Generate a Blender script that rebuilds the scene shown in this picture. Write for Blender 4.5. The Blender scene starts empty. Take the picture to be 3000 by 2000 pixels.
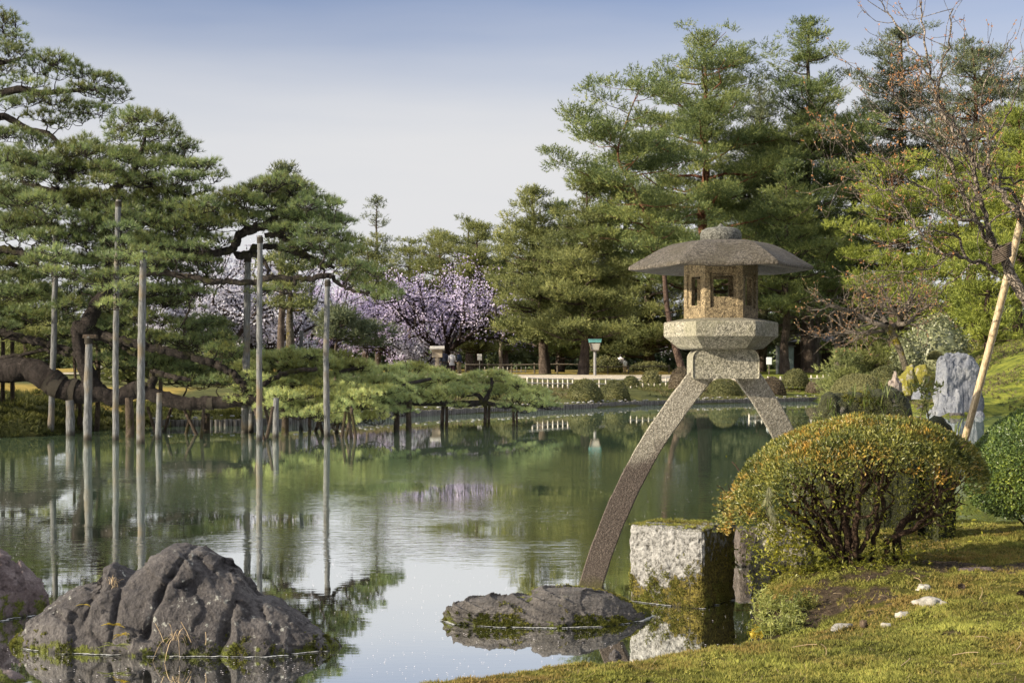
import bpy, math, random
import numpy as np
from mathutils import Vector, Matrix

# ------------------------------------------------------------------ camera, sky, sun, exposure
sc = bpy.context.scene
COL = sc.collection
F, EYE, YH = 4167.0, 1.6, 1080.0            # focal length in photo pixels, eye height, horizon row
SUN_AZ, SUN_EL = -114.0, 22.0               # degrees clockwise from +Y, degrees up
SKY_STRENGTH, SUN_STRENGTH, EXPOSURE = 0.14, 5.0, 1.28

cam_data = bpy.data.cameras.new("camera")
cam_data.sensor_width = 36.0
cam_data.lens = 36.0 * F / 3000.0
cam_data.shift_y = (YH - 1000.0) / 3000.0
cam_data.clip_start, cam_data.clip_end = 0.1, 6000.0
cam_data.dof.use_dof = True
cam_data.dof.focus_distance = 10.0
cam_data.dof.aperture_fstop = 14.0
cam = bpy.data.objects.new("camera", cam_data)
cam.location = (0, 0, EYE)
cam.rotation_euler = (math.pi / 2, 0, 0)
COL.objects.link(cam)
sc.camera = cam

world = bpy.data.worlds.new("World")
sc.world = world
world.use_nodes = True
wn, wl = world.node_tree.nodes, world.node_tree.links
sky = wn.new('ShaderNodeTexSky')
sky.sky_type = 'NISHITA'
sky.sun_disc = False
sky.sun_elevation = math.radians(SUN_EL)
sky.sun_rotation = math.radians(SUN_AZ)
sky.air_density, sky.dust_density, sky.ozone_density = 1.0, 0.6, 2.0
# a thin high veil of cloud, denser towards the horizon
tcw = wn.new('ShaderNodeTexCoord')
sepw = wn.new('ShaderNodeSeparateXYZ')
wl.new(tcw.outputs['Generated'], sepw.inputs[0])
rampw = wn.new('ShaderNodeMapRange')
rampw.interpolation_type = 'SMOOTHSTEP'
rampw.inputs['From Min'].default_value, rampw.inputs['From Max'].default_value = 0.14, 0.27
rampw.inputs['To Min'].default_value, rampw.inputs['To Max'].default_value = 0.98, 0.03
wl.new(sepw.outputs['Z'], rampw.inputs['Value'])
mapw = wn.new('ShaderNodeMapping')
mapw.inputs['Scale'].default_value = (1.2, 1.2, 9.0)
mapw.inputs['Rotation'].default_value = (0.10, 0.18, 0)
wl.new(tcw.outputs['Generated'], mapw.inputs[0])
noisew = wn.new('ShaderNodeTexNoise')
noisew.inputs['Scale'].default_value = 2.2
noisew.inputs['Detail'].default_value = 4.0
wl.new(mapw.outputs[0], noisew.inputs['Vector'])
cldw = wn.new('ShaderNodeMath')
cldw.operation = 'MULTIPLY_ADD'
cldw.inputs[1].default_value = 0.60
cldw.inputs[2].default_value = -0.28
wl.new(noisew.outputs['Fac'], cldw.inputs[0])
addw = wn.new('ShaderNodeMath')
addw.operation = 'ADD'
addw.use_clamp = True
highw = wn.new('ShaderNodeMapRange')          # brighter sky overhead, out of view, added as soft fill light
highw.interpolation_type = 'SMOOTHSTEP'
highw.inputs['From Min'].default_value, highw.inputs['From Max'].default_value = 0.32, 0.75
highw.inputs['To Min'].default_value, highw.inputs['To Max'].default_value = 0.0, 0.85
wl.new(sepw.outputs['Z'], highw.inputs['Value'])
wl.new(rampw.outputs[0], addw.inputs[0])
wl.new(cldw.outputs[0], addw.inputs[1])
mixw = wn.new('ShaderNodeMix')
mixw.data_type = 'RGBA'
mixw.inputs[7].default_value = (2.27, 2.27, 2.31, 1)
wl.new(addw.outputs[0], mixw.inputs[0])
tintw = wn.new('ShaderNodeMix')
tintw.data_type, tintw.blend_type = 'RGBA', 'MULTIPLY'
tintw.inputs[0].default_value = 1.0
tintw.inputs[7].default_value = (0.45, 0.375, 0.395, 1)
wl.new(sky.outputs[0], tintw.inputs[6])
wl.new(tintw.outputs[2], mixw.inputs[6])
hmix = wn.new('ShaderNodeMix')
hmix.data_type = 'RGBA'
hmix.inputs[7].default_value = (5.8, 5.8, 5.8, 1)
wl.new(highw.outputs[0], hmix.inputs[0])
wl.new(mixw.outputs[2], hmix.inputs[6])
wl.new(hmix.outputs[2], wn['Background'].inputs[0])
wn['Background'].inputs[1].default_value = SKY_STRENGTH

sun_data = bpy.data.lights.new("sun", 'SUN')
sun_data.energy = SUN_STRENGTH
sun_data.angle = math.radians(0.5)
sun_data.color = (1.0, 0.87, 0.66)
sun = bpy.data.objects.new("sun", sun_data)
_a, _e = math.radians(SUN_AZ), math.radians(SUN_EL)
SUN_DIR = Vector((math.sin(_a) * math.cos(_e), math.cos(_a) * math.cos(_e), math.sin(_e)))
sun.rotation_euler = SUN_DIR.to_track_quat('Z', 'Y').to_euler()
COL.objects.link(sun)

sc.view_settings.view_transform = 'Standard'
sc.view_settings.look = 'None'
sc.view_settings.exposure = EXPOSURE
sc.view_settings.gamma = 1.0
sc.render.engine = 'CYCLES'
sc.cycles.use_denoising = True
sc.cycles.denoiser = 'OPENIMAGEDENOISE'
sc.cycles.max_bounces = 7
sc.cycles.diffuse_bounces = 3
sc.cycles.glossy_bounces = 3
sc.cycles.transmission_bounces = 3
sc.cycles.use_adaptive_sampling = True
sc.cycles.adaptive_threshold = 0.012
sc.cycles.sample_clamp_indirect = 6.0

# ------------------------------------------------------------------ helpers
def P(px, py, Y):
    """Point at depth Y seen at photo pixel (px, py) of 3000 x 2000."""
    return np.array([(px - 1500.0) * Y / F, Y, EYE - (py - YH) * Y / F])

def W(px, py, z=0.0):
    """Point on the level z seen at a photo pixel below the horizon."""
    Y = (EYE - z) * F / (py - YH)
    return P(px, py, Y)

def _hash(ix, iy, iz, s=0):
    h = (ix.astype(np.int64) * 374761393 + iy.astype(np.int64) * 668265263 + iz.astype(np.int64) * 2147483647 + s * 1274126177) & 0xffffffff
    h = ((h ^ (h >> 13)) * 1274126177) & 0xffffffff
    h = ((h ^ (h >> 16)) * 2246822519) & 0xffffffff
    return ((h ^ (h >> 15)) & 0xffffff) / float(0xffffff)

def vnoise(p, s=0):
    """Smooth value noise in -1..1 for an (N, 3) array."""
    p = np.asarray(p, float)
    i = np.floor(p)
    f = p - i
    u = f * f * f * (f * (f * 6 - 15) + 10)
    out = 0
    for dx in (0, 1):
        for dy in (0, 1):
            for dz in (0, 1):
                w = (u[:, 0] if dx else 1 - u[:, 0]) * (u[:, 1] if dy else 1 - u[:, 1]) * (u[:, 2] if dz else 1 - u[:, 2])
                out = out + w * _hash(i[:, 0] + dx, i[:, 1] + dy, i[:, 2] + dz, s)
    return out * 2 - 1

def fbm(p, octs=4, s=0, gain=0.5):
    p = np.asarray(p, float)
    a, out = 1.0, 0
    for k in range(octs):
        out = out + a * vnoise(p * (2.03 ** k) + 17.3 * k, s + k)
        a *= gain
    return out

def worley(p, s=0):
    """Distances to the two nearest feature points."""
    p = np.asarray(p, float)
    i = np.floor(p)
    d1 = np.full(len(p), 9.0)
    d2 = np.full(len(p), 9.0)
    for dx in (-1, 0, 1):
        for dy in (-1, 0, 1):
            for dz in (-1, 0, 1):
                c = i + np.array([dx, dy, dz])
                q = c + np.stack([_hash(c[:, 0], c[:, 1], c[:, 2], s + t) for t in (1, 2, 3)], 1)
                d = np.linalg.norm(q - p, axis=1)
                m = d < d1
                d2 = np.where(m, d1, np.minimum(d2, d))
                d1 = np.where(m, d, d1)
    return d1, d2

def facets(p, s=0):
    """Chiselled planes: inside every cell the surface follows a random plane."""
    p = np.asarray(p, float)
    i = np.floor(p)
    best = np.full(len(p), 9.0)
    out = np.zeros(len(p))
    for dx in (-1, 0, 1):
        for dy in (-1, 0, 1):
            for dz in (-1, 0, 1):
                c = i + np.array([dx, dy, dz])
                h = [_hash(c[:, 0], c[:, 1], c[:, 2], s + t) for t in range(1, 8)]
                q = c + np.stack(h[:3], 1)
                d = np.linalg.norm((q - p), axis=1)
                n = np.stack(h[3:6], 1) * 2 - 1
                val = ((p - q) * n).sum(1) + (h[6] - .5) * .35
                m = d < best
                best = np.where(m, d, best)
                out = np.where(m, val, out)
    return out

def smooth(a, b, x):
    t = np.clip((x - a) / (b - a), 0, 1)
    return t * t * (3 - 2 * t)

def unit(v):
    v = np.asarray(v, float)
    n = np.linalg.norm(v, axis=-1, keepdims=True)
    return v / np.maximum(n, 1e-9)

class MB:
    """Collects vertices and faces of ONE mesh (world coordinates)."""
    def __init__(self):
        self.v, self.n, self.loops, self.sizes, self.mats = [], 0, [], [], []
    def add(self, v, f, mat=0):
        v = np.asarray(v, float).reshape(-1, 3)
        f = np.asarray(f, np.int64)
        if f.size == 0:
            return
        self.v.append(v)
        self.loops.append((f + self.n).ravel())
        self.sizes.append(np.full(len(f), f.shape[1], np.int64))
        self.mats.append(np.full(len(f), mat, np.int64))
        self.n += len(v)
    def mesh(self, name, mats, origin=(0, 0, 0), flat=False):
        me = bpy.data.meshes.new(name)
        if not self.v:
            return me
        v = np.concatenate(self.v) - np.asarray(origin, float)
        loops = np.concatenate(self.loops)
        sizes = np.concatenate(self.sizes)
        me.vertices.add(len(v))
        me.vertices.foreach_set('co', v.astype(np.float32).ravel())
        me.loops.add(len(loops))
        me.loops.foreach_set('vertex_index', loops.astype(np.int32))
        me.polygons.add(len(sizes))
        st = np.zeros(len(sizes), np.int32)
        st[1:] = np.cumsum(sizes)[:-1]
        me.polygons.foreach_set('loop_start', st)
        me.polygons.foreach_set('loop_total', sizes.astype(np.int32))
        me.polygons.foreach_set('material_index', np.concatenate(self.mats).astype(np.int32))
        me.polygons.foreach_set('use_smooth', np.full(len(sizes), not flat))
        for m in (mats if isinstance(mats, (list, tuple)) else [mats]):
            me.materials.append(m)
        me.update(calc_edges=True)
        return me
    # shapes
    def tube(self, pts, rad, seg=8, cap=True, mat=0, wob=0.0, seed=0):
        pts = np.asarray(pts, float)
        n = len(pts)
        rad = np.broadcast_to(np.asarray(rad, float), (n,))
        t = unit(np.gradient(pts, axis=0))
        a = np.array([0, 0, 1.0]) if abs(t[0][2]) < 0.9 else np.array([1.0, 0, 0])
        x = unit(np.cross(t[0], a))
        ring = []
        th = np.linspace(0, 2 * np.pi, seg, endpoint=False)
        for i in range(n):
            x = unit(x - t[i] * np.dot(x, t[i]))
            y = np.cross(t[i], x)
            ring.append(pts[i] + rad[i] * (np.cos(th)[:, None] * x + np.sin(th)[:, None] * y))
        v = np.concatenate(ring)
        if wob:
            c = np.repeat(pts, seg, axis=0)
            d = v - c
            r = np.repeat(rad, seg)
            k = 1 + wob * fbm(v / np.maximum(r, .02)[:, None] * .8 + seed * 3.1, 3, seed)
            v = c + d * k[:, None]
        i0 = (np.arange(n - 1)[:, None] * seg + np.arange(seg)[None]).ravel()
        i1 = (np.arange(n - 1)[:, None] * seg + (np.arange(seg)[None] + 1) % seg).ravel()
        self.add(v, np.stack([i0, i1, i1 + seg, i0 + seg], 1), mat)
        if cap and seg >= 3:
            for r_, rev in ((ring[0], True), (ring[-1], False)):
                f = np.arange(seg)[None]
                self.add(r_, f[:, ::-1] if rev else f, mat)
    def box(self, c, s, rz=0.0, mat=0, tilt=None):
        c, s = np.asarray(c, float), np.asarray(s, float) / 2
        v = np.array([[x, y, z] for x in (-1, 1) for y in (-1, 1) for z in (-1, 1)], float) * s
        R = np.array(Matrix.Rotation(rz, 3, 'Z'))
        if tilt is not None:
            R = R @ np.array(Matrix.Rotation(tilt[1], 3, tilt[0]))
        v = v @ R.T + c
        self.add(v, [[0, 1, 3, 2], [4, 6, 7, 5], [0, 4, 5, 1], [2, 3, 7, 6], [0, 2, 6, 4], [1, 5, 7, 3]], mat)
    def loft(self, rings, close=True, mat=0, cap=(True, True)):
        rings = [np.asarray(r, float) for r in rings]
        s, n = len(rings[0]), len(rings)
        v = np.concatenate(rings)
        i0 = (np.arange(n - 1)[:, None] * s + np.arange(s)[None]).ravel()
        i1 = (np.arange(n - 1)[:, None] * s + (np.arange(s)[None] + 1) % s).ravel()
        self.add(v, np.stack([i0, i1, i1 + s, i0 + s], 1), mat)
        if cap[0]:
            self.add(rings[0], np.arange(s)[None, ::-1], mat)
        if cap[1]:
            self.add(rings[-1], np.arange(s)[None], mat)
    def needles(self, c, d, k, length, width, spread, rng, mat=0):
        """k thin triangles fanned out of every tuft centre c along direction d."""
        c = np.repeat(np.asarray(c, float), k, axis=0)
        d = np.repeat(unit(d), k, axis=0)
        n = len(c)
        dd = unit(d + spread * rng.normal(size=(n, 3)))
        L = length * rng.uniform(0.7, 1.15, (n, 1))
        s = unit(np.cross(dd, rng.normal(size=(n, 3)))) * width * 0.5
        v = np.stack([c - s, c + s, c + dd * L], 1).reshape(-1, 3)
        self.add(v, np.arange(3 * n).reshape(-1, 3), mat)
    def shoots(self, c, d, n, length, k, nl, nw, spread, rng, mat=0):
        """Bottle-brush shoots: n whorls of k needles along every shoot."""
        d = unit(d)
        for s in range(n):
            f = s / max(n - 1, 1)
            self.needles(c + d * (length * f), d, k, nl, nw, spread * (1.15 - .55 * f), rng, mat)
    def leaves(self, c, d, up, length, width, rng, fold=0.25, mat=0):
        """Diamond leaves: base at c, along d, face towards up."""
        c, d = np.asarray(c, float), unit(d)
        n = len(c)
        s = unit(np.cross(d, up))
        nn = np.cross(s, d)
        L = length * rng.uniform(0.65, 1.2, (n, 1))
        w = width * rng.uniform(0.75, 1.15, (n, 1)) * 0.5
        m = c + d * L * 0.5
        v = np.stack([c, m - s * w + nn * w * fold, c + d * L - nn * L * .08, m + s * w + nn * w * fold], 1).reshape(-1, 3)
        i = np.arange(n)[:, None] * 4
        self.add(v, np.concatenate([i + np.array([[0, 1, 2]]), i + np.array([[0, 2, 3]])]), mat)

def link(o, parent=None):
    COL.objects.link(o)
    if parent is not None:
        o.parent = parent
    return o

def tag(o, label=None, cat=None, group=None, kind=None):
    if label: o['label'] = label
    if cat: o['category'] = cat
    if group: o['group'] = group
    if kind: o['kind'] = kind
    return o

def thing(name, label, cat, loc, group=None):
    o = bpy.data.objects.new(name, None)
    o.empty_display_size = 0.2
    o.location = Vector(loc)
    link(o)
    return tag(o, label, cat, group)

def wloc(o):
    v = np.zeros(3)
    while o is not None:
        v = v + np.array(o.location)
        o = o.parent
    return v

def part(name, mb, mats, parent, flat=False, label=None, kind=None):
    o = bpy.data.objects.new(name, mb.mesh(name, mats, wloc(parent), flat))
    link(o, parent)
    return tag(o, label, None, None, kind)

def solo(name, mb, mats, label, cat, loc=(0, 0, 0), group=None, flat=False):
    o = bpy.data.objects.new(name, mb.mesh(name, mats, loc, flat))
    o.location = Vector(loc)
    link(o)
    return tag(o, label, cat, group)

def struct(name, mb, mats, kind='structure', flat=False):
    o = bpy.data.objects.new(name, mb.mesh(name, mats, (0, 0, 0), flat))
    link(o)
    return tag(o, kind=kind)

def bevel(o, w, seg=2):
    m = o.modifiers.new('bevel', 'BEVEL')
    m.width, m.segments, m.limit_method, m.angle_limit = w, seg, 'ANGLE', math.radians(25)
    return o

def curve(pts, n=6):
    """Catmull-Rom through pts (columns may include radius)."""
    p = np.asarray(pts, float)
    if len(p) < 3:
        return np.stack([p[0] + (p[-1] - p[0]) * t for t in np.linspace(0, 1, n + 1)])
    q = np.concatenate([[2 * p[0] - p[1]], p, [2 * p[-1] - p[-2]]])
    out = []
    for i in range(len(p) - 1):
        a, b, c, d = q[i], q[i + 1], q[i + 2], q[i + 3]
        for t in np.arange(n) / n:
            out.append(0.5 * (2 * b + (c - a) * t + (2 * a - 5 * b + 4 * c - d) * t * t + (3 * b - a - 3 * c + d) * t ** 3))
    out.append(p[-1])
    return np.array(out)

# ------------------------------------------------------------------ materials
class Mat:
    def __init__(self, name):
        self.m = bpy.data.materials.new(name)
        self.m.use_nodes = True
        self.t = self.m.node_tree
        self.b = self.t.nodes['Principled BSDF']
        self.out = self.t.nodes['Material Output']
    def n(self, typ, **kw):
        x = self.t.nodes.new(typ)
        for k, v in kw.items():
            setattr(x, k, v)
        return x
    def l(self, a, b):
        self.t.links.new(a, b)
    def coord(self, scale=(1, 1, 1), world=True, rot=(0, 0, 0)):
        if world:
            g = self.n('ShaderNodeNewGeometry').outputs['Position']
        else:
            g = self.n('ShaderNodeTexCoord').outputs['Object']
        mp = self.n('ShaderNodeMapping')
        mp.inputs['Scale'].default_value = scale if isinstance(scale, tuple) else (scale,) * 3
        mp.inputs['Rotation'].default_value = rot
        self.l(g, mp.inputs[0])
        return mp.outputs[0]
    def noise(self, scale, detail=4, rough=0.55, vec=None, dist=0.0):
        x = self.n('ShaderNodeTexNoise')
        x.inputs['Scale'].default_value = scale
        x.inputs['Detail'].default_value = detail
        x.inputs['Roughness'].default_value = rough
        x.inputs['Distortion'].default_value = dist
        self.l(vec if vec is not None else self.coord(), x.inputs['Vector'])
        return x.outputs['Fac']
    def ramp(self, fac, stops, interp='LINEAR'):
        r = self.n('ShaderNodeValToRGB')
        r.color_ramp.interpolation = interp
        e = r.color_ramp.elements
        while len(e) < len(stops):
            e.new(0.5)
        for i, (p, c) in enumerate(stops):
            e[i].position = p
            e[i].color = tuple(c) + (1,) if not isinstance(c, (int, float)) else (c, c, c, 1)
        self.l(fac, r.inputs[0])
        return r.outputs[0]
    def mix(self, fac, a, b, mode='MIX'):
        x = self.n('ShaderNodeMix', data_type='RGBA', blend_type=mode)
        for s, v in ((0, fac), (6, a), (7, b)):
            if isinstance(v, (int, float)):
                x.inputs[s].default_value = v if s == 0 else (v, v, v, 1)
            elif isinstance(v, tuple):
                x.inputs[s].default_value = v + (1,)
            else:
                self.l(v, x.inputs[s])
        return x.outputs[2]
    def math(self, op, a, b=0.0, c=None, clamp=False):
        x = self.n('ShaderNodeMath', operation=op, use_clamp=clamp)
        for s, v in enumerate((a, b, c)):
            if v is None:
                continue
            if isinstance(v, (int, float)):
                x.inputs[s].default_value = v
            else:
                self.l(v, x.inputs[s])
        return x.outputs[0]
    def range(self, v, a, b, c=0.0, d=1.0):
        x = self.n('ShaderNodeMapRange', interpolation_type='SMOOTHSTEP')
        for s, k in zip(('From Min', 'From Max', 'To Min', 'To Max'), (a, b, c, d)):
            x.inputs[s].default_value = k
        self.l(v, x.inputs['Value'])
        return x.outputs[0]
    def base(self, c, rough=0.7, spec=0.3):
        if isinstance(c, tuple):
            self.b.inputs['Base Color'].default_value = c + (1,)
        else:
            self.l(c, self.b.inputs['Base Color'])
        self.b.inputs['Roughness'].default_value = rough
        self.b.inputs['Specular IOR Level'].default_value = spec
    def bump(self, h, strength=0.5, dist=0.02, prev=None):
        x = self.n('ShaderNodeBump')
        x.inputs['Strength'].default_value = strength
        x.inputs['Distance'].default_value = dist
        self.l(h, x.inputs['Height'])
        if prev is not None:
            self.l(prev, x.inputs['Normal'])
        self.l(x.outputs[0], self.b.inputs['Normal'])
        return x.outputs[0]

def foliage_mat(name, cols, scale=0.5, trans=0.35, spec=0.25, rough=0.5, tint=None):
    """cols: dark to light; chosen by a slow noise and per leaf. tint: (colour, amount, scale) patches."""
    M = Mat(name)
    isl = M.n('ShaderNodeNewGeometry').outputs['Random Per Island']
    f = M.math('MULTIPLY_ADD', M.noise(scale, 3, 0.6), 1.3, -0.4)
    f = M.math('ADD', f, M.math('MULTIPLY', isl, 0.5), clamp=True)
    n = len(cols)
    c = M.ramp(f, [(0.1 + 0.85 * i / (n - 1), k) for i, k in enumerate(cols)])
    if tint:
        g = M.range(M.math('ADD', M.noise(tint[2], 3, 0.6), M.math('MULTIPLY', isl, 0.25)), 0.62 - .25 * tint[1], 0.95 - .25 * tint[1])
        c = M.mix(g, c, tint[0])
    M.base(c, rough, spec)
    tr = M.n('ShaderNodeBsdfTranslucent')
    M.l(c, tr.inputs['Color'])
    mx = M.n('ShaderNodeMixShader')
    mx.inputs[0].default_value = trans
    M.l(M.b.outputs[0], mx.inputs[1])
    M.l(tr.outputs[0], mx.inputs[2])
    M.l(mx.outputs[0], M.out.inputs[0])
    return M.m

def bark_mat(name, c0, c1, moss=None, scale=9.0, red=None):
    M = Mat(name)
    v = M.coord((1, 1, 0.35))
    f = M.noise(scale, 6, 0.65, v, 0.6)
    c = M.ramp(f, [(0.3, c0), (0.72, c1)])
    if red:
        z = M.n('ShaderNodeSeparateXYZ')
        M.l(M.n('ShaderNodeNewGeometry').outputs['Position'], z.inputs[0])
        c = M.mix(M.range(z.outputs['Z'], red[1], red[2]), c, M.ramp(f, [(0.3, tuple(x * .5 for x in red[0])), (0.7, red[0])]))
    if moss:
        c = M.mix(M.range(M.noise(2.5, 4), 0.52, 0.66), c, moss)
    ck = M.n('ShaderNodeTexVoronoi', feature='DISTANCE_TO_EDGE')
    ck.inputs['Scale'].default_value = scale * 2.0
    wv = M.n('ShaderNodeVectorMath', operation='ADD')
    wn_ = M.n('ShaderNodeTexNoise')
    wn_.inputs['Scale'].default_value = scale * .8
    M.l(M.coord(), wn_.inputs['Vector'])
    M.l(M.coord((1, 1, 0.45)), wv.inputs[0])
    M.l(wn_.outputs['Color'], wv.inputs[1])
    M.l(wv.outputs[0], ck.inputs['Vector'])
    cr = M.range(ck.outputs['Distance'], 0.0, 0.16)
    c = M.mix(M.range(ck.outputs['Distance'], 0.0, 0.14, 0.45, 0.0), c, tuple(x * .5 for x in c0))
    M.base(c, 0.9, 0.15)
    M.bump(M.math('ADD', f, M.math('MULTIPLY', cr, 0.8)), 1.0, 0.05)
    return M.m

def granite_mat(name, dark, light, stain=None, moss=None, speck=170.0, stain_scale=3.0, stain_lo=0.5):
    M = Mat(name)
    a = M.noise(speck, 2, 0.6)
    b = M.noise(speck * 0.37, 3, 0.6)
    c = M.ramp(a, [(0.36, dark), (0.5, tuple((x + y) / 2 for x, y in zip(dark, light))), (0.64, light)])
    c = M.mix(M.range(b, 0.40, 0.75), c, tuple(x * 0.62 for x in dark))
    if stain:
        c = M.mix(M.math('MULTIPLY', M.range(M.noise(stain_scale, 6, 0.68), stain_lo - .06, stain_lo + 0.20), 0.62), c, stain)
    if moss:
        c = M.mix(M.range(M.noise(5.0, 6, 0.7), 0.56, 0.68), c, moss)
    M.base(c, 0.85, 0.25)
    M.bump(M.math('ADD', a, M.math('MULTIPLY', b, 2.0)), 0.45, 0.012)
    return M.m

def rock_mat(name, cols, moss=(0.10, 0.115, 0.012), moss_z=(0.0, 0.14), moss_amt=0.5, lichen=True, scale=4.0, rough=0.8, top_moss=0.0, wet=True, strata=0.0):
    M = Mat(name)
    geo = M.n('ShaderNodeNewGeometry')
    xyz = M.n('ShaderNodeSeparateXYZ')
    M.l(geo.outputs['Position'], xyz.inputs[0])
    nz = M.n('ShaderNodeSeparateXYZ')
    M.l(geo.outputs['Normal'], nz.inputs[0])
    big = M.noise(scale, 8, 0.62, None, 0.4)
    fine = M.noise(scale * 11, 6, 0.7)
    pit = M.n('ShaderNodeTexVoronoi')
    pit.inputs['Scale'].default_value = scale * 14
    M.l(M.coord(), pit.inputs['Vector'])
    f = M.math('ADD', M.math('MULTIPLY', big, 0.6), M.math('MULTIPLY', fine, 0.48))
    if strata:
        bands = M.noise(1.0, 5, 0.6, M.coord((2.2, 3.0, 26.0), True, (0.25, 0.34, 0)), 0.5)
        f = M.math('ADD', M.math('MULTIPLY', f, 0.55), M.math('MULTIPLY', bands, 0.45))
    c = M.ramp(f, [(0.32, cols[0]), (0.52, cols[1]), (0.72, cols[2])])
    if lichen:
        li = M.math('MULTIPLY', M.range(M.noise(scale * 5.5, 3, 0.6), 0.60, 0.70), M.range(M.noise(scale * .7, 2), 0.45, 0.6))
        c = M.mix(M.math('MULTIPLY', li, 0.6), c, (0.36, 0.37, 0.34))
    if wet:
        c = M.mix(M.range(xyz.outputs['Z'], 0.0, 0.035, 0.75, 0.0), c, (0.012, 0.012, 0.010))
    # moss: near the waterline and on level tops
    mn = M.noise(scale * 2.3, 5, 0.65)
    mz = M.range(xyz.outputs['Z'], moss_z[0], moss_z[1], moss_amt, 0.0)
    mt = M.math('MULTIPLY', M.range(nz.outputs['Z'], 0.35, 0.9), top_moss)
    g = M.math('ADD', M.math('ADD', mn, mz), mt)
    mk = M.range(g, 0.74, 0.84)
    c = M.mix(mk, c, M.ramp(M.noise(scale * 20, 3), [(0.35, tuple(x * .35 for x in moss)), (0.65, moss)]))
    M.base(c, rough, 0.3)
    grit = M.noise(scale * 34, 4, 0.7)
    h = M.math('ADD', M.math('MULTIPLY', big, 1.6), M.math('MULTIPLY', fine, 0.80))
    h = M.math('ADD', h, M.math('MULTIPLY', grit, 0.28))
    h = M.math('ADD', h, M.math('MULTIPLY', pit.outputs['Distance'], 0.25))
    h = M.math('ADD', h, M.math('MULTIPLY', M.math('MULTIPLY', mk, M.noise(scale * 26, 3)), 0.8))
    if strata:
        h = M.math('ADD', h, M.math('MULTIPLY', bands, strata))
    M.bump(h, 0.85, 0.035)
    return M.m

def plain_mat(name, c0, c1=None, scale=12.0, rough=0.7, spec=0.3, stretch=(1, 1, 1), bump=0.0):
    M = Mat(name)
    if c1 is None:
        c1 = tuple(x * 0.7 for x in c0)
    f = M.noise(scale, 5, 0.6, M.coord(stretch))
    M.base(M.ramp(f, [(0.35, c0), (0.68, c1)]), rough, spec)
    if bump:
        M.bump(f, bump, 0.02)
    return M.m

rng = np.random.default_rng(7)
# ------------------------------------------------------------------ setting: ground, water, near bank, kerb
FAR_SHORE = [W(x, y)[:2] for x, y in ((-420, 1300), (-150, 1290), (0, 1281), (120, 1277), (235, 1262), (450, 1250), (850, 1243), (1300, 1215),
             (1640, 1200), (1900, 1187), (2230, 1179), (2400, 1174))]
RIGHT_SHORE = [W(x, y)[:2] for x, y in ((2470, 1176), (2560, 1190), (2640, 1203), (2720, 1216), (2800, 1223), (2870, 1219), (2960, 1217), (3100, 1224))]
POND = np.array([(-60, -30), (-60, 25)] + list(FAR_SHORE) + list(RIGHT_SHORE) + [(30, 40), (45, 30), (45, -30)], float)

def poly_sd(x, y, poly):
    """Signed distance, positive outside the polygon."""
    p = np.stack([x, y], 1)
    d = np.full(len(p), 1e9)
    inside = np.zeros(len(p), bool)
    n = len(poly)
    for i in range(n):
        a, b = poly[i], poly[(i + 1) % n]
        e = b - a
        w = p - a
        t = np.clip((w @ e) / (e @ e), 0, 1)
        d = np.minimum(d, np.linalg.norm(w - t[:, None] * e, axis=1))
        c = ((a[1] > p[:, 1]) != (b[1] > p[:, 1])) & (p[:, 0] < (b[0] - a[0]) * (p[:, 1] - a[1]) / (b[1] - a[1] + 1e-12) + a[0])
        inside ^= c
    return np.where(inside, -d, d)

def ground_z(x, y):
    x, y = np.atleast_1d(np.asarray(x, float)), np.atleast_1d(np.asarray(y, float))
    sd = poly_sd(x, y, POND)
    r = x / np.maximum(np.abs(y), 1.0)
    rise = 1.02 * (1 - np.exp(-np.maximum(sd, 0) / 6.0)) + .006 * np.minimum(np.maximum(sd, 0), 100)
    left = 1.9 * (1 - np.exp(-np.maximum(sd, 0) / 2.6)) * smooth(-.22, -.33, r) * smooth(55, 40, y)
    hill = 2.6 * smooth(.255, .40, r) * smooth(48, 80, y) * smooth(0, 6, sd)
    mound = 1.0 * smooth(.235, .275, r) * smooth(0, 7, sd) * smooth(110, 60, y)
    nz = vnoise(np.stack([x * .35, y * .35, x * 0], 1), 5) * .06 + vnoise(np.stack([x * 1.1, y * 1.1, x * 0], 1), 6) * .05 * smooth(.22, .26, np.abs(r + .02))
    z = np.where(sd > 0, np.minimum(sd * .6, .12) + np.maximum(rise * .95, left * .45) + hill + mound + nz * smooth(0, 2, sd), np.maximum(sd * .5, -.7))
    far = smooth(160, 1400, np.hypot(x, y))
    return z + far * 6

def gz(x, y):
    return float(ground_z(x, y)[0])

def axis(lo, hi, step, far, grow=1.25):
    a = list(np.arange(lo, hi + step, step))
    s = step
    while a[-1] < far:
        s *= grow
        a.append(a[-1] + s)
    s = step
    b = [a[0]]
    while b[-1] > -far:
        s *= grow
        b.append(b[-1] - s)
    return np.array(b[:0:-1] + a)

def grid_mesh(xs, ys, zf, mb):
    X, Y = np.meshgrid(xs, ys)
    Z = zf(X.ravel(), Y.ravel())
    v = np.stack([X.ravel(), Y.ravel(), Z], 1)
    nx, ny = len(xs), len(ys)
    i = (np.arange(ny - 1)[:, None] * nx + np.arange(nx - 1)[None]).ravel()
    mb.add(v, np.stack([i, i + 1, i + 1 + nx, i + nx], 1))

M = Mat('ground_moss_and_grass')
xyz = M.n('ShaderNodeSeparateXYZ')
M.l(M.n('ShaderNodeNewGeometry').outputs['Position'], xyz.inputs[0])
g1 = M.noise(0.35, 5, 0.6)
g2 = M.noise(2.2, 5, 0.65)
c = M.ramp(M.math('ADD', M.math('MULTIPLY', g1, .5), M.math('MULTIPLY', g2, .5)), [(0.36, (0.028, 0.033, 0.011)), (0.50, (0.062, 0.066, 0.022)), (0.64, (0.115, 0.108, 0.034))])
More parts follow.
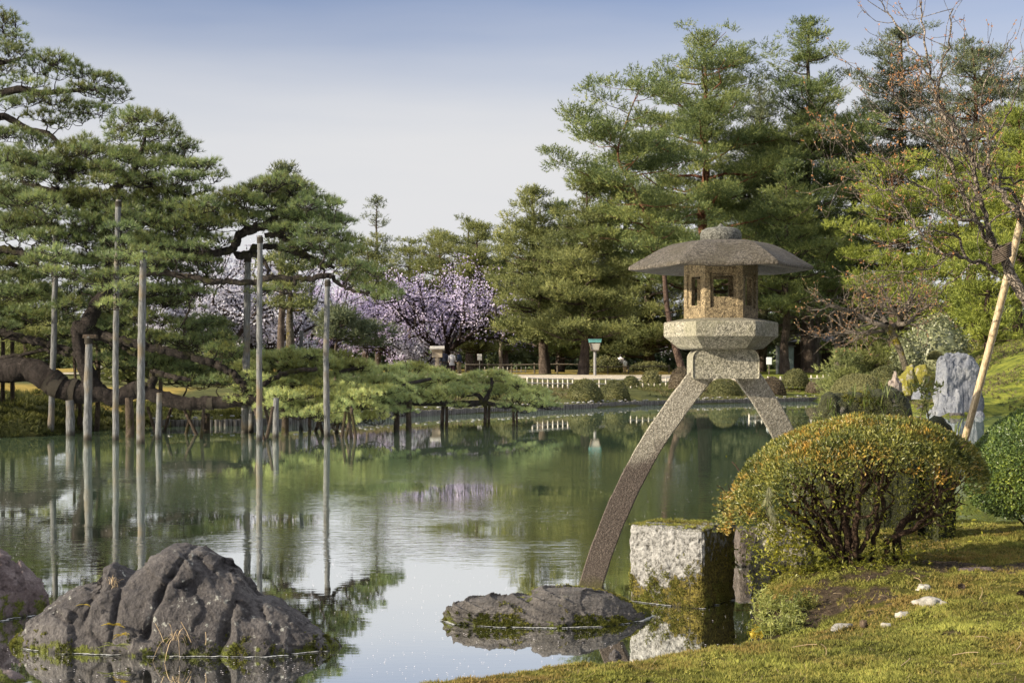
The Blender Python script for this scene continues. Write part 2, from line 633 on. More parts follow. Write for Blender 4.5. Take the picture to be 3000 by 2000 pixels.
# raked gravel path and the golden lawn lie back from the water
path = M.range(M.math('ADD', xyz.outputs['Y'], M.math('MULTIPLY', M.math('SUBTRACT', g1, .5), 8.0)), 77.0, 79.0)
path = M.math('MULTIPLY', path, M.range(xyz.outputs['Y'], 91.0, 94.0, 1.0, 0.0))
path = M.math('MULTIPLY', path, M.range(xyz.outputs['X'], 17.0, 20.0, 1.0, 0.0))
c = M.mix(path, c, M.ramp(g2, [(0.35, (0.30, 0.26, 0.20)), (0.65, (0.42, 0.37, 0.30))]))
lawn_l = M.math('MULTIPLY', M.range(xyz.outputs['X'], -11.5, -10.5, 1.0, 0.0), M.math('MULTIPLY', M.range(xyz.outputs['Y'], 39.5, 40.5), M.range(xyz.outputs['Y'], 48.0, 52.0, 1.0, 0.0)))
lawn = M.math('ADD', lawn_l, M.range(xyz.outputs['Y'], 95.0, 97.0), clamp=True)
c = M.mix(M.math('MULTIPLY', lawn, M.range(xyz.outputs['X'], 17.0, 20.0, 1.0, 0.0)), c, M.ramp(g2, [(0.35, (0.15, 0.11, 0.025)), (0.65, (0.27, 0.20, 0.05))]))
M_right = M.math('MULTIPLY', M.range(xyz.outputs['X'], 12.5, 15.5), M.range(xyz.outputs['Y'], 44.0, 47.0))
c = M.mix(M_right, c, M.ramp(g2, [(0.38, (0.040, 0.055, 0.010)), (0.62, (0.150, 0.160, 0.024))]))
c = M.mix(M.range(xyz.outputs['Z'], -.05, .06, 1.0, 0.0), c, (0.020, 0.018, 0.012))
M.base(c, 0.95, 0.1)
M.bump(M.noise(6.0, 6, 0.7), 0.8, 0.08)
GROUND_M = M.m
mb = MB()
grid_mesh(axis(-42, 42, 0.8, 1800), axis(22, 120, 0.8, 1800), ground_z, mb)
struct('ground', mb, GROUND_M)

# water: one still sheet, faint ripples, floating petals
M = Mat('pond_water')
w1 = M.noise(2.6, 3, 0.55, M.coord((0.75, 2.4, 1)))
w2 = M.noise(9.0, 2, 0.5, M.coord((0.55, 1.9, 1)))
w3 = M.noise(0.30, 2, 0.5, M.coord((1, 1, 1)))
xyz = M.n('ShaderNodeSeparateXYZ')
M.l(M.n('ShaderNodeNewGeometry').outputs['Position'], xyz.inputs[0])
band = M.math('MULTIPLY', M.range(xyz.outputs['Y'], 10.6, 13.0), M.range(xyz.outputs['Y'], 30.0, 17.0, 0.0, 1.0))
amp = M.math('MULTIPLY_ADD', M.math('MULTIPLY', band, M.range(w3, 0.36, 0.60)), 0.62, 0.03)
h = M.math('MULTIPLY', M.math('ADD', w1, M.math('MULTIPLY', w2, 0.65)), amp)
bmp = M.n('ShaderNodeBump')
bmp.inputs['Strength'].default_value = 0.32
bmp.inputs['Distance'].default_value = 0.016
M.l(h, bmp.inputs['Height'])
murk = M.mix(M.range(xyz.outputs['Y'], 9.5, 20.0), (0.034, 0.034, 0.020), (0.19, 0.30, 0.19))
dif = M.n('ShaderNodeBsdfDiffuse')
M.l(murk, dif.inputs['Color'])
gls = M.n('ShaderNodeBsdfGlossy')
gls.inputs['Roughness'].default_value = 0.015
gls.inputs['Color'].default_value = (0.96, 0.98, 0.97, 1)
M.l(bmp.outputs[0], gls.inputs['Normal'])
fr = M.n('ShaderNodeFresnel')
fr.inputs['IOR'].default_value = 1.33
M.l(bmp.outputs[0], fr.inputs['Normal'])
fac = M.math('MINIMUM', M.math('MULTIPLY_ADD', fr.outputs[0], 1.1, 0.62), 0.95)
mx = M.n('ShaderNodeMixShader')
M.l(fac, mx.inputs[0])
M.l(dif.outputs[0], mx.inputs[1])
M.l(gls.outputs[0], mx.inputs[2])
M.l(mx.outputs[0], M.out.inputs[0])
WATER_M = M.m
mb = MB()
mb.add([(-70, -25, 0), (50, -25, 0), (50, 76, 0), (-70, 76, 0)], [[0, 1, 2, 3]])
struct('water', mb, WATER_M)

r = np.random.default_rng(3)
n = 2300
py = 1250 + 740 * r.random(n) ** 0.8
px = r.uniform(-50, 2300, n)
keep = vnoise(np.stack([px * .004, py * .012, px * 0], 1), 9) + r.random(n) * 1.2 > .5
pts = np.array([W(a, b, 0.004) for a, b in zip(px[keep], py[keep])])
ang = r.random(len(pts)) * 6.28
rad = r.uniform(.0025, .006, len(pts))[:, None]
ex = np.stack([np.cos(ang), np.sin(ang), 0 * ang], 1) * rad
ey = np.stack([-np.sin(ang), np.cos(ang), 0 * ang], 1) * rad * .6
up = np.array([0, 0, .0012])
v = np.stack([pts - ex + up, pts - ey, pts + ex + up, pts + ey], 1).reshape(-1, 3)
mb = MB()
mb.add(v, np.arange(len(v)).reshape(-1, 4))
PETAL_M = plain_mat('petal', (0.72, 0.66, 0.68), (0.6, 0.55, 0.58))
struct('floating_petals', mb, PETAL_M, 'stuff')

# kerb of upright logs and pale cobbles along the far shore
M = Mat('kerb_wood')
f = M.noise(5.0, 5, 0.6, M.coord((3, 3, .6)))
M.base(M.ramp(f, [(0.35, (0.035, 0.033, 0.03)), (0.7, (0.12, 0.115, 0.11))]), 0.9, 0.2)
M.bump(f, .6, .03)
KERB_M = M.m
mb = MB()
path_pts = np.array([np.append(p, 0) for p in FAR_SHORE[5:]])
kp = curve(path_pts, 40)
seg = np.linalg.norm(np.diff(kp[:, :2], axis=0), axis=1)
s = np.concatenate([[0], np.cumsum(seg)])
u = np.arange(0, s[-1], .13)
kx = np.stack([np.interp(u, s, kp[:, 0]), np.interp(u, s, kp[:, 1])], 1)
r = np.random.default_rng(5)
th = np.linspace(0, 2 * np.pi, 7)[:-1]
for q in kx:
    top = .20 + r.normal() * .012
    c0 = np.array([q[0], q[1], 0]) + np.append(r.normal(size=2) * .01, 0)
    ring = np.stack([np.cos(th) * .068, np.sin(th) * .068, 0 * th], 1)
    mb.loft([c0 + ring + [0, 0, -.4], c0 + ring + [0, 0, top - .015], c0 + ring * .8 + [0, 0, top]])
struct('kerb', mb, KERB_M)
mb = MB()
th = np.linspace(0, 2 * np.pi, 7)[:-1]
for q in kx[::2]:
    if r.random() < .75:
        c0 = np.array([q[0] + r.normal() * .08, q[1] + r.uniform(.12, .5), .22 + r.random() * .08])
        R = r.uniform(.025, .075)
        mb.loft([c0 + R * k * np.stack([np.cos(th + t) * (1 + .2 * np.cos(2 * th)), np.sin(th + t), 0 * th + z], 1) for k, z, t in ((.7, -.5, 0), (1, 0, .1), (.6, .5, .2))])
struct('cobbles', mb, plain_mat('cobble', (0.26, 0.26, 0.27), (0.16, 0.16, 0.17), 8), 'stuff')

# near bank ---------------------------------------------------------------
BANK = np.array([(-3.2, -3), (-2.6, 3.5), (-1.6, 5.5), (-.95, 6.02), (-.42, 6.40), (.0, 6.68), (.36, 6.90), (.72, 7.16), (1.00, 7.34), (1.25, 7.52), (1.30, 7.7), (1.31, 8.0),
                 (1.40, 8.5), (1.60, 9.3), (1.80, 10.2), (1.95, 11.0), (2.25, 12.0), (2.9, 12.75), (3.6, 12.9), (4.6, 12.9), (7, 13.2), (11, 14), (16, 13), (16, -3)], float)

def bank_z(x, y):
    x, y = np.atleast_1d(np.asarray(x, float)), np.atleast_1d(np.asarray(y, float))
    p = np.stack([x, y, 0 * x], 1)
    sd = -poly_sd(x, y, BANK) + vnoise(p * 5, 21) * .035 + vnoise(p * 14, 22) * .012
    up = np.where(sd > 0, .22 * (1 - np.exp(-sd / .09)), np.maximum(sd * 3.0, -.65))
    z = up + .05 * np.clip(sd, 0, 4)
    # the bare slope below the azalea dips towards the water
    dip = np.exp(-(((x - 1.55) / .42) ** 2 + ((y - 8.1) / .75) ** 2))
    z = z - .13 * dip * (sd > 0)
    z = z + .05 * np.exp(-(((x - 2.3) / .6) ** 2 + ((y - 9.2) / .6) ** 2))
    z = z + (vnoise(p * 1.3, 23) * .020 + vnoise(p * 4.5, 24) * .014 + vnoise(p * 12, 25) * .013) * smooth(0, .3, sd)
    return z

def bz(x, y):
    return float(bank_z(x, y)[0])

def soil_mask(x, y):
    """Where the moss gives way to bare earth."""
    p = np.stack([x, y, 0 * x], 1)
    n_ = fbm(p * 5.5, 5, 31, .62)
    a = np.exp(-(((x - 1.75) / .48) ** 2 + ((y - 8.4) / .55) ** 2)) * .85
    b = np.exp(-(((x - 3.0) / .85) ** 2 + ((y - 9.35) / .33) ** 2)) * 1.0
    c_ = np.exp(-(((x - 2.2) / .45) ** 2 + ((y - 9.3) / .5) ** 2)) * 1.2
    return smooth(.46, .72, np.maximum(np.maximum(a, b), c_) + n_ * .46)

M = Mat('bank_soil_and_moss')
g1 = M.noise(2.4, 5, 0.65)
g2 = M.noise(26.0, 5, 0.7)
moss_c = M.ramp(M.math('ADD', M.math('MULTIPLY', g1, .6), M.math('MULTIPLY', g2, .4)), [(0.36, (0.030, 0.034, 0.008)), (0.52, (0.085, 0.080, 0.014)), (0.66, (0.15, 0.14, 0.025))])
soil_c = M.ramp(g2, [(0.35, (0.022, 0.016, 0.011)), (0.6, (0.075, 0.056, 0.038)), (0.75, (0.14, 0.11, 0.08))])
at = M.n('ShaderNodeAttribute', attribute_name='soil')
c = M.mix(at.outputs['Fac'], moss_c, soil_c)
xyz = M.n('ShaderNodeSeparateXYZ')
M.l(M.n('ShaderNodeNewGeometry').outputs['Position'], xyz.inputs[0])
c = M.mix(M.range(xyz.outputs['Z'], 0.0, 0.16, 1.0, 0.0), c, (0.018, 0.015, 0.010))
M.base(c, 0.95, 0.1)
M.bump(M.math('ADD', g2, M.math('MULTIPLY', M.noise(110, 3, .7), .6)), 1.0, 0.04)
BANK_M = M.m
mb = MB()
grid_mesh(np.concatenate([np.arange(-3.4, 5.2, .04), np.arange(5.2, 16, .3)]), np.concatenate([np.arange(-3, 4.6, .3), np.arange(4.6, 13.6, .04), np.arange(13.6, 15, .2)]), bank_z, mb)
bank = struct('near_bank', mb, BANK_M)
vv = np.empty(len(bank.data.vertices) * 3, np.float32)
bank.data.vertices.foreach_get('co', vv)
vv = vv.reshape(-1, 3)
att = bank.data.attributes.new('soil', 'FLOAT', 'POINT')
att.data.foreach_set('value', soil_mask(vv[:, 0].astype(float), vv[:, 1].astype(float)).astype(np.float32))

MOSS_M = foliage_mat('moss_blade', [(0.047, 0.054, 0.015), (0.124, 0.131, 0.030), (0.234, 0.248, 0.054), (0.390, 0.391, 0.095)], 2.2, 0.3, .15, .7, tint=((0.235, 0.165, 0.055), .26, 1.6))
mb = MB()
r = np.random.default_rng(11)
# sprigs: density falls with the distance from the camera
n = 260000
y = 4.7 + 8.0 * r.random(n) ** 1.75
x = -1.0 + r.random(n) * (y * .40 + 1.2)
ok = (-poly_sd(x, y, BANK) > .015)
x, y = x[ok], y[ok]
den = fbm(np.stack([x * 9, y * 9, 0 * x], 1), 3, 41)
ok = (r.random(len(x)) > soil_mask(x, y) * .93) & (den + r.normal(size=len(x)) * .35 > -.55)
x, y, den = x[ok], y[ok], den[ok]
z = bank_z(x, y)
z = z + .008 * fbm(np.stack([x * 24, y * 24, 0 * x], 1), 2, 44)
c = np.stack([x, y, z - .004], 1)
d = np.stack([r.normal(size=len(x)) * .5, r.normal(size=len(x)) * .5, np.ones(len(x))], 1)
hgt = .013 + .010 * np.clip(den + .5, 0, 1.3)
for lo, hi in ((0, .017), (.017, .022), (.022, 1)):
    m = (hgt >= lo) & (hgt < hi)
    if m.any():
        mb.needles(c[m], d[m], 4, float(hgt[m].mean()) * 1.25, .0065, .55, r)
struct('moss', mb, MOSS_M, 'stuff', flat=True)
# fallen pine needles over moss and soil
n = 9000
y = 5.6 + 6.5 * r.random(n) ** 1.4
x = -.6 + r.random(n) * (y * .40 + .8)
ok = (-poly_sd(x, y, BANK) > .05) & (r.random(n) < .16 + .84 * soil_mask(x, y))
x, y = x[ok], y[ok]
z = bank_z(x, y) + .010 * (soil_mask(x, y) < .3) + .004
an = r.random(len(x)) * 6.283
L = r.uniform(.02, .05, len(x))
d = np.stack([np.cos(an) * L, np.sin(an) * L, r.normal(size=len(x)) * .006], 1)
s = np.stack([-np.sin(an), np.cos(an), 0 * an], 1) * .0011
c = np.stack([x, y, z], 1)
v = np.stack([c - d - s, c + d - s * .6, c + d + s * .6, c - d + s], 1).reshape(-1, 3)
mb = MB()
mb.add(v, np.arange(len(v)).reshape(-1, 4))
struct('pine_needle_litter', mb, plain_mat('brown_needles', (0.20, 0.135, 0.075), (0.10, 0.065, 0.04), 20), 'stuff', flat=True)
# ------------------------------------------------------------------ stone lantern
LX, LY = P(2112, 1080, 10.5)[0], 10.5
def hexring(R, z, rot=-3.0, n=6, cx=LX, cy=LY):
    a = np.radians(np.arange(n) * 360 / n + rot)
    return np.stack([cx + R * np.cos(a), cy + R * np.sin(a), np.full(n, z)], 1)

ST_ROOF = granite_mat('granite_roof', (0.022, 0.018, 0.014), (0.118, 0.105, 0.088), stain=(0.036, 0.030, 0.018), speck=120, stain_scale=4.5, stain_lo=.46)
ST_BODY = granite_mat('granite_body', (0.060, 0.045, 0.027), (0.29, 0.23, 0.14), stain=(0.105, 0.078, 0.042), speck=120, stain_scale=5.5, stain_lo=.48)
ST_BASE = granite_mat('granite_base', (0.082, 0.078, 0.062), (0.34, 0.32, 0.26), stain=(0.13, 0.125, 0.082), speck=120, stain_scale=5, stain_lo=.48)
ST_KNOB = granite_mat('granite_knob', (0.035, 0.035, 0.030), (0.15, 0.15, 0.135), moss=(0.06, 0.065, 0.022), speck=140)
# the legs: pale granite above, an old brown tide stain with a ragged top edge below
M = Mat('granite_leg')
a = M.noise(150, 2, 0.6)
b = M.noise(55, 3, 0.6)
c = M.ramp(a, [(0.36, (0.078, 0.070, 0.056)), (0.5, (0.195, 0.18, 0.15)), (0.64, (0.34, 0.32, 0.27))])
c = M.mix(M.range(b, .4, .75), c, (0.10, 0.09, 0.07))
xyz = M.n('ShaderNodeSeparateXYZ')
M.l(M.n('ShaderNodeNewGeometry').outputs['Position'], xyz.inputs[0])
lv = M.math('ADD', xyz.outputs['Z'], M.math('MULTIPLY', M.math('SUBTRACT', M.noise(4.0, 5, .6), .5), .45))
lv = M.math('ADD', lv, M.math('MULTIPLY', xyz.outputs['X'], -.55))
st = M.math('MULTIPLY', M.range(lv, .36, .54, 1.0, 0.0), M.range(xyz.outputs['X'], 1.30, 1.45, 1.0, 0.0))
c = M.mix(M.math('MULTIPLY', st, .84), c, M.ramp(a, [(0.36, (0.014, 0.009, 0.008)), (0.64, (0.055, 0.038, 0.034))]))
c = M.mix(M.range(M.math('ADD', xyz.outputs['Z'], M.math('MULTIPLY', M.noise(18, 3), .10)), .05, .14, .9, 0.0), c, (0.05, 0.045, 0.018))
M.base(c, .85, .25)
M.bump(M.math('ADD', a, M.math('MULTIPLY', b, 2.0)), .45, .012)
ST_LEG = M.m

lan = thing('stone_lantern', 'tall two-legged granite lantern with wide hexagonal roof standing at the water edge', 'stone lantern', (LX, LY, 0))

def lz(py):
    return EYE - (py - YH) / 396.9

# finial: a flattened bun with a small point
prof = [(0.0, 2.520), (.135, 2.520), (.150, 2.545), (.153, 2.585), (.143, 2.618), (.11, 2.636), (.06, 2.643), (.026, 2.648), (.016, 2.66), (.005, 2.672)]
mb = MB()
mb.loft([hexring(max(R, .002), z, 0, 40) for R, z in prof])
part('finial', mb, ST_KNOB, lan)

# roof: six curved facets, thin rim, shallow hollow underside
def rr(R, z, sub=8):
    h = hexring(R, z)
    out = []
    for i in range(6):
        a_, b_ = h[i], h[(i + 1) % 6]
        for t in np.arange(sub) / sub:
            out.append(a_ + (b_ - a_) * t)
    return np.array(out)
prof = [(.02, 2.375), (.26, 2.372), (.40, 2.352), (.60, 2.330), (.662, 2.328), (.676, 2.332), (.679, 2.341), (.676, 2.351), (.664, 2.362), (.62, 2.388), (.57, 2.417), (.51, 2.451), (.45, 2.482), (.39, 2.508), (.34, 2.524), (.27, 2.536), (.18, 2.542), (.02, 2.544)]
mb = MB()
for i in range(6):                       # each facet its own sheet, so the ridges stay crisp
    rows_ = []
    for R, z in prof:
        h = hexring(R, z)
        t_ = np.linspace(0, 1, 12)[:, None]
        q = h[i] + (h[(i + 1) % 6] - h[i]) * t_
        mid = (h[i] + h[(i + 1) % 6]) / 2 - np.array([LX, LY, z])
        q = q - np.array([0, 0, 1]) * (.010 * np.sin(np.pi * t_)) * (R / .67) ** 2
        q = q + np.stack([vnoise(q * 9, 51), vnoise(q * 9, 52), vnoise(q * 7, 53)], 1) * .004 + np.stack([vnoise(q * 38, 54), vnoise(q * 38, 55), vnoise(q * 38, 56)], 1) * .0016
        rows_.append(q)
    v_ = np.concatenate(rows_)
    n_ = 12
    ii = (np.arange(len(prof) - 1)[:, None] * n_ + np.arange(n_ - 1)[None]).ravel()
    mb.add(v_, np.stack([ii, ii + 1, ii + 1 + n_, ii + n_], 1))
o = part('roof', mb, ST_ROOF, lan)
o.modifiers.new('edge', 'EDGE_SPLIT').split_angle = math.radians(40)

# fire box: six thick walls, each with a recessed panel and a window
mb = MB()
z0, z1 = 1.966, 2.378
R, TH = .272, .046
def wall_panel(i):
    ring0 = hexring(R, 0)
    a_, b_ = ring0[i][:2], ring0[(i + 1) % 6][:2]
    cc = np.array([LX, LY])
    wdt = np.linalg.norm(b_ - a_)
    ex_ = (b_ - a_) / wdt
    nn = (a_ + b_) / 2 - cc
    nn = nn / np.linalg.norm(nn)
    inn = (R - TH * 1.1547) / R
    side = i in (0, 2, 3, 5)
    hw = .058 if side else .074
    wz0, wz1 = (2.062, 2.272) if side else (2.122, 2.274)
    rw, rz0, rz1 = .098, 2.040, 2.296
    # outer face around the recess, recess floor around the window, window reveal, inner face
    def pt(s_, dep, z_):
        q = (a_ + b_) / 2 + ex_ * s_ - nn * dep
        return [q[0], q[1], z_]
    W2 = wdt / 2
    def frame(o_, i_, do, di):
        (ol, oz0, oz1), (il, iz0, iz1) = o_, i_
        vo = [pt(-ol, do, oz0), pt(ol, do, oz0), pt(ol, do, oz1), pt(-ol, do, oz1)]
        vi = [pt(-il, di, iz0), pt(il, di, iz0), pt(il, di, iz1), pt(-il, di, iz1)]
        v_ = vo + vi
        f_ = [[k, (k + 1) % 4, 4 + (k + 1) % 4, 4 + k] for k in range(4)]
        mb.add(v_, f_)
    frame((W2, z0, z1), (rw, rz0, rz1), 0, 0)
    frame((rw, rz0, rz1), (rw - .006, rz0 + .006, rz1 - .006), 0, .014)
    frame((rw - .006, rz0 + .006, rz1 - .006), (hw, wz0, wz1), .014, .014)
    frame((hw, wz0, wz1), (hw, wz0, wz1), .014, TH)
    W3 = W2 * inn
    frame((hw, wz0, wz1), (W3, z0, z1), TH, TH)
for i in range(6):
    wall_panel(i)
ro, ri = hexring(R, z1), hexring(R - TH * 1.1547, z1)
for zz in (z0, z1):
    ro, ri = hexring(R, zz), hexring(R - TH * 1.1547, zz)
    mb.add(np.concatenate([ro, ri]), [[k, (k + 1) % 6, 6 + (k + 1) % 6, 6 + k] for k in range(6)])
fb = part('fire_box', mb, ST_BODY, lan, flat=True)

# platform
mb = MB()
prof = [(.02, 1.742), (.285, 1.742), (.315, 1.752), (.398, 1.822), (.416, 1.834), (.420, 1.845), (.420, 1.932), (.413, 1.942), (.28, 1.968), (.02, 1.968)]
mb.loft([rr(R_, z_, 4) for R_, z_ in prof])
o = part('platform', mb, ST_BASE, lan)
o.modifiers.new('edge', 'EDGE_SPLIT').split_angle = math.radians(20)

# rounded block under the platform
mb = MB()
sec = []
hw, r_ = .241, .065
for k in range(7):
    t = math.pi / 2 * k / 6
    sec.append((hw - r_ + r_ * math.sin(t) if k else hw - r_, 1.740 - r_ + r_ * math.cos(t)))
prof2 = [(x_, z_) for x_, z_ in sec] + [(hw, 1.540), (hw - .010, 1.528)]
prof2 = prof2 + [(-x_, z_) for x_, z_ in prof2[::-1]]
for yy in (-.165, -.172, -.172, .172):
    pass
rings = []
for yy, sc_ in ((-.170, .965), (-.178, 1.0), (.178, 1.0), (.170, .965)):
    rings.append(np.array([[LX + .012 + x_ * sc_, LY + yy, 1.63 + (z_ - 1.63) * sc_] for x_, z_ in prof2]))
mb.loft(rings)
o = part('saddle_block', mb, ST_BASE, lan, flat=True)

# legs: square bars bent like a tuning fork
def leg(pts, w_, tag_):
    mb_ = MB()
    q = curve(np.array([P(x_, y_, LY + dy) for x_, y_, dy in pts]), 8)
    t = unit(np.gradient(q, axis=0))
    side = np.array([0, 1.0, 0])
    rings_ = []
    for k in range(len(q)):
        nrm = unit(np.cross(side, t[k]))
        hw_, hd = w_ / 2, .085
        b_ = .007
        sh = [(-hw_ + b_, -hd), (hw_ - b_, -hd), (hw_, -hd + b_), (hw_, hd - b_), (hw_ - b_, hd), (-hw_ + b_, hd), (-hw_, hd - b_), (-hw_, -hd + b_)]
        ya = math.radians(7)
        s2 = side * math.cos(ya) + nrm * math.sin(ya) * 0 + np.array([math.sin(ya), 0, 0])
        rings_.append(np.array([q[k] + nrm * a_ + s2 * d_ for a_, d_ in sh]))
    v_ = [r__ + np.stack([vnoise(r__ * 11, 61), vnoise(r__ * 11, 62), vnoise(r__ * 11, 63)], 1) * .004 for r__ in rings_]
    mb_.loft(v_)
    o_ = part('leg', mb_, ST_LEG, lan)
    o_.modifiers.new('edge', 'EDGE_SPLIT').split_angle = math.radians(30)
leg([(2086, 1060, 0), (2046, 1109, 0), (1980, 1196, 0), (1911, 1298, 0), (1852, 1404, 0), (1804, 1508, 0), (1765, 1608, 0), (1733, 1708, 0), (1718, 1765, 0)], .172, 0)
leg([(2160, 1060, 0), (2192, 1104, .02), (2243, 1180, .05), (2292, 1265, .10), (2324, 1335, .14), (2346, 1400, .17), (2360, 1460, .2)], .174, 1)
# ------------------------------------------------------------------ rocks, stone blocks
def loaf(top, front, back, nu=150, nv=90, base=-.25, amp=.05, freq=3.0, seed=0, pw=.72, chunk=.05, strat=0.0, strat_dir=(.3, .2, 1.0), facet=0.0):
    """Closed boulder. top: (x, z) outline; front/back: (x, y) plan outlines. All in metres, world axes."""
    top, front, back = (np.asarray(k, float) for k in (top, front, back))
    x0, x1 = top[0, 0], top[-1, 0]
    u = (1 - np.cos(np.linspace(0, np.pi, nu))) / 2
    u = .55 * u + .45 * np.linspace(0, 1, nu)
    xs = x0 + (x1 - x0) * u
    zt = np.interp(xs, top[:, 0], top[:, 1])
    yf, yb = np.interp(xs, front[:, 0], front[:, 1]), np.interp(xs, back[:, 0], back[:, 1])
    th = np.linspace(0, np.pi, nv)
    C, S = np.cos(th), np.sin(th)
    cy, hy = (yf + yb) / 2, (yb - yf) / 2
    yy = cy[:, None] - hy[:, None] * np.sign(C)[None] * np.abs(C)[None] ** .85
    zz = base + (zt - base)[:, None] * S[None] ** pw
    v = np.stack([np.broadcast_to(xs[:, None], yy.shape), yy, zz], -1).reshape(-1, 3)
    i = (np.arange(nu - 1)[:, None] * nv + np.arange(nv - 1)[None]).ravel()
    f = np.stack([i, i + nv, i + nv + 1, i + 1], 1)
    # displacement along smooth normals
    g = v.reshape(nu, nv, 3)
    nr = unit(np.cross(np.gradient(g, axis=1), np.gradient(g, axis=0))).reshape(-1, 3)
    if (nr[:, 2].reshape(nu, nv)[:, nv // 2]).mean() < 0:
        nr = -nr
    d1, d2 = worley(v * freq + fbm(v * freq * .7, 2, seed)[:, None] * .5, seed + 3)
    e1, e2 = worley(v * freq * 2.7 + 5.1, seed + 7)
    disp = amp * fbm(v * freq, 5, seed, .55) + chunk * (np.minimum(d2 - d1, .35) - .2) * 1.6 + chunk * .35 * (np.minimum(e2 - e1, .3) - .15)
    disp += amp * .22 * fbm(v * freq * 9, 4, seed + 9, .6)
    if facet:
        disp += facet * facets(v * freq * 1.6 + fbm(v * freq, 2, seed + 11)[:, None] * .25, seed + 12) + facet * .45 * facets(v * freq * 4.1, seed + 13) + facet * .16 * facets(v * freq * 10.0, seed + 14)
    if strat:
        sdr = np.asarray(strat_dir, float)
        q = v @ sdr + fbm(v * 2.2, 3, seed + 4) * .035
        saw = (q * 21) % 1.0
        disp += strat * (saw ** 2.5 - .3) * (.55 + .45 * vnoise(v * 3, seed + 6))
    return v + nr * disp[:, None], f

def px_line(pts, Y):
    return np.array([P(x, y, Y)[[0, 2]] for x, y in pts])

def rock(name, label, v, f, mat, cat='rock', group=None):
    mb = MB()
    mb.add(v, f)
    c = np.array([v[:, 0].mean(), v[:, 1].mean(), max(0.0, v[:, 2].min())])
    return solo(name, mb, mat, label, cat, c, group)

ROCK_A = rock_mat('rock_purple_grey', [(0.014, 0.013, 0.014), (0.044, 0.040, 0.042), (0.115, 0.107, 0.106)], moss_z=(0.0, .16), moss_amt=.30)
ROCK_B = rock_mat('rock_flat', [(0.022, 0.020, 0.020), (0.070, 0.064, 0.062), (0.155, 0.143, 0.137)], moss_z=(0.0, .10), moss_amt=.26, scale=5, top_moss=.14, lichen=False, strata=2.6)
ROCK_C = rock_mat('rock_red_grey', [(0.035, 0.024, 0.024), (0.10, 0.075, 0.075), (0.17, 0.14, 0.14)], moss_z=(.0, .22), moss_amt=.34, lichen=False)
ROCK_MOSS = rock_mat('rock_mossy', [(0.022, 0.022, 0.020), (0.065, 0.06, 0.055), (0.17, 0.16, 0.15)], moss=(0.034, 0.038, 0.010), moss_z=(.2, 3.0), moss_amt=.60, top_moss=.20, scale=3, wet=False)
ROCK_BLUE = rock_mat('rock_blue_grey', [(0.042, 0.046, 0.058), (0.092, 0.100, 0.122), (0.20, 0.203, 0.21)], moss_z=(.0, .3), moss_amt=.2, scale=1.6, lichen=False, wet=False)
ROCK_YEL = rock_mat('rock_yellow_moss', [(0.06, 0.055, 0.04), (0.15, 0.14, 0.10), (0.25, 0.23, 0.18)], moss=(0.17, 0.155, 0.02), moss_z=(.0, 8), moss_amt=.36, top_moss=.42, scale=1.5, wet=False)

# big boulder in the water, a chain of lumps
Yb = 8.25
_tp = [(15, 1905), (45, 1868), (100, 1800), (140, 1770), (190, 1742), (225, 1715), (265, 1700), (290, 1700), (300, 1665), (330, 1652), (362, 1668), (385, 1672), (410, 1665), (440, 1640),
               (475, 1617), (505, 1606), (545, 1600), (580, 1608), (620, 1632), (680, 1662), (705, 1690), (745, 1735), (765, 1735), (800, 1740), (850, 1775), (905, 1822), (955, 1862), (995, 1892), (1015, 1920)]
top = px_line([(520 + (x_ - 517) * 1.02, y_) for x_, y_ in _tp], Yb)
x0, x1 = top[0, 0], top[-1, 0]
front = [(x0, Yb), (x0 + .12, Yb - .17), (x0 + .5, Yb - .27), (x0 + .95, Yb - .33), (x1 - .45, Yb - .36), (x1 - .12, Yb - .24), (x1, Yb)]
back = [(x0, Yb + .02), (x0 + .2, Yb + .22), (x0 + .8, Yb + .40), (x1 - .5, Yb + .36), (x1, Yb + .02)]
v, f = loaf(top, front, back, 300, 190, base=-.22, amp=.024, freq=2.3, seed=4, pw=.86, chunk=.006, facet=.026)
# deep clefts between the lumps
def cleft(v, a, b, depth, width, y_max):
    a, b = P(a[0], a[1], Yb - .2), P(b[0], b[1], Yb - .2)
    p = v[:, [0, 2]]
    aa, bb = a[[0, 2]], b[[0, 2]]
    e = bb - aa
    t = np.clip(((p - aa) @ e) / (e @ e), 0, 1)
    wob = vnoise(np.stack([v[:, 2] * 9, v[:, 0] * 9, v[:, 1] * 0], 1), 71) * .025
    d = np.linalg.norm(p - aa - t[:, None] * e, axis=1) + wob
    k = np.exp(-(np.maximum(d, 0) / (width * .62)) ** 1.4) * depth * .75 * (v[:, 1] < y_max)
    w_ = v.copy()
    w_[:, 1] += k
    w_[:, 2] -= k * .25
    return w_
for a_, b_, dp, wd in (((352, 1655), (335, 1880), .07, .03), ((495, 1690), (440, 1850), .085, .026), ((545, 1610), (500, 1690), .06, .022), ((690, 1760), (655, 1900), .08, .03),
                       ((560, 1640), (660, 1730), .035, .02), ((150, 1800), (330, 1880), .035, .02), ((285, 1700), (240, 1840), .04, .02), ((730, 1755), (830, 1870), .03, .02), ((640, 1660), (700, 1760), .05, .022)):
    v = cleft(v, a_, b_, dp, wd, Yb + .1)
BOULDER = rock('boulder', 'large craggy purple-grey boulder of several lumps standing in the water', v, f, ROCK_A)

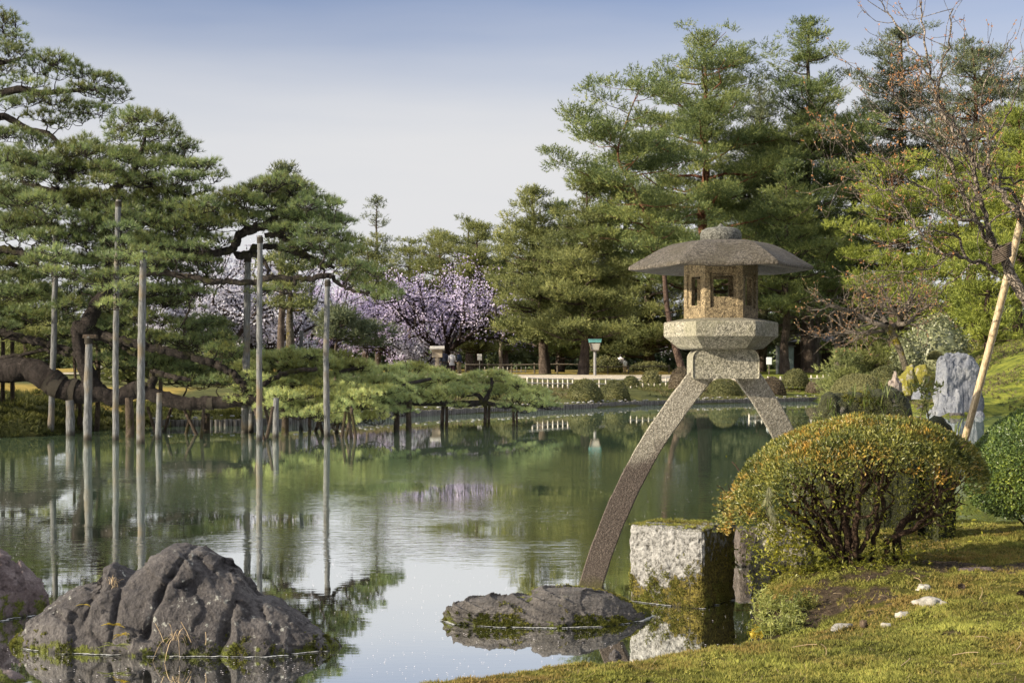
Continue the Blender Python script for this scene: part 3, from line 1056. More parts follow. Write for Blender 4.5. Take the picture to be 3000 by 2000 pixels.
Yb2 = 9.3
top = px_line([(-330, 1800), (-250, 1670), (-120, 1600), (-20, 1618), (20, 1645), (60, 1680), (110, 1712), (138, 1745), (142, 1790)], Yb2)
x0, x1 = top[0, 0], top[-1, 0]
v, f = loaf(top, [(x0, Yb2), (x0 + .4, Yb2 - .4), (x1 - .3, Yb2 - .36), (x1, Yb2)], [(x0, Yb2 + .05), (x0 + .5, Yb2 + .5), (x1 - .2, Yb2 + .3), (x1, Yb2 + .03)], 160, 110, base=-.25, amp=.025, freq=2.5, seed=14, chunk=.012, facet=.04)
rock('boulder', 'smooth reddish-grey boulder cut by the left edge with moss along its foot', v, f, ROCK_C)

Yb3 = 7.25
top = px_line([(-160, 2060), (-100, 1985), (-30, 1958), (30, 1966), (70, 1985), (95, 2010), (102, 2060)], Yb3)
x0, x1 = top[0, 0], top[-1, 0]
v, f = loaf(top, [(x0, Yb3), (x0 + .2, Yb3 - .2), (x1, Yb3)], [(x0, Yb3 + .02), (x0 + .2, Yb3 + .2), (x1, Yb3 + .02)], 90, 60, base=-.2, amp=.02, freq=3, seed=24, chunk=.02)
rock('rock', 'low dark wet rock in the bottom left corner of the pond', v, f, ROCK_C)

# long flat rock with slanting strata
Yb4 = 9.05
top = px_line([(1302, 1815), (1306, 1782), (1325, 1762), (1380, 1746), (1440, 1741), (1520, 1740), (1558, 1742), (1565, 1728), (1590, 1720), (1650, 1720), (1720, 1728), (1780, 1745), (1820, 1760), (1852, 1772), (1880, 1787), (1905, 1800), (1922, 1818)], Yb4)
x0, x1 = top[0, 0], top[-1, 0]
front = [(x0, Yb4 - .02), (x0 + .08, Yb4 - .16), (x0 + .3, Yb4 - .24), (x0 + .7, Yb4 - .29), (x1 - .35, Yb4 - .24), (x1 - .1, Yb4 - .06), (x1, Yb4 + .14)]
back = [(x0, Yb4), (x0 + .2, Yb4 + .12), (x0 + .55, Yb4 + .26), (x1 - .3, Yb4 + .36), (x1, Yb4 + .18)]
v, f = loaf(top, front, back, 240, 140, base=-.16, amp=.007, freq=4, seed=34, pw=.85, chunk=.004, facet=.014, strat=.026, strat_dir=(.26, -.12, 1.0))
FLATROCK = rock('flat_rock', 'long low layered rock with moss patches lying in front of the lantern leg', v, f, ROCK_B)

# squared stone post with white chipped face
M = Mat('stone_block')
xyz = M.n('ShaderNodeSeparateXYZ')
M.l(M.n('ShaderNodeNewGeometry').outputs['Position'], xyz.inputs[0])
nz = M.n('ShaderNodeSeparateXYZ')
M.l(M.n('ShaderNodeNewGeometry').outputs['Normal'], nz.inputs[0])
a = M.noise(34, 4, .6)
b = M.noise(13, 8, .7)
fine = M.noise(150, 3, .6)
c = M.ramp(M.math('ADD', M.math('MULTIPLY', a, .7), M.math('MULTIPLY', fine, .3)), [(0.36, (0.030, 0.028, 0.024)), (0.46, (0.14, 0.138, 0.134)), (0.60, (0.26, 0.257, 0.252))])
grey = M.ramp(fine, [(0.35, (0.07, 0.07, 0.06)), (0.65, (0.20, 0.195, 0.175))])
c = M.mix(M.range(nz.outputs['Z'], .4, .8), c, grey)
mcol = M.ramp(M.noise(60, 4, .7), [(0.36, (0.026, 0.023, 0.008)), (0.50, (0.085, 0.070, 0.016)), (0.66, (0.19, 0.155, 0.03))])
low = M.range(xyz.outputs['Z'], .02, .44, .36, -.06)
edge = M.range(xyz.outputs['X'], 1.02, 1.30, 0.0, .14)
topm = M.range(nz.outputs['Z'], .5, .9, 0.0, .20)
rightm = M.range(nz.outputs['X'], .45, .75, 0.0, .22)
g = M.math('ADD', M.math('ADD', M.math('ADD', b, low), M.math('ADD', edge, topm)), rightm)
g = M.math('ADD', g, M.math('MULTIPLY', M.math('SUBTRACT', a, .5), .40))
mk = M.range(g, .72, .82)
c = M.mix(mk, c, mcol)
c = M.mix(M.range(xyz.outputs['Z'], 0.0, .03, .8, 0.0), c, (0.012, 0.012, 0.010))
M.base(c, .9, .2)
h = M.math('ADD', M.math('MULTIPLY', a, 1.2), M.math('MULTIPLY', M.math('MULTIPLY', mk, M.noise(60, 4, .7)), 1.2))
M.bump(h, .9, .03)
BLOCK_M = M.m

def stone_block(corner, fl, fr, z0, z1, n, seed, amp, mat):
    """Box from its near corner with edges fl (to the left) and fr (to the right), roughened."""
    mb = MB()
    corner, fl, fr = (np.append(np.asarray(k, float), 0) for k in (corner, fl, fr))
    up = np.array([0, 0, z1 - z0])
    o_ = corner + [0, 0, z0]
    ctr = o_ + (fl + fr + up) / 2
    t = np.linspace(0, 1, n)
    A, B = np.meshgrid(t, t)
    i = (np.arange(n - 1)[:, None] * n + np.arange(n - 1)[None]).ravel()
    fq = np.stack([i, i + 1, i + 1 + n, i + n], 1)
    for org, e1, e2, flip in ((o_, fl, up, True), (o_, fr, up, False), (o_ + fl, fr, up, True), (o_ + fr, fl, up, False), (o_ + up, fl, fr, True)):
        v_ = org + A.ravel()[:, None] * e1 + B.ravel()[:, None] * e2
        rel = v_ - ctr
        # soften the edges
        loc = np.stack([rel @ unit(fl) / (np.linalg.norm(fl) / 2), rel @ unit(fr) / (np.linalg.norm(fr) / 2), rel[:, 2] / (up[2] / 2)], 1)
        srt = np.sort(np.abs(loc), axis=1)
        rnd = smooth(.90, 1.0, srt[:, 1])
        v_ = v_ - rel * (rnd * .035)[:, None]
        dsp = fbm(v_ * 8, 4, seed, .6) * amp + (worley(v_ * 22, seed + 1)[0] - .45) * amp * .9
        v_ = v_ + unit(rel) * dsp[:, None]
        mb.add(v_, fq[:, ::-1] if flip else fq)
    return mb
cor = W(2057, 1783)[:2]
fl = W(1843, 1760)[:2] - cor
fr = W(2156, 1752)[:2] - cor
ztop = EYE - (1552 - YH) * cor[1] / F
mb = stone_block(cor, fl, fr, -.3, ztop, 90, 81, .013, BLOCK_M)
BLOCK = solo('stone_post', mb, BLOCK_M, 'squat square stone post with a white chipped face and moss on its foot', 'stone post', (cor[0], cor[1] + .2, 0))

cor2 = np.array([P(2160, 1080, 11.6)[0], 11.5])
mb = stone_block(cor2, (-.03, .32), (.34, .05), -.0, EYE - (1552 - YH) * 11.5 / F, 26, 83, .012, ROCK_C)
solo('stone_slab', mb, rock_mat('rock_brown', [(0.02, 0.016, 0.014), (0.06, 0.048, 0.042), (0.12, 0.10, 0.09)], moss_amt=.1, wet=True), 'small dark brown stone slab at the water edge under the azalea', 'stone slab', (cor2[0] + .15, cor2[1] + .15, 0))

# mossy upright stone holding the bank under the azalea
Ym = 10.0
top = px_line([(2206, 1710), (2214, 1590), (2228, 1545), (2262, 1525), (2310, 1520), (2350, 1540), (2372, 1600), (2380, 1720)], Ym)
x0, x1 = top[0, 0], top[-1, 0]
v, f = loaf(top, [(x0, Ym - .05), (x0 + .08, Ym - .22), (x1 - .08, Ym - .2), (x1, Ym)], [(x0, Ym), (x0 + .1, Ym + .3), (x1, Ym + .05)], 90, 80, base=-.2, amp=.03, freq=4, seed=44, chunk=.03, pw=.45)
rock('mossy_stone', 'yellow-green mossy upright stone at the water edge left of the azalea stems', v, f,
     rock_mat('rock_edge', [(0.06, 0.055, 0.045), (0.16, 0.15, 0.12), (0.33, 0.31, 0.27)], moss=(0.20, 0.16, 0.02), moss_z=(.1, .6), moss_amt=-.05, top_moss=.3, scale=4, lichen=False))

# mossy rock behind the azalea
Yr = 12.2
top = px_line([(2390, 1330), (2389, 1250), (2394, 1190), (2404, 1160), (2425, 1148), (2470, 1150), (2540, 1152), (2585, 1140), (2605, 1130), (2630, 1138), (2648, 1155), (2662, 1185), (2678, 1250), (2692, 1330)], Yr)
x0, x1 = top[0, 0], top[-1, 0]
v, f = loaf(top, [(x0, Yr - .1), (x0 + .1, Yr - .25), (x1 - .15, Yr - .25), (x1, Yr)], [(x0, Yr), (x0 + .15, Yr + .3), (x1 - .1, Yr + .3), (x1, Yr + .05)], 150, 100, base=-.2, facet=.02, amp=.014, freq=3.0, seed=54, chunk=.012, pw=.36)
MROCK = rock('mossy_rock', 'dark moss-covered rock with grass growing on it behind the clipped azalea', v, f, ROCK_MOSS)
v, f = loaf(px_line([(2700, 1290), (2708, 1240), (2735, 1217), (2760, 1220), (2785, 1250), (2795, 1300)], 11.2), [(3.15, 11.2), (3.3, 11.0), (3.5, 11.2)], [(3.15, 11.25), (3.3, 11.4), (3.5, 11.25)], 50, 40, base=.2, amp=.012, freq=6, seed=56, chunk=.01, pw=.5)
rock('rock', 'small dark stone peeping over the azalea beside the bamboo pole', v, f, ROCK_MOSS)

# standing stone across the inlet
Yst = 48.3
top = px_line([(2736, 1205), (2742, 1120), (2738, 1075), (2745, 1045), (2775, 1034), (2810, 1031), (2832, 1036), (2848, 1048), (2862, 1080), (2874, 1110), (2880, 1150), (2884, 1205)], Yst)
x0, x1 = top[0, 0], top[-1, 0]
v, f = loaf(top, [(x0, Yst), (x0 + .3, Yst - .45), (x1 - .4, Yst - .35), (x1, Yst)], [(x0, Yst + .1), (x0 + .5, Yst + .5), (x1, Yst + .1)], 110, 80, base=-.2, amp=.04, freq=1.1, seed=64, chunk=.02, facet=.10, pw=.40)
rock('standing_stone', 'tall blue-grey standing stone on the mossy bank across the inlet', v, f, ROCK_BLUE, 'standing stone')

def blob_rock(px, py, wpx, hpx, Y, seed, mat, label, name='rock', group=None, depth=.8):
    c = P(px, py, Y)
    w_, h_ = wpx * Y / F / 2, hpx * Y / F
    g = gz(c[0], Y) if Y > 15 else c[2]
    z0 = c[2]
    u = np.linspace(0, 1, 9)
    r_ = np.random.default_rng(seed)
    tp = np.stack([c[0] - w_ + 2 * w_ * u, z0 + h_ * np.sin(np.pi * np.clip(u, .04, .96)) ** .6 * (1 + .18 * r_.normal(size=9))], 1)
    tp[0, 1] = tp[-1, 1] = z0
    fr_ = np.stack([tp[:, 0], Y - w_ * depth * np.sin(np.pi * u) ** .6], 1)
    bk_ = np.stack([tp[:, 0], Y + w_ * depth * np.sin(np.pi * u) ** .6 + .001], 1)
    v_, f_ = loaf(tp, fr_, bk_, 44, 34, base=z0 - h_ * .35, amp=.09 * h_, freq=1.0 / max(w_, .02), seed=seed, chunk=.02 * h_, pw=.55, facet=.07 * h_)
    return rock(name, label, v_, f_, mat, group=group)
blob_rock(2622, 1145, 42, 52, 50.5, 91, rock_mat('rock_pinkish', [(0.06, 0.05, 0.04), (0.14, 0.115, 0.10), (0.23, 0.19, 0.17)], moss_amt=0, wet=False, scale=2), 'small pinkish pointed stone among mossy rocks left of the standing stone')
blob_rock(2660, 1135, 70, 62, 52, 92, ROCK_YEL, 'low mossy boulder right behind the pinkish pointed stone')
blob_rock(2708, 1118, 86, 46, 53, 93, ROCK_YEL, 'steep boulder under bright yellow moss touching the standing stone')
blob_rock(2700, 1160, 62, 26, 50, 94, ROCK_BLUE, 'flat bluish rock below the yellow mossy boulder')
blob_rock(2768, 1180, 40, 24, 46.6, 95, ROCK_BLUE, 'pale stone leaning at the left foot of the standing stone')
blob_rock(2800, 1193, 50, 44, 46.4, 96, ROCK_BLUE, 'rough blue-grey stone in front of the standing stone')
sh = [(2700, 1205, 36, 16), (2735, 1213, 44, 22), (2766, 1215, 40, 22), (2802, 1217, 48, 22), (2842, 1204, 32, 14), (2868, 1216, 34, 16), (2905, 1208, 26, 12), (2938, 1212, 30, 14), (2925, 1172, 30, 18), (2955, 1182, 44, 22)]
sl = ['pale shore stone farthest left of the row below the standing stone', 'second shore stone from the left below the standing stone', 'third shore stone from the left below the standing stone', 'wide shore stone just left of the bamboo pole across the inlet',
      'shore stone just right of the bamboo pole across the inlet', 'rounded bluish stone lying in the water by the far right shore', 'small shore stone right of the rounded bluish one', 'shore stone above the green shrub across the inlet',
      'grey stone on the mossy slope right of the standing stone', 'broad grey stone lower on the mossy slope, far right']
for k, (x, y, w_, h_) in enumerate(sh):
    q = W(x, y + 2, .02) if k < 8 else None
    Y = q[1] if k < 8 else 54
    blob_rock(x, y + (2 if k < 8 else 6), w_, h_, Y, 120 + k, ROCK_BLUE if k % 3 else ROCK_A, sl[k], 'shore_stone', 'stones along the far right shore')

# stones set in the near moss
PALE = plain_mat('pale_stone', (0.30, 0.285, 0.255), (0.11, 0.105, 0.09), 14, .85, bump=.8)
def bank_stone(px, py, L, Wd, Hh, rz, seed, label, mat=None):
    z = .30
    for _ in range(4):
        q = W(px, py, z)
        z = bz(q[0], q[1])
    r_ = np.random.default_rng(seed)
    nu, nv = 26, 18
    a_ = np.linspace(0, 2 * np.pi, nu, endpoint=False)
    rings_ = []
    for k in np.linspace(-.35, 1, nv):
        s_ = math.sqrt(max(0.0, 1 - max(k, 0) ** 2.2)) if k > 0 else 1.0
        ring = np.stack([np.cos(a_) * L / 2 * max(s_, .03), np.sin(a_) * Wd / 2 * max(s_, .03), np.full(nu, k * Hh)], 1)
        rings_.append(ring)
    v_ = np.concatenate(rings_)
    v_ = v_ * (1 + .30 * fbm(v_ * (2.2 / L) + seed, 3, seed) + .22 * facets(v_ * (3.2 / L), seed))[:, None]
    Rz = np.array(Matrix.Rotation(rz, 3, 'Z'))
    v_ = v_ @ Rz.T + [q[0], q[1], z]
    mb_ = MB()
    mb_.loft([v_[i * nu:(i + 1) * nu] for i in range(nv)])
    return solo('moss_bed_stone', mb_, mat or PALE, label, 'stone', (q[0], q[1], z))
bank_stone(2722, 1772, .25, .085, .040, -.45, 3, 'long whitish stone lying in the sunlit moss')
bank_stone(2708, 1732, .10, .06, .030, .2, 4, 'small whitish stone just behind the long white one')
bank_stone(2468, 1846, .16, .09, .030, .3, 5, 'flat grey stone at the lower edge of the bare slope', rock_mat('rock_grey', [(0.1, .1, .09), (.25, .24, .22), (.38, .36, .33)], moss_amt=0, wet=False, scale=9))
bank_stone(2642, 1808, .09, .055, .024, .3, 6, 'small pale stone between the flat grey stone and the long white one')
bank_stone(2600, 1824, .06, .04, .018, .0, 7, 'smallest pale pebble beside the pine cone')
bank_stone(2850, 1668, .22, .08, .022, .05, 8, 'flat brown stone half sunk in the shaded moss right of the azalea', ROCK_C)
blob_rock(1802, 1924, 40, 22, 6.9, 9, ROCK_A, 'small wedge of stone poking above the moss edge by the water')

# pale scum line where the water meets the near stones
import bmesh
mb = MB()
SR0 = np.random.default_rng(88)
for o_ in [o for o in COL.objects if o.name.split('.')[0] in ('boulder', 'flat_rock', 'stone_post', 'rock', 'mossy_stone') and o.location.y < 11 and o.parent is None]:
    bm = bmesh.new()
    bm.from_mesh(o_.data)
    oz = o_.location.z
    cut = bmesh.ops.bisect_plane(bm, geom=bm.verts[:] + bm.edges[:] + bm.faces[:], plane_co=(0, 0, .002 - oz), plane_no=(0, 0, 1))
    es = [g for g in cut['geom_cut'] if isinstance(g, bmesh.types.BMEdge)]
    if es:
        A = np.array([[e.verts[0].co[:], e.verts[1].co[:]] for e in es]) + np.array(o_.location)
        mid = A.mean(1)
        ctr = mid.mean(0)
        out = unit((mid - ctr) * [1, 1, 0])
        keep = fbm(mid * 7, 3, 99) > -.22
        w = (.014 + .022 * SR0.random(len(A)))[:, None]
        a_, b_, n_ = A[keep, 0], A[keep, 1], out[keep]
        a_[:, 2] = b_[:, 2] = .0045
        V = np.stack([a_ - n_ * .004, b_ - n_ * .004, b_ + n_ * w[keep], a_ + n_ * w[keep]], 1).reshape(-1, 3)
        mb.add(V, np.arange(len(V)).reshape(-1, 4))
    bm.free()
struct('water_scum', mb, plain_mat('scum', (0.40, 0.41, 0.42), (0.24, 0.245, 0.25), 30), 'stuff', flat=True)
# ------------------------------------------------------------------ trained pines on the left, their props
PINE_DARK = foliage_mat('pine_needles_dark', [(0.046, 0.065, 0.033), (0.110, 0.160, 0.066), (0.198, 0.251, 0.090), (0.368, 0.382, 0.116)], .7, .30, .35, .45, tint=((0.12, 0.12, 0.025), .35, .9))
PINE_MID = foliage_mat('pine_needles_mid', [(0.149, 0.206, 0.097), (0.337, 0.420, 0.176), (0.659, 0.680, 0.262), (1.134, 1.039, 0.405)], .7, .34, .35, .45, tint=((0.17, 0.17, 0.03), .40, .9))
BARK_PINE = bark_mat('pine_bark', (0.010, 0.008, 0.007), (0.058, 0.047, 0.043), scale=7)
BARK_LIMB = bark_mat('pine_limb_bark', (0.012, 0.010, 0.009), (0.080, 0.066, 0.058), moss=(0.05, 0.05, 0.018))
ROPE_M = plain_mat('straw_wrap', (0.050, 0.044, 0.036), (0.025, 0.022, 0.018), 40, .95, .1, (1, 1, 6), .8)

def px_limb(pts, n=6):
    """(px, py, radius px, Y) rows into (x, y, z, radius)."""
    q = [np.append(P(x, y, Y), r * Y / F) for x, y, r, Y in pts]
    return curve(np.array(q), n)

def dress(pads, limbs, wood, crown, rng, tuft=.155, dens=330, k=17, nwid=.0105, ysq=1.0, twig_r=.008, up=.75, spread=.46, mat=0, bark_seg=6):
    """Hang needle pads on the limbs: pads are (x, y, z, rx, rz); every pad gets a crooked branch from the nearest wood."""
    nodes = np.concatenate([l[:, :3] for l in limbs])
    nrad = np.concatenate([l[:, 3] for l in limbs])
    pads = np.asarray(pads, float)
    order = np.argsort([np.min(np.linalg.norm(nodes - p[:3], axis=1)) for p in pads])
    for p in pads[order]:
        c, rx, rz = p[:3], p[3], p[4]
        low = c - [0, 0, rz * .55]
        d = np.linalg.norm((nodes - low) * [1, .8, 1], axis=1) + .6 * np.maximum(0, nodes[:, 2] - low[2])
        j = int(np.argmin(d))
        a = nodes[j]
        L = np.linalg.norm(low - a)
        r0 = float(min(nrad[j] * .8, .016 + .020 * L))
        n = max(4, int(L / .22) + 3)
        t = np.linspace(0, 1, n)
        q = a + (low - a) * t[:, None]
        q[1:-1] += rng.normal(size=(n - 2, 3)) * np.array([.10, .10, .07]) * min(1.0, L * .8)
        q[:, 2] -= np.sin(t * np.pi) * L * .06
        rad = r0 + (max(.010, r0 * .4) - r0) * t
        cq = curve(np.column_stack([q, rad]), 3)
        wood.tube(cq[:, :3], cq[:, 3], bark_seg, cap=False)
        # forks that fan out under the pad
        m = max(3, int(5 * rx / .6))
        tips = []
        for s in range(m):
            an = 2 * np.pi * (s + rng.random()) / m
            e = c + np.array([np.cos(an) * rx * .75, np.sin(an) * rx * .75 * ysq, rng.uniform(-.35, .25) * rz])
            b = cq[-1, :3]
            mid = (b + e) / 2 + rng.normal(size=3) * .06 * rx + [0, 0, -.10 * rz]
            qq = curve(np.array([b, mid, e]), 3)
            wood.tube(qq, np.linspace(max(.009, r0 * .35), .005, len(qq)), 4, cap=False)
            tips.append(qq)
        nodes = np.concatenate([nodes, cq[:, :3]])
        nrad = np.concatenate([nrad, cq[:, 3]])
        tips = np.concatenate(tips)
        # tufts over a flattened dome
        N = int(dens * rx * (rx * ysq * .5 + rz))
        N = max(N, 12)
        an = rng.random(N) * 2 * np.pi
        rr_ = np.sqrt(rng.random(N))
        lob = 1 + .22 * np.sin(an * 3 + rng.random() * 6) + .14 * np.sin(an * 5 + rng.random() * 6)
        x, y = np.cos(an) * rr_ * lob, np.sin(an) * rr_ * lob
        dome = np.sqrt(np.maximum(0, 1 - np.minimum(rr_, 1) ** 2))
        zz = dome * (1 - .9 * rng.random(N) ** 1.5) - .22 * rng.random(N)
        zz += .22 * vnoise(np.stack([x * 2.2 + c[0], y * 2.2 + c[1], zz + c[2]], 1), 3)
        tc = c + np.stack([x * rx, y * rx * ysq, zz * rz], 1)
        td = np.stack([x * .7, y * .7, np.full(N, up)], 1) + rng.normal(size=(N, 3)) * .22
        crown.needles(tc, td, k, tuft, nwid, spread, rng, mat)
        # thin twigs up to some of the tufts
        sel = rng.random(N) < .40
        for q_, dq in zip(tc[sel], td[sel]):
            b = tips[np.argmin(np.linalg.norm(tips - q_, axis=1))]
            e = q_ + unit(dq) * tuft * .25
            mid = (b + e) / 2 + rng.normal(size=3) * .03
            wood.tube(np.array([b, mid, e]), [twig_r, twig_r * .8, twig_r * .5], 3, cap=False)

def px_pads(rows, Y0, jit, rng):
    out = []
    for row in rows:
        x, y, rx, ry = row[:4]
        Y = (row[4] if len(row) > 4 else Y0) + rng.normal() * jit
        c = P(x, y, Y)
        out.append([*c, rx * Y / F, ry * Y / F])
    return out

PR = np.random.default_rng(101)
YK = 34.6      # the great pine stands in the water edge about here

# tall pine cut by the left edge --------------------------------------------------
YA = 37.0
base = P(-190, 1080, YA)
base[2] = gz(base[0], YA)
tall = thing('pine_tree', 'tallest pine at the left edge with dark open crown above the sprawling pine', 'pine tree', base)
wood, crown = MB(), MB()
limbs = [px_limb(l) for l in (
    [(-190, 1160, 34, YA), (-175, 900, 30, YA), (-200, 640, 27, YA), (-170, 430, 24, YA), (-120, 270, 20, YA), (-90, 170, 13, YA), (-60, 90, 8, YA)],
    [(-140, 320, 14, YA), (-60, 290, 13, YA), (0, 275, 12, YA - .2), (60, 262, 11, YA - .3), (110, 272, 9, YA - .3), (190, 268, 7, YA - .4), (260, 262, 5, YA - .4)],
    [(-170, 440, 14, YA), (-70, 380, 12, YA), (0, 342, 11, YA + .2), (40, 355, 10, YA + .3), (85, 380, 9, YA + .3), (140, 392, 8, YA + .2), (180, 430, 6, YA)],
    [(-190, 560, 12, YA), (-80, 500, 10, YA - .5), (0, 470, 8, YA - .6), (60, 470, 6, YA - .6)],
    [(-100, 200, 10, YA), (-40, 190, 8, YA - .2), (30, 180, 6, YA - .3), (60, 170, 4, YA - .3)])]
for l in limbs:
    wood.tube(l[:, :3], l[:, 3], 9, wob=.10)
rows = [(12, 78, 48, 30), (-30, 60, 50, 34), (50, 118, 40, 26), (28, 158, 50, 26), (-25, 150, 60, 34), (70, 150, 22, 16), (5, 205, 52, 24), (110, 195, 50, 26), (150, 178, 48, 22), (195, 192, 42, 22), (230, 215, 38, 20), (165, 222, 46, 18),
        (268, 232, 42, 20), (305, 238, 40, 20), (338, 250, 26, 14), (362, 276, 22, 14), (330, 292, 40, 18), (285, 275, 46, 18), (235, 262, 46, 16), (150, 290, 60, 22), (80, 300, 56, 20), (20, 310, 50, 18), (205, 318, 56, 18), (265, 322, 50, 16), (300, 330, 34, 14),
        (240, 352, 44, 14), (130, 345, 56, 18), (50, 400, 60, 26), (-20, 400, 60, 26), (110, 428, 56, 24), (10, 452, 60, 26), (60, 232, 40, 14), (-10, 255, 40, 16), (100, 250, 36, 12), (170, 370, 40, 14)]
rows += [(x_ + PR.normal() * 10, y_ + PR.normal() * 8, 48, 20) for y_ in range(470, 860, 34) for x_ in (-60, -5, 48, 100) if PR.random() < .85]
limbs += [px_limb(l) for l in ([(-190, 700, 11, YA), (-80, 660, 9, YA), (0, 640, 8, YA), (80, 650, 5, YA)], [(-190, 820, 11, YA), (-80, 790, 9, YA), (0, 770, 8, YA), (90, 790, 5, YA)])]
for l in limbs[-2:]:
    wood.tube(l[:, :3], l[:, 3], 8, wob=.1)
dress([[p_[0], p_[1], p_[2], p_[3] * 1.12, p_[4] * 1.25] for p_ in px_pads(rows, YA - .3, .7, PR)], limbs, wood, crown, PR, dens=330)
part('trunk', wood, BARK_PINE, tall)
part('crown', crown, PINE_DARK, tall, flat=True)

# the great sprawling pine ---------------------------------------------------------
base = P(-60, 1100, YK + 1)
base[2] = gz(base[0], YK + 1)
great = thing('pine_tree', 'great old sprawling pine with thick low trunk lying over the water on many props', 'pine tree', base)
wood, crown = MB(), MB()
trunk = px_limb([(-260, 1190, 50, YK + 2.0), (-130, 1110, 46, YK + 1.2), (-20, 1088, 37, YK + .6), (50, 1080, 36, YK + .3), (100, 1085, 37, YK + .2), (140, 1108, 36, YK), (180, 1135, 34, YK), (235, 1148, 33, YK), (290, 1150, 26, YK), (330, 1165, 24, YK),
                 (370, 1155, 25, YK), (400, 1140, 24, YK), (440, 1150, 22, YK), (490, 1170, 21, YK), (550, 1182, 20, YK), (600, 1180, 19, YK), (650, 1178, 19, YK), (700, 1172, 19, YK), (745, 1172, 17, YK), (800, 1180, 14, YK), (860, 1198, 10, YK)])
upright = px_limb([(275, 1140, 26, YK), (255, 1090, 24, YK), (238, 1040, 20, YK), (228, 990, 18, YK), (228, 958, 19, YK), (252, 958, 22, YK - .1), (268, 925, 22, YK - .1), (285, 890, 20, YK), (310, 850, 16, YK), (322, 800, 15, YK), (318, 740, 14, YK + .1), (300, 690, 14, YK + .2),
                   (280, 640, 14, YK + .2), (268, 600, 14, YK + .2), (272, 582, 13, YK + .2), (310, 570, 12, YK + .2), (345, 545, 11, YK + .2), (375, 520, 11, YK + .1), (395, 495, 10, YK), (400, 470, 8, YK), (420, 430, 6, YK), (425, 395, 4, YK)])
others = [px_limb(l) for l in (
    [(250, 965, 17, YK), (300, 975, 14, YK), (340, 993, 13, YK - .2), (390, 1005, 13, YK - .2), (440, 1018, 13, YK - .2), (500, 1032, 12, YK - .2), (560, 1046, 12, YK - .1), (620, 1062, 12, YK), (665, 1085, 11, YK), (695, 1105, 11, YK), (718, 1135, 11, YK), (712, 1165, 11, YK)],
    [(260, 985, 10, YK), (320, 998, 8, YK + .1), (350, 1010, 8, YK + .1), (375, 1025, 7, YK + .1), (400, 1037, 7, YK)],
    [(-120, 950, 15, YK + 1), (-10, 970, 14, YK + .9), (60, 990, 13, YK + .8), (120, 1005, 12, YK + .6), (180, 1018, 10, YK + .4), (225, 1030, 9, YK + .1)],
    [(-80, 1060, 8, YK + .7), (0, 1050, 7, YK + .6), (60, 1038, 6, YK + .5), (120, 1028, 6, YK + .5), (170, 1032, 6, YK + .3), (225, 1045, 6, YK)],
    [(-120, 715, 12, YK + .4), (0, 730, 12, YK + .4), (50, 737, 11, YK + .3), (85, 750, 9, YK + .2), (130, 755, 7, YK + .2), (180, 745, 6, YK), (240, 748, 5, YK)],
    [(272, 582, 11, YK + .2), (230, 565, 10, YK + .5), (170, 562, 9, YK + .8), (110, 548, 8, YK + 1), (60, 530, 6, YK + 1.2)],
    [(318, 735, 10, YK + .1), (370, 740, 10, YK - .3), (430, 735, 10, YK - .6), (490, 728, 10, YK - .6), (540, 735, 8, YK - .6)],
    [(316, 790, 9, YK), (400, 800, 7, YK - .6), (480, 802, 8, YK - .8), (560, 812, 8, YK - 1), (620, 822, 9, YK - 1), (665, 824, 9, YK - 1), (720, 828, 9, YK - 1), (760, 822, 9, YK - 1), (800, 812, 9, YK - 1), (860, 817, 9, YK - 1), (910, 815, 9, YK - 1), (955, 805, 9, YK - 1), (985, 822, 6, YK - 1), (1020, 848, 5, YK - 1), (1080, 860, 4, YK - 1)],
    [(540, 735, 8, YK - .5), (600, 745, 10, YK - .3), (650, 738, 12, YK), (690, 718, 12, YK), (700, 690, 13, YK), (740, 670, 13, YK), (775, 660, 12, YK), (820, 668, 9, YK), (870, 672, 7, YK), (900, 690, 5, YK)],
    [(690, 750, 12, YK + .3), (735, 745, 12, YK + .3), (745, 725, 10, YK + .3), (770, 720, 9, YK + .3), (820, 728, 8, YK + .2), (870, 740, 7, YK), (920, 765, 6, YK - .1), (980, 785, 5, YK - .2)],
    [(775, 690, 8, YK), (815, 690, 8, YK), (850, 710, 7, YK), (900, 745, 5, YK), (950, 770, 4, YK)],
    [(775, 660, 10, YK), (800, 640, 10, YK), (810, 618, 10, YK), (835, 615, 8, YK), (880, 612, 6, YK), (930, 622, 5, YK)],
    [(740, 672, 9, YK), (715, 655, 8, YK), (700, 630, 7, YK), (690, 600, 5, YK)],
    [(440, 1145, 14, YK), (448, 1100, 12, YK), (450, 1092, 11, YK), (480, 1098, 9, YK - .1), (520, 1108, 8, YK - .2), (560, 1112, 5, YK - .2)],
    [(400, 500, 7, YK), (440, 540, 7, YK), (500, 565, 6, YK), (560, 575, 5, YK), (610, 560, 4, YK)],
    [(560, 880, 3, YK - .3), (545, 930, 3, YK - .3), (530, 960, 3, YK - .3)],
    [(745, 1172, 9, YK), (780, 1120, 8, YK + .2), (850, 1090, 7, YK + .4), (930, 1080, 6, YK + .5)],
    [(745, 745, 7, YK), (775, 765, 6, YK - .2), (790, 800, 5, YK - .3), (830, 830, 4, YK - .3)])]
limbs = [trunk, upright] + others
wood.tube(trunk[:, :3], trunk[:, 3], 18, wob=.16, seed=2)
wood.tube(upright[:, :3], upright[:, 3], 14, wob=.16, seed=3)
lw = MB()
for l in others:
    l2 = l.copy()
    l2[1:-1, :3] += PR.normal(size=(len(l) - 2, 3)) * .02
    lw.tube(l2[:, :3], l2[:, 3], 8, wob=.14)
rows = []
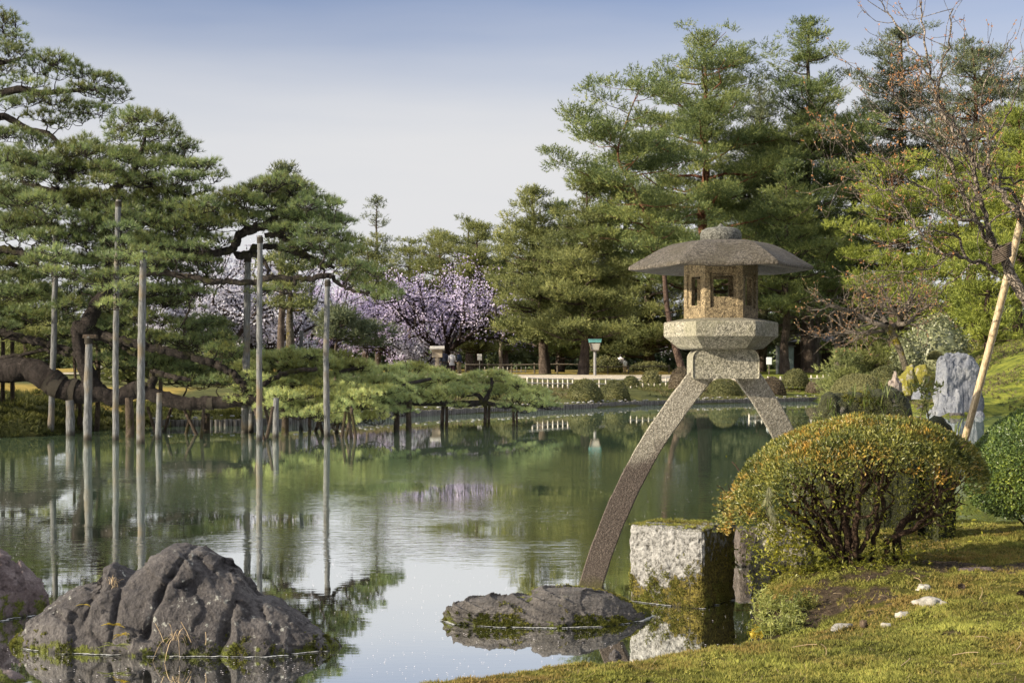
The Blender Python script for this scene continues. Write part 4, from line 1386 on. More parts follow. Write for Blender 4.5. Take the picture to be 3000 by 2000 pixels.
for tp_, bt_, xa, xb, st_, rx_, ry_ in (([(180, 450), (330, 430), (420, 430), (560, 480), (640, 540)], [(180, 600), (330, 640), (640, 640)], 190, 640, 52, 44, 20),
                                   ([(60, 560), (250, 600), (400, 600), (620, 660)], [(60, 690), (300, 760), (620, 740)], 60, 640, 50, 46, 19),
                                   ([(230, 740), (420, 730), (620, 760)], [(230, 850), (450, 880), (600, 850)], 240, 610, 58, 42, 16),
                                   ([(640, 590), (760, 545), (850, 550), (960, 600), (1010, 660)], [(640, 660), (800, 650), (960, 700), (1010, 740)], 640, 1010, 50, 42, 18),
                                   ([(900, 700), (1000, 700), (1060, 770), (1130, 840)], [(900, 740), (1000, 790), (1090, 880), (1150, 890)], 900, 1140, 42, 34, 17)):
    x = xa
    while x < xb:
        y_, yb_ = np.interp(x, *zip(*tp_)), np.interp(x, *zip(*bt_))
        while y_ < yb_:
            rows.append((x + PR.normal() * 14, y_ + ry_ * .6 + PR.normal() * 7, rx_ * PR.uniform(.7, 1.15), ry_ * PR.uniform(.7, 1.15), YK + PR.uniform(-.9, 1.6)))
            y_ += ry_ * PR.uniform(1.7, 2.5)
        x += st_ * PR.uniform(.8, 1.2)
for (x, y) in ((345, 625), (350, 670), (340, 715), (352, 760), (345, 805), (340, 850), (350, 895), (420, 770), (415, 800), (425, 740), (160, 690), (158, 740), (162, 800)):
    rows.append((x + PR.normal() * 12, y, 40, 15, 31.0 if x != 160 else 33))
fill_l = ([(-40, 850), (250, 870), (560, 910), (700, 990)], [(-40, 1000), (250, 1010), (420, 1090), (560, 1130), (700, 1140)])
x = -40
while x < 700:
    y_, yb_ = np.interp(x, *zip(*fill_l[0])), np.interp(x, *zip(*fill_l[1]))
    while y_ < yb_:
        if PR.random() < .8:
            rows.append((x + PR.normal() * 14, y_ + PR.normal() * 7, 44 * PR.uniform(.7, 1.15), 18 * PR.uniform(.7, 1.15), YK + PR.uniform(1.0, 3.4)))
        y_ += 30
    x += 50
rows += [
    (365, 362, 42, 22), (400, 350, 42, 22), (440, 355, 44, 22), (480, 362, 34, 20), (335, 385, 30, 18), (505, 392, 34, 18), (540, 425, 36, 16), (565, 440, 24, 12), (470, 400, 46, 18), (410, 400, 46, 18), (350, 412, 36, 16), (500, 440, 40, 16), (440, 440, 44, 16),
    (540, 490, 40, 16), (590, 490, 36, 16), (615, 478, 24, 12), (560, 520, 40, 14), (490, 478, 44, 16),
    (245, 430, 44, 24), (205, 455, 46, 24), (160, 470, 46, 24), (110, 478, 46, 22), (60, 470, 46, 22), (275, 460, 44, 20), (300, 500, 46, 22), (230, 505, 54, 24), (150, 520, 56, 24), (80, 525, 50, 22), (20, 515, 46, 22),
    (365, 470, 46, 20), (430, 490, 44, 20), (400, 530, 52, 22), (460, 545, 44, 20), (340, 540, 46, 22), (500, 570, 44, 20), (440, 585, 52, 22), (370, 590, 52, 24), (530, 610, 44, 20), (470, 620, 50, 22), (310, 610, 44, 22), (560, 640, 40, 18), (240, 580, 46, 22), (180, 590, 46, 20),
    (110, 590, 46, 22), (40, 600, 46, 22), (70, 650, 50, 22), (10, 680, 46, 22), (20, 560, 40, 20), (150, 650, 40, 18),
    (390, 650, 54, 24), (450, 665, 50, 22), (510, 675, 46, 22), (330, 670, 50, 22), (265, 660, 46, 20), (420, 705, 56, 22), (490, 720, 52, 22), (350, 718, 52, 22), (560, 700, 40, 18), (580, 730, 40, 18), (545, 765, 44, 18), (610, 770, 40, 16),
    (200, 700, 44, 18), (260, 715, 46, 18), (165, 725, 40, 14), (120, 770, 44, 18), (180, 770, 46, 18), (240, 775, 46, 18), (300, 765, 46, 18), (370, 770, 50, 18), (150, 800, 40, 16), (220, 810, 42, 16), (440, 770, 50, 18), (490, 790, 40, 16),
    (290, 820, 40, 18), (350, 810, 44, 18), (400, 838, 40, 16), (450, 855, 40, 16), (370, 870, 40, 16), (520, 850, 40, 14), (480, 890, 34, 14), (570, 860, 36, 14),
    (650, 590, 40, 18), (690, 575, 40, 18), (640, 620, 40, 18), (600, 590, 30, 14), (680, 630, 44, 18), (630, 660, 40, 18), (590, 650, 36, 16), (740, 560, 44, 20), (780, 548, 44, 20), (815, 535, 42, 20), (850, 548, 40, 20), (885, 562, 40, 18), (915, 580, 36, 16), (720, 595, 46, 18), (780, 590, 50, 20), (840, 585, 46, 20),
    (900, 605, 44, 18), (950, 600, 36, 16), (985, 605, 26, 14), (960, 640, 40, 16), (1000, 645, 24, 12), (910, 645, 44, 16), (860, 630, 44, 16), (730, 640, 44, 16), (990, 680, 26, 12), (940, 680, 40, 14),
    (900, 700, 40, 16), (940, 715, 40, 18), (890, 725, 40, 16), (980, 735, 36, 18), (1020, 725, 28, 14), (1000, 765, 36, 18), (960, 760, 38, 16), (1030, 780, 30, 16), (870, 760, 36, 14), (1060, 805, 30, 14), (1090, 825, 28, 14), (1110, 800, 22, 12), (1125, 845, 24, 14), (1140, 880, 20, 12), (1075, 855, 30, 14), (1030, 830, 30, 14), (1105, 880, 26, 14), (830, 850, 30, 12), (760, 860, 30, 12),
    (-10, 870, 56, 30, YK + 1.5), (50, 862, 54, 28, YK + 1.5), (110, 875, 50, 26, YK + 1.5), (160, 890, 44, 24, YK + 1.5), (20, 915, 54, 26, YK + 1.5), (90, 925, 54, 26, YK + 1.5), (150, 935, 50, 22, YK + 1.2), (200, 900, 40, 22, YK + 1.2), (40, 950, 50, 20, YK + 1.5), (-20, 960, 50, 24, YK + 1.5),
    (330, 905, 40, 16, YK + .8), (380, 920, 44, 18, YK + .8), (430, 930, 44, 18, YK + .8), (340, 950, 40, 16, YK + .8), (300, 935, 34, 16, YK + .8), (480, 950, 44, 18, YK + .6), (540, 965, 46, 20, YK + .6), (590, 975, 46, 22, YK + .6), (640, 995, 44, 22, YK + .5), (520, 1000, 46, 18, YK + .6), (580, 1015, 46, 20, YK + .5), (650, 1030, 46, 22, YK + .4), (460, 995, 40, 16, YK + .8), (690, 1050, 40, 22, YK + .4),
    (420, 1060, 36, 16, YK + 1.2), (370, 1080, 34, 16, YK + 1.2), (500, 1070, 44, 16, YK + 1), (560, 1085, 46, 18, YK + .8), (610, 1095, 44, 18, YK + .8), (540, 1120, 40, 14, YK + .8), (640, 1120, 40, 16, YK + .6), (310, 1060, 36, 16, YK + 1.5), (330, 1020, 34, 14, YK + 1.5)]
dress([[p_[0], p_[1], p_[2], p_[3] * 1.22, p_[4] * 1.45] for p_ in px_pads(rows, YK - .2, .75, PR)], limbs, lw, crown, PR, dens=350, twig_r=.009)
part('trunk', wood, BARK_PINE, great)
part('limbs', lw, BARK_LIMB, great)
part('crown', crown, PINE_DARK, great, flat=True)
# straw wraps and a crosspiece under the crook
for (a, b) in (((150, 1115), (178, 1135)), ((205, 1140), (228, 1148)), ((400, 1142), (425, 1145)), ((612, 1182), (628, 1180))):
    q = [np.argmin(np.linalg.norm(trunk[:, [0, 2]] - P(*z, YK)[[0, 2]], axis=1)) for z in (a, b)]
    seg_ = trunk[q[0]:max(q[1], q[0] + 2) + 1]
    wr = MB()
    wr.tube(seg_[:, :3], seg_[:, 3] * 1.07 + .005, 16, wob=.05)
    part('straw_wrap', wr, ROPE_M, great)

# low arm of pine spreading right over the water -------------------------------------
YL = 36.0
base = P(900, 1230, YL)
base[2] = 0
low = thing('pine_tree', 'low bright green pine spreading right just above the water on short stakes', 'pine tree', base)
wood, crown = MB(), MB()
limbs = [px_limb(l) for l in (
    [(700, 1180, 14, YL), (780, 1150, 13, YL), (860, 1140, 12, YL), (940, 1150, 11, YL), (1020, 1165, 11, YL + .5), (1120, 1168, 10, YL + 1), (1200, 1178, 10, YL + 2.5), (1290, 1180, 9, YL + 3.6), (1350, 1183, 10, YL + 3.6), (1410, 1178, 9, YL + 3.6), (1430, 1160, 8, YL + 3.6)],
    [(1350, 1160, 6, YL + 3.6), (1395, 1155, 6, YL + 3.6), (1412, 1170, 7, YL + 3.6), (1425, 1190, 8, YL + 3.6)],
    [(1425, 1180, 7, YL + 3.6), (1470, 1188, 6, YL + 3.6), (1520, 1190, 6, YL + 5), (1560, 1192, 4, YL + 5.3), (1600, 1188, 3, YL + 5.5)],
    [(860, 1140, 9, YL), (930, 1110, 8, YL + .5), (1000, 1090, 7, YL + .8), (1060, 1075, 5, YL + 1)],
    [(780, 1150, 9, YL), (820, 1090, 8, YL + .3), (880, 1060, 7, YL + .5)],
    [(1120, 1168, 7, YL + 1), (1180, 1130, 6, YL + 1.2), (1260, 1110, 5, YL + 2.5)],
    [(1425, 1165, 6, YL + 3.6), (1440, 1130, 5, YL + 3.6), (1440, 1105, 4, YL + 3.6)])]
for l in limbs:
    wood.tube(l[:, :3], l[:, 3], 9, wob=.14)
rows = []
def fill(poly_top, poly_bot, x0, x1, step, rx, ry, Yf, rows_):
    x = x0
    while x < x1:
        t_, b_ = np.interp(x, *zip(*poly_top)), np.interp(x, *zip(*poly_bot))
        y = t_
        while y < b_:
            rows_.append((x + PR.normal() * 9, y + ry + PR.normal() * 4, rx * PR.uniform(.75, 1.2), ry * PR.uniform(.9, 1.5), Yf(x) - (y - t_) * .016 + PR.normal() * .4))
            y += ry * 1.45
        x += step
fill([(700, 1035), (780, 1030), (850, 1025), (940, 1022), (1010, 1040), (1060, 1062), (1110, 1072), (1180, 1068)], [(700, 1150), (800, 1180), (900, 1222), (1000, 1228), (1080, 1222), (1150, 1200), (1180, 1185)], 715, 1180, 38, 46, 20, lambda x: YL + .8 + (x - 700) * .002, rows)
fill([(1180, 1062), (1230, 1072), (1290, 1082), (1350, 1110)], [(1180, 1170), (1250, 1165), (1350, 1165)], 1190, 1350, 34, 36, 16, lambda x: YL + 3.6, rows)
fill([(1340, 1120), (1390, 1095), (1430, 1085), (1490, 1092), (1520, 1120), (1580, 1130), (1630, 1160), (1650, 1170)], [(1340, 1140), (1400, 1142), (1480, 1150), (1540, 1175), (1600, 1185), (1650, 1182)], 1350, 1650, 30, 32, 13, lambda x: YL + 5, rows)
rows += [(1480, 1192, 34, 10, YL + 3.6), (1540, 1205, 34, 9, YL + 3.6), (1590, 1190, 30, 9, YL + 5), (1350, 1190, 26, 9, YL + 2.5), (1380, 1150, 30, 10, YL + 3.6)]
dress([[*P(x, y, Y), rx * Y / F, ry * Y / F] for x, y, rx, ry, Y in rows], limbs, wood, crown, PR, dens=560, tuft=.135, nwid=.011)
part('trunk', wood, BARK_LIMB, low)
part('crown', crown, PINE_MID, low, flat=True)

# props ------------------------------------------------------------------------------
POST_M = Mat('weathered_pole')
f1 = POST_M.noise(14, 5, .6, POST_M.coord((4, 4, .35)))
f2 = POST_M.noise(1.6, 3)
cc = POST_M.ramp(f1, [(0.32, (0.038, 0.038, 0.039)), (0.55, (0.105, 0.107, 0.109)), (0.75, (0.20, 0.203, 0.205))])
cc = POST_M.mix(POST_M.range(f2, .5, .7), cc, (0.105, 0.085, 0.06))
zz = POST_M.n('ShaderNodeSeparateXYZ')
POST_M.l(POST_M.n('ShaderNodeNewGeometry').outputs['Position'], zz.inputs[0])
cc = POST_M.mix(POST_M.range(POST_M.math('ADD', zz.outputs['Z'], POST_M.math('MULTIPLY', f1, .15)), .10, .26, .9, 0.0), cc, (0.018, 0.016, 0.012))
POST_M.base(cc, .85, .2)
POST_M.bump(f1, .7, .02)
POST_M = POST_M.m
POST_BR = bark_mat('brown_stake', (0.03, 0.022, 0.016), (0.17, 0.13, 0.10), moss=(0.06, 0.055, 0.02))

def post(x0, y0, x1, y1, w_, Y, label, mat=POST_M, group='props under the trained pines', name='support_pole', sink=.45):
    a, b = P(x0, y0, Y), P(x1, y1, Y)
    a = a.copy()
    d = unit(b - a)
    L = np.linalg.norm(b - a)
    mb_ = MB()
    n_ = max(9, int(L / .16))
    t_ = np.linspace(0, 1, n_)
    lo = a - d * sink
    bow = PR.normal(size=3) * np.array([.020, .010, 0]) * min(L, 3) / 2
    q_ = lo + (b - lo) * t_[:, None] + np.sin(np.pi * t_)[:, None] * bow + PR.normal(size=(n_, 3)) * .003
    r_ = w_ * Y / F / 2
    rad = r_ * np.linspace(1.08, .88, n_)
    for _ in range(int(L * 1.3)):                       # old knots
        rad[PR.integers(2, n_ - 1)] *= PR.uniform(1.05, 1.13)
    mb_.tube(q_, rad, 14, wob=.07, seed=int(x0))
    o_ = solo(name, mb_, mat, label, 'prop', (a[0], a[1], max(0.0, a[2])), group)
    if w_ >= 16 and L > 1.2:                            # cord bound round the head of the tall ones
        m_ = MB()
        for k in range(6):
            c = b - d * (.05 + .022 * k)
            th = np.linspace(0, 2 * np.pi, 13)
            m_.tube(np.stack([c[0] + np.cos(th) * r_ * .98, c[1] + np.sin(th) * r_ * .98, c[2] + .004 * np.cos(th)], 1), .012, 5, cap=False)
        part('cord_binding', m_, ROPE_M, o_)

WLY = lambda y: EYE * F / (y - YH)
post(147, 1272, 164, 655, 17, WLY(1273), 'thin tall leaning pole at the far left strapped to the thick trunk')
post(204, 1275, 204, 1172, 25, WLY(1276), 'short thick post with a dark straw pad under the thick trunk')
post(256, 1290, 260, 985, 23, WLY(1290), 'stout pole under the crook of the upright trunk')
post(340, 1290, 347, 585, 17, WLY(1290), 'tall pole rising behind the crown left of the thickest pole')
post(412, 1300, 420, 735, 22, WLY(1300), 'thickest tall grey pole standing nearest in the water')
post(465, 1288, 467, 1150, 17, WLY(1288), 'short jagged-topped post in front of the low trunk right of the thickest pole')
post(378, 1280, 378, 1165, 25, WLY(1281), 'short double post under the humped bend of the low trunk', POST_BR)
post(716, 1270, 726, 748, 20, WLY(1270), 'tall dark pole in the pair right of centre, the left one')
post(735, 1262, 738, 1180, 17, WLY(1265), 'short post hidden behind the tall dark pole')
post(760, 1292, 762, 690, 17, WLY(1291), 'tall slim grey pole in the pair right of centre, the right one')
post(961, 1278, 960, 818, 17, WLY(1279), 'lone bluish pole under the end of the long level limb')
post(883, 1262, 884, 968, 12, WLY(1258), 'thin short pole rising out of the low pine')
post(605, 1262, 606, 1210, 22, WLY(1260), 'short post under the round knob of the low trunk', POST_BR)
post(808, 1282, 809, 1165, 18, WLY(1283), 'weathered broken-topped stub beside the end of the low trunk')
post(836, 1272, 836, 1195, 22, WLY(1272), 'thick short brown post just right of the broken-topped stub', POST_BR)
post(235, 1268, 235, 1168, 14, WLY(1262), 'dark thin pole behind the stout pole, on its left', POST_BR)
post(281, 1268, 287, 1000, 14, WLY(1262), 'dark thin pole behind the stout pole, on its right', POST_BR)
post(222, 1262, 216, 1020, 9, WLY(1255), 'slender pole behind the upright trunk', POST_BR)
post(468, 1230, 470, 1000, 12, WLY(1252), 'slender pole behind the low trunk with a red band', POST_BR)
for k, (x0, x1, nm) in enumerate(((8, 9, 'left'), (37, 36, 'right'))):
    g_ = P(x0, 1160, YK + 3)
    post(x0, 1165, x1, 1000, 12, YK + 3, 'prop at the left edge holding the mossy limb, the %s one' % nm, POST_BR)
props = [(545, 1270, 560, 1195), (575, 1272, 538, 1196), (455, 1268, 432, 1190), (482, 1262, 505, 1185), (590, 1285, 598, 1190), (775, 1290, 745, 1195), (790, 1250, 775, 1190), (780, 1285, 800, 1190), (910, 1255, 905, 1190), (945, 1270, 928, 1200), (925, 1262, 945, 1205), (985, 1268, 1000, 1190), (975, 1250, 990, 1230), (1000, 1280, 1012, 1205), (1015, 1282, 1032, 1195), (1030, 1285, 1020, 1205), (1040, 1282, 1028, 1190)]
nth = ['first', 'second', 'third', 'fourth', 'fifth', 'sixth', 'seventh', 'eighth', 'ninth', 'tenth', 'eleventh', 'twelfth', 'thirteenth', 'fourteenth', 'fifteenth', 'sixteenth', 'seventeenth']
order = np.argsort([p_[0] for p_ in props])
for k, j in enumerate(order):
    x0, y0, x1, y1 = props[j]
    post(x0, y0, x1, y1, 10, WLY(y0), '%s leaning stake from the left of the crossed stakes under the pine boughs' % nth[k], POST_BR, 'crossed leaning stakes', 'leaning_stake')
stk = [(1163, 1260, 1163, 1195, 18), (1198, 1262, 1199, 1160, 17), (1296, 1248, 1298, 1190, 12), (1308, 1248, 1309, 1190, 10), (1421, 1248, 1423, 1178, 11), (1432, 1248, 1434, 1182, 9), (1504, 1240, 1505, 1192, 9), (1514, 1240, 1514, 1192, 7)]
for k, (x0, y0, x1, y1, w_) in enumerate(stk):
    post(x0, y0, x1, y1, w_, WLY(y0), '%s upright stake from the left under the low bright green pine' % nth[k], POST_BR, 'upright stakes under the low pine', 'stake')
# crosspiece on the stout pole
a, b = P(244, 986, WLY(1290)), P(286, 985, WLY(1290))
mb = MB()
mb.box((a + b) / 2, (np.linalg.norm(b - a), .15, .09))
bevel(solo('crosspiece', mb, POST_BR, 'short horizontal timber on top of the stout pole under the crook', 'crosspiece', (a + b) / 2), .02)
# ------------------------------------------------------------------ far trees
TR = np.random.default_rng(202)
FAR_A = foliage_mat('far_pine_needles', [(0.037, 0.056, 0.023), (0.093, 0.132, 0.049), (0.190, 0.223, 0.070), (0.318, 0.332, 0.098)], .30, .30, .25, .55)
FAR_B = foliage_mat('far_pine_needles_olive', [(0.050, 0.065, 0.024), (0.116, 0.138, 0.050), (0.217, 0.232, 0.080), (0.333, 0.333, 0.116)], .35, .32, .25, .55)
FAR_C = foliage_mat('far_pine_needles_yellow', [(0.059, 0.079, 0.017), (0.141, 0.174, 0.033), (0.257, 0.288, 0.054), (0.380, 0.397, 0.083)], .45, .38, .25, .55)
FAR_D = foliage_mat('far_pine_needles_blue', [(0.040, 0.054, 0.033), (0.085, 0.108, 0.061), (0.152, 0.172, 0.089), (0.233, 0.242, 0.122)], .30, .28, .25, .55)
FAR_M = foliage_mat('soft_pine_needles', [(0.045, 0.055, 0.018), (0.10, 0.115, 0.035), (0.165, 0.18, 0.055), (0.23, 0.24, 0.085)], .45, .34, .25, .55)
BARK_FAR = bark_mat('far_bark', (0.030, 0.022, 0.018), (0.16, 0.125, 0.10), scale=4)
BARK_RED = bark_mat('red_pine_bark', (0.035, 0.022, 0.018), (0.15, 0.105, 0.085), scale=3.5, red=((0.24, 0.115, 0.07), 6.5, 13.0))
BARK_BARE = bark_mat('bare_tree_bark', (0.07, 0.058, 0.048), (0.26, 0.22, 0.18), scale=6)
BARK_MOSSY = bark_mat('mossy_bark', (0.06, 0.05, 0.035), (0.20, 0.175, 0.13), moss=(0.16, 0.13, 0.015), scale=5)

def shape_of(kind, t):
    if kind == 'dome':          # broad old crown
        return np.sqrt(np.maximum(0, 1 - (t * .98) ** 2.4)) * (.72 + .28 * smooth(0, .25, t))
    if kind == 'cone':
        return (1 - t) ** .75 * .95 + .06
    if kind == 'full':          # skirts down low, rounded top
        return (1 - t ** 2.0) ** .8 * (.85 + .15 * smooth(0, .2, t))
    return np.ones_like(t)

def far_pine(px, top, base_py, half, Y, label, kind='dome', cb=.3, mat=None, bark=None, seed=0, lean=0.0, gap=1.0, trunk_px=None, dens=1.0, pad=1.0, bend=None, droop=.0, nl=.40, name='pine_tree', group='pines across the pond', tw=None):
    r = np.random.default_rng(1000 + seed)
    base = P(px, base_py, Y)
    base[2] = gz(base[0], Y) if base_py is not None else 0
    ztop = P(px, top, Y)[2]
    Ht = ztop - base[2]
    hw = half * Y / F
    root = thing(name, label, 'pine tree' if name == 'pine_tree' else 'tree', base, group)
    wood, crown = MB(), MB()
    tr = (tw or 30) * Y / F / 2
    n = 9
    t = np.linspace(0, 1, n)
    q = base + np.stack([lean * Y / F * t, 0 * t, Ht * t * .97], 1)
    if bend is not None:
        for i in range(n):
            q[i, 0] = np.interp(q[i, 2], [P(0, y, Y)[2] for _, y in bend], [P(x, 0, Y)[0] for x, _ in bend])
    q[1:-1] += r.normal(size=(n - 2, 3)) * np.array([.05, .05, 0]) * hw * .6
    rad = tr * (1 - .86 * t ** 1.1)
    rad[0] *= 1.25
    cq = curve(np.column_stack([q, rad]), 5)
    wood.tube(np.vstack([cq[0, :3] - [0, 0, .4], cq[:, :3]]), np.append(cq[0, 3] * 1.15, cq[:, 3]), 10, wob=.08)
    z = cb
    while z < 1.0:
        zt = (z - cb) / (1 - cb)
        R = hw * float(shape_of(kind, np.array(zt)))
        nb = max(3, int(round(5.2 + 2.0 * r.random() - 2.0 * zt)))
        a0 = r.random() * 6.28
        for b in range(nb):
            an = a0 + 6.283 * b / nb + r.normal() * .35
            Lr = R * r.uniform(.62, 1.12)
            zc = min(z + r.normal() * .02, .99)
            p0 = np.array([np.interp(base[2] + Ht * zc, cq[:, 2], cq[:, k]) for k in range(3)])
            up_ = (.22 + .5 * zt - droop) * r.uniform(.4, 1.4)
            d = np.array([np.cos(an), np.sin(an), up_ * .55])
            m = 5
            tt = np.linspace(0, 1, m)
            lp = p0 + d * (Lr * tt)[:, None]
            lp[:, 2] -= np.sin(tt * np.pi) * Lr * .05
            lp[1:] += r.normal(size=(m - 1, 3)) * .05 * Lr * np.array([.6, .6, .5])
            lr = max(.03, tr * .32 * (1 - .7 * zt))
            wood.tube(lp, np.linspace(lr, lr * .25, m), 5, cap=False)
            # flat needle pads along the limb
            npd = 1 + int(Lr / (1.2 * pad))
            for s in range(npd):
                f0 = .46 if kind == 'dome' else .30
                f = 1.0 if npd == 1 else f0 + (1 - f0) * s / (npd - 1)
                c = np.array([np.interp(f, tt, lp[:, k]) for k in range(3)])
                c = c + np.array([r.normal() * .3, r.normal() * .3, .10]) * pad
                rx = (.55 + .16 * Lr) * r.uniform(.7, 1.2) * pad * (.75 if f > .95 else 1.0)
                rx = min(rx, 1.7 * pad)
                rz = rx * r.uniform(.30, .55)
                N = int(37 * dens * (rx * rx + .35))
                tl = r.normal(size=2) * .22
                aa = r.random(N) * 6.283
                rr_ = np.sqrt(r.random(N))
                x, y = np.cos(aa) * rr_, np.sin(aa) * rr_
                zz = np.sqrt(np.maximum(0, 1 - rr_ ** 2)) * (1 - .8 * r.random(N) ** 1.4) - .25 * r.random(N)
                crown.shoots(c + np.stack([x * rx, y * rx, zz * rz + (x * tl[0] + y * tl[1]) * rx], 1), np.stack([x * .9, y * .9, np.full(N, .60)], 1) + r.normal(size=(N, 3)) * .30, 3, nl * .85, 4, nl * .62, nl * .105, .62, r)
        z += (.75 + .5 * r.random()) * gap * pad / Ht
    # leader tuft
    N = int(40 * dens)
    c = cq[-1, :3]
    crown.needles(c + r.normal(size=(N, 3)) * np.array([.35, .35, .3]) * pad, np.array([0, 0, 1.0]) + r.normal(size=(N, 3)) * .5, 9, nl, nl * .13, .5, r)
    part('trunk', wood, bark or BARK_FAR, root)
    part('crown', crown, mat or FAR_A, root, flat=True)
    return root

# right-hand stand, front row first
far_pine(1708, 535, 1092, 150, 92, 'olive full-skirted pine with thick trunk left of the lamp post', 'full', .20, FAR_B, BARK_FAR, 1, tw=30, lean=10, dens=1.3, gap=.85)
far_pine(1597, 552, 1092, 135, 96, 'olive pine left of the lamp post pine, its boughs hanging near the ground', 'full', .19, FAR_B, BARK_FAR, 2, tw=32, lean=-40, dens=1.3, gap=.85)
far_pine(1975, 225, 1085, 230, 90, 'leaning red-barked pine with open boughs reaching left behind the lantern', 'dome', .42, FAR_A, BARK_RED, 3, bend=[(2005, 1085), (1975, 980), (1950, 860), (1915, 700), (1890, 600), (1850, 520), (1815, 440), (1830, 380), (1865, 300), (1880, 235)], tw=19, gap=1.35, dens=.95)
far_pine(2065, 112, 1085, 265, 102, 'massive broad-crowned pine rising highest directly above the lantern', 'dome', .26, FAR_A, BARK_RED, 4, tw=44, pad=1.1, gap=1.35)
far_pine(2370, 48, 1085, 225, 104, 'tall bushy pine right of the lantern with a ragged pointed top', 'full', .22, FAR_A, BARK_FAR, 5, tw=40, gap=1.2)
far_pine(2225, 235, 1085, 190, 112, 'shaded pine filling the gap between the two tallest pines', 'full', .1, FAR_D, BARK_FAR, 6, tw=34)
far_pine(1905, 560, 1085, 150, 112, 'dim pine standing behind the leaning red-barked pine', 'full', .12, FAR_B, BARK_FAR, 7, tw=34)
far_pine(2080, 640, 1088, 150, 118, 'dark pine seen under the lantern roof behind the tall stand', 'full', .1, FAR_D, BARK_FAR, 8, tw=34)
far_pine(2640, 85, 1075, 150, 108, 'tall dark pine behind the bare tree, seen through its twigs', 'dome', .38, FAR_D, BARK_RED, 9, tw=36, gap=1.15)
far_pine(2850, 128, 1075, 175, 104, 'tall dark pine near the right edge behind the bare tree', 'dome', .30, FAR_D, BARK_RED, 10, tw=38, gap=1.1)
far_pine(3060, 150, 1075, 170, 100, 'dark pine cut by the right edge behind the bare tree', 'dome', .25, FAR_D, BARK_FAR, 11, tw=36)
far_pine(2500, 330, 1080, 150, 110, 'narrow dark pine between the tall bushy pine and the bare tree', 'full', .1, FAR_A, BARK_FAR, 12, tw=30)
far_pine(2610, 470, 1070, 150, 78, 'sunlit layered pine with cloud-like pads behind the forked bare branches', 'dome', .30, FAR_C, BARK_RED, 13, tw=30, gap=1.25, pad=.9)
far_pine(2800, 480, 1060, 150, 76, 'sunlit layered pine right of the forked bare branches', 'dome', .18, FAR_C, BARK_RED, 14, tw=28, gap=1.1, pad=.9)
far_pine(2985, 330, 1050, 130, 68, 'bright yellow-green layered pine at the right edge', 'dome', .16, FAR_C, BARK_RED, 15, tw=30, gap=1.15, pad=.85)
far_pine(2895, 700, 1050, 100, 66, 'short bright pine on the mossy slope near the right edge', 'full', .05, FAR_C, BARK_RED, 16, tw=20, pad=.8)
far_pine(2700, 760, 1060, 90, 72, 'short yellowish pine behind the small bare maple', 'full', .05, FAR_C, BARK_RED, 17, tw=18, pad=.8)
# centre
far_pine(1400, 660, 1090, 80, 118, 'narrow pine at the left end of the right-hand stand', 'full', .15, FAR_B, BARK_FAR, 20, tw=26, dens=1.3, gap=.8)
far_pine(1105, 572, 1085, 72, 130, 'lone dark conifer with tiers of separate boughs against the pale sky', 'cone', .30, FAR_D, BARK_FAR, 21, tw=18, gap=1.5, dens=.75)
far_pine(1375, 640, 1085, 100, 134, 'broad hazy pine at the far centre of the skyline', 'dome', .30, FAR_B, BARK_FAR, 22, tw=24)
far_pine(1290, 690, 1085, 105, 138, 'low wide pine left of the broad hazy pine on the skyline', 'dome', .35, FAR_B, BARK_RED, 23, tw=22)
far_pine(1200, 712, 1085, 80, 140, 'flat-topped small pine right of the lone tiered conifer', 'dome', .45, FAR_B, BARK_FAR, 24, tw=20)
far_pine(1075, 705, 1085, 95, 128, 'rounded pine at the foot of the lone tiered conifer', 'dome', .2, FAR_B, BARK_FAR, 25, tw=20)
far_pine(1480, 690, 1090, 90, 136, 'pine half hidden behind the left end of the right-hand stand', 'full', .15, FAR_A, BARK_FAR, 26, tw=24, dens=1.3, gap=.8)
far_pine(1640, 600, 1088, 130, 112, 'pine in the second row between the two olive pines', 'full', .1, FAR_A, BARK_FAR, 27, tw=26, dens=1.2, gap=.9)
far_pine(1790, 520, 1088, 140, 116, 'pine in the second row just left of the leaning red-barked pine', 'full', .1, FAR_A, BARK_FAR, 28, tw=26, dens=1.2, gap=.9)
far_pine(2300, 480, 1088, 140, 96, 'bushy pine in front of the tallest stand right of the lantern roof', 'full', .3, FAR_A, BARK_FAR, 29, tw=28, gap=1.2)
# left, behind the trained pines
far_pine(825, 484, 1080, 58, 84, 'dark rounded treetop showing above the great sprawling pine', 'dome', .55, FAR_D, BARK_FAR, 30, tw=24, gap=.8, pad=.8)
far_pine(850, 790, 1075, 85, 62, 'pale yellowish pine with a straight thick trunk behind the lone bluish pole', 'dome', .66, FAR_B, BARK_MOSSY, 31, tw=36, pad=.7, dens=1.1)
far_pine(985, 915, 1075, 62, 60, 'small bluish flat-topped pine in front of the blossom', 'dome', .62, FAR_D, BARK_FAR, 32, tw=14, pad=.6, dens=1.3)
far_pine(1075, 960, 1080, 52, 61, 'second small bluish flat-topped pine, lower and further right', 'dome', .66, FAR_D, BARK_FAR, 33, tw=10, pad=.55, dens=1.3)
far_pine(80, 800, 1110, 130, 70, 'hazy green pine behind the trunk of the great pine at far left', 'full', .15, FAR_B, BARK_FAR, 34, tw=26)
far_pine(300, 830, 1105, 120, 74, 'hazy green pine behind the upright trunk of the great pine', 'full', .15, FAR_B, BARK_FAR, 35, tw=24)
far_pine(-90, 780, 1110, 130, 78, 'hazy pine cut by the left edge behind the great pine', 'full', .15, FAR_B, BARK_FAR, 36, tw=24)
far_pine(520, 1030, 1100, 80, 56, 'low sunlit pine behind the low trunk', 'full', .1, FAR_B, BARK_FAR, 37, tw=14, pad=.55, dens=1.2)
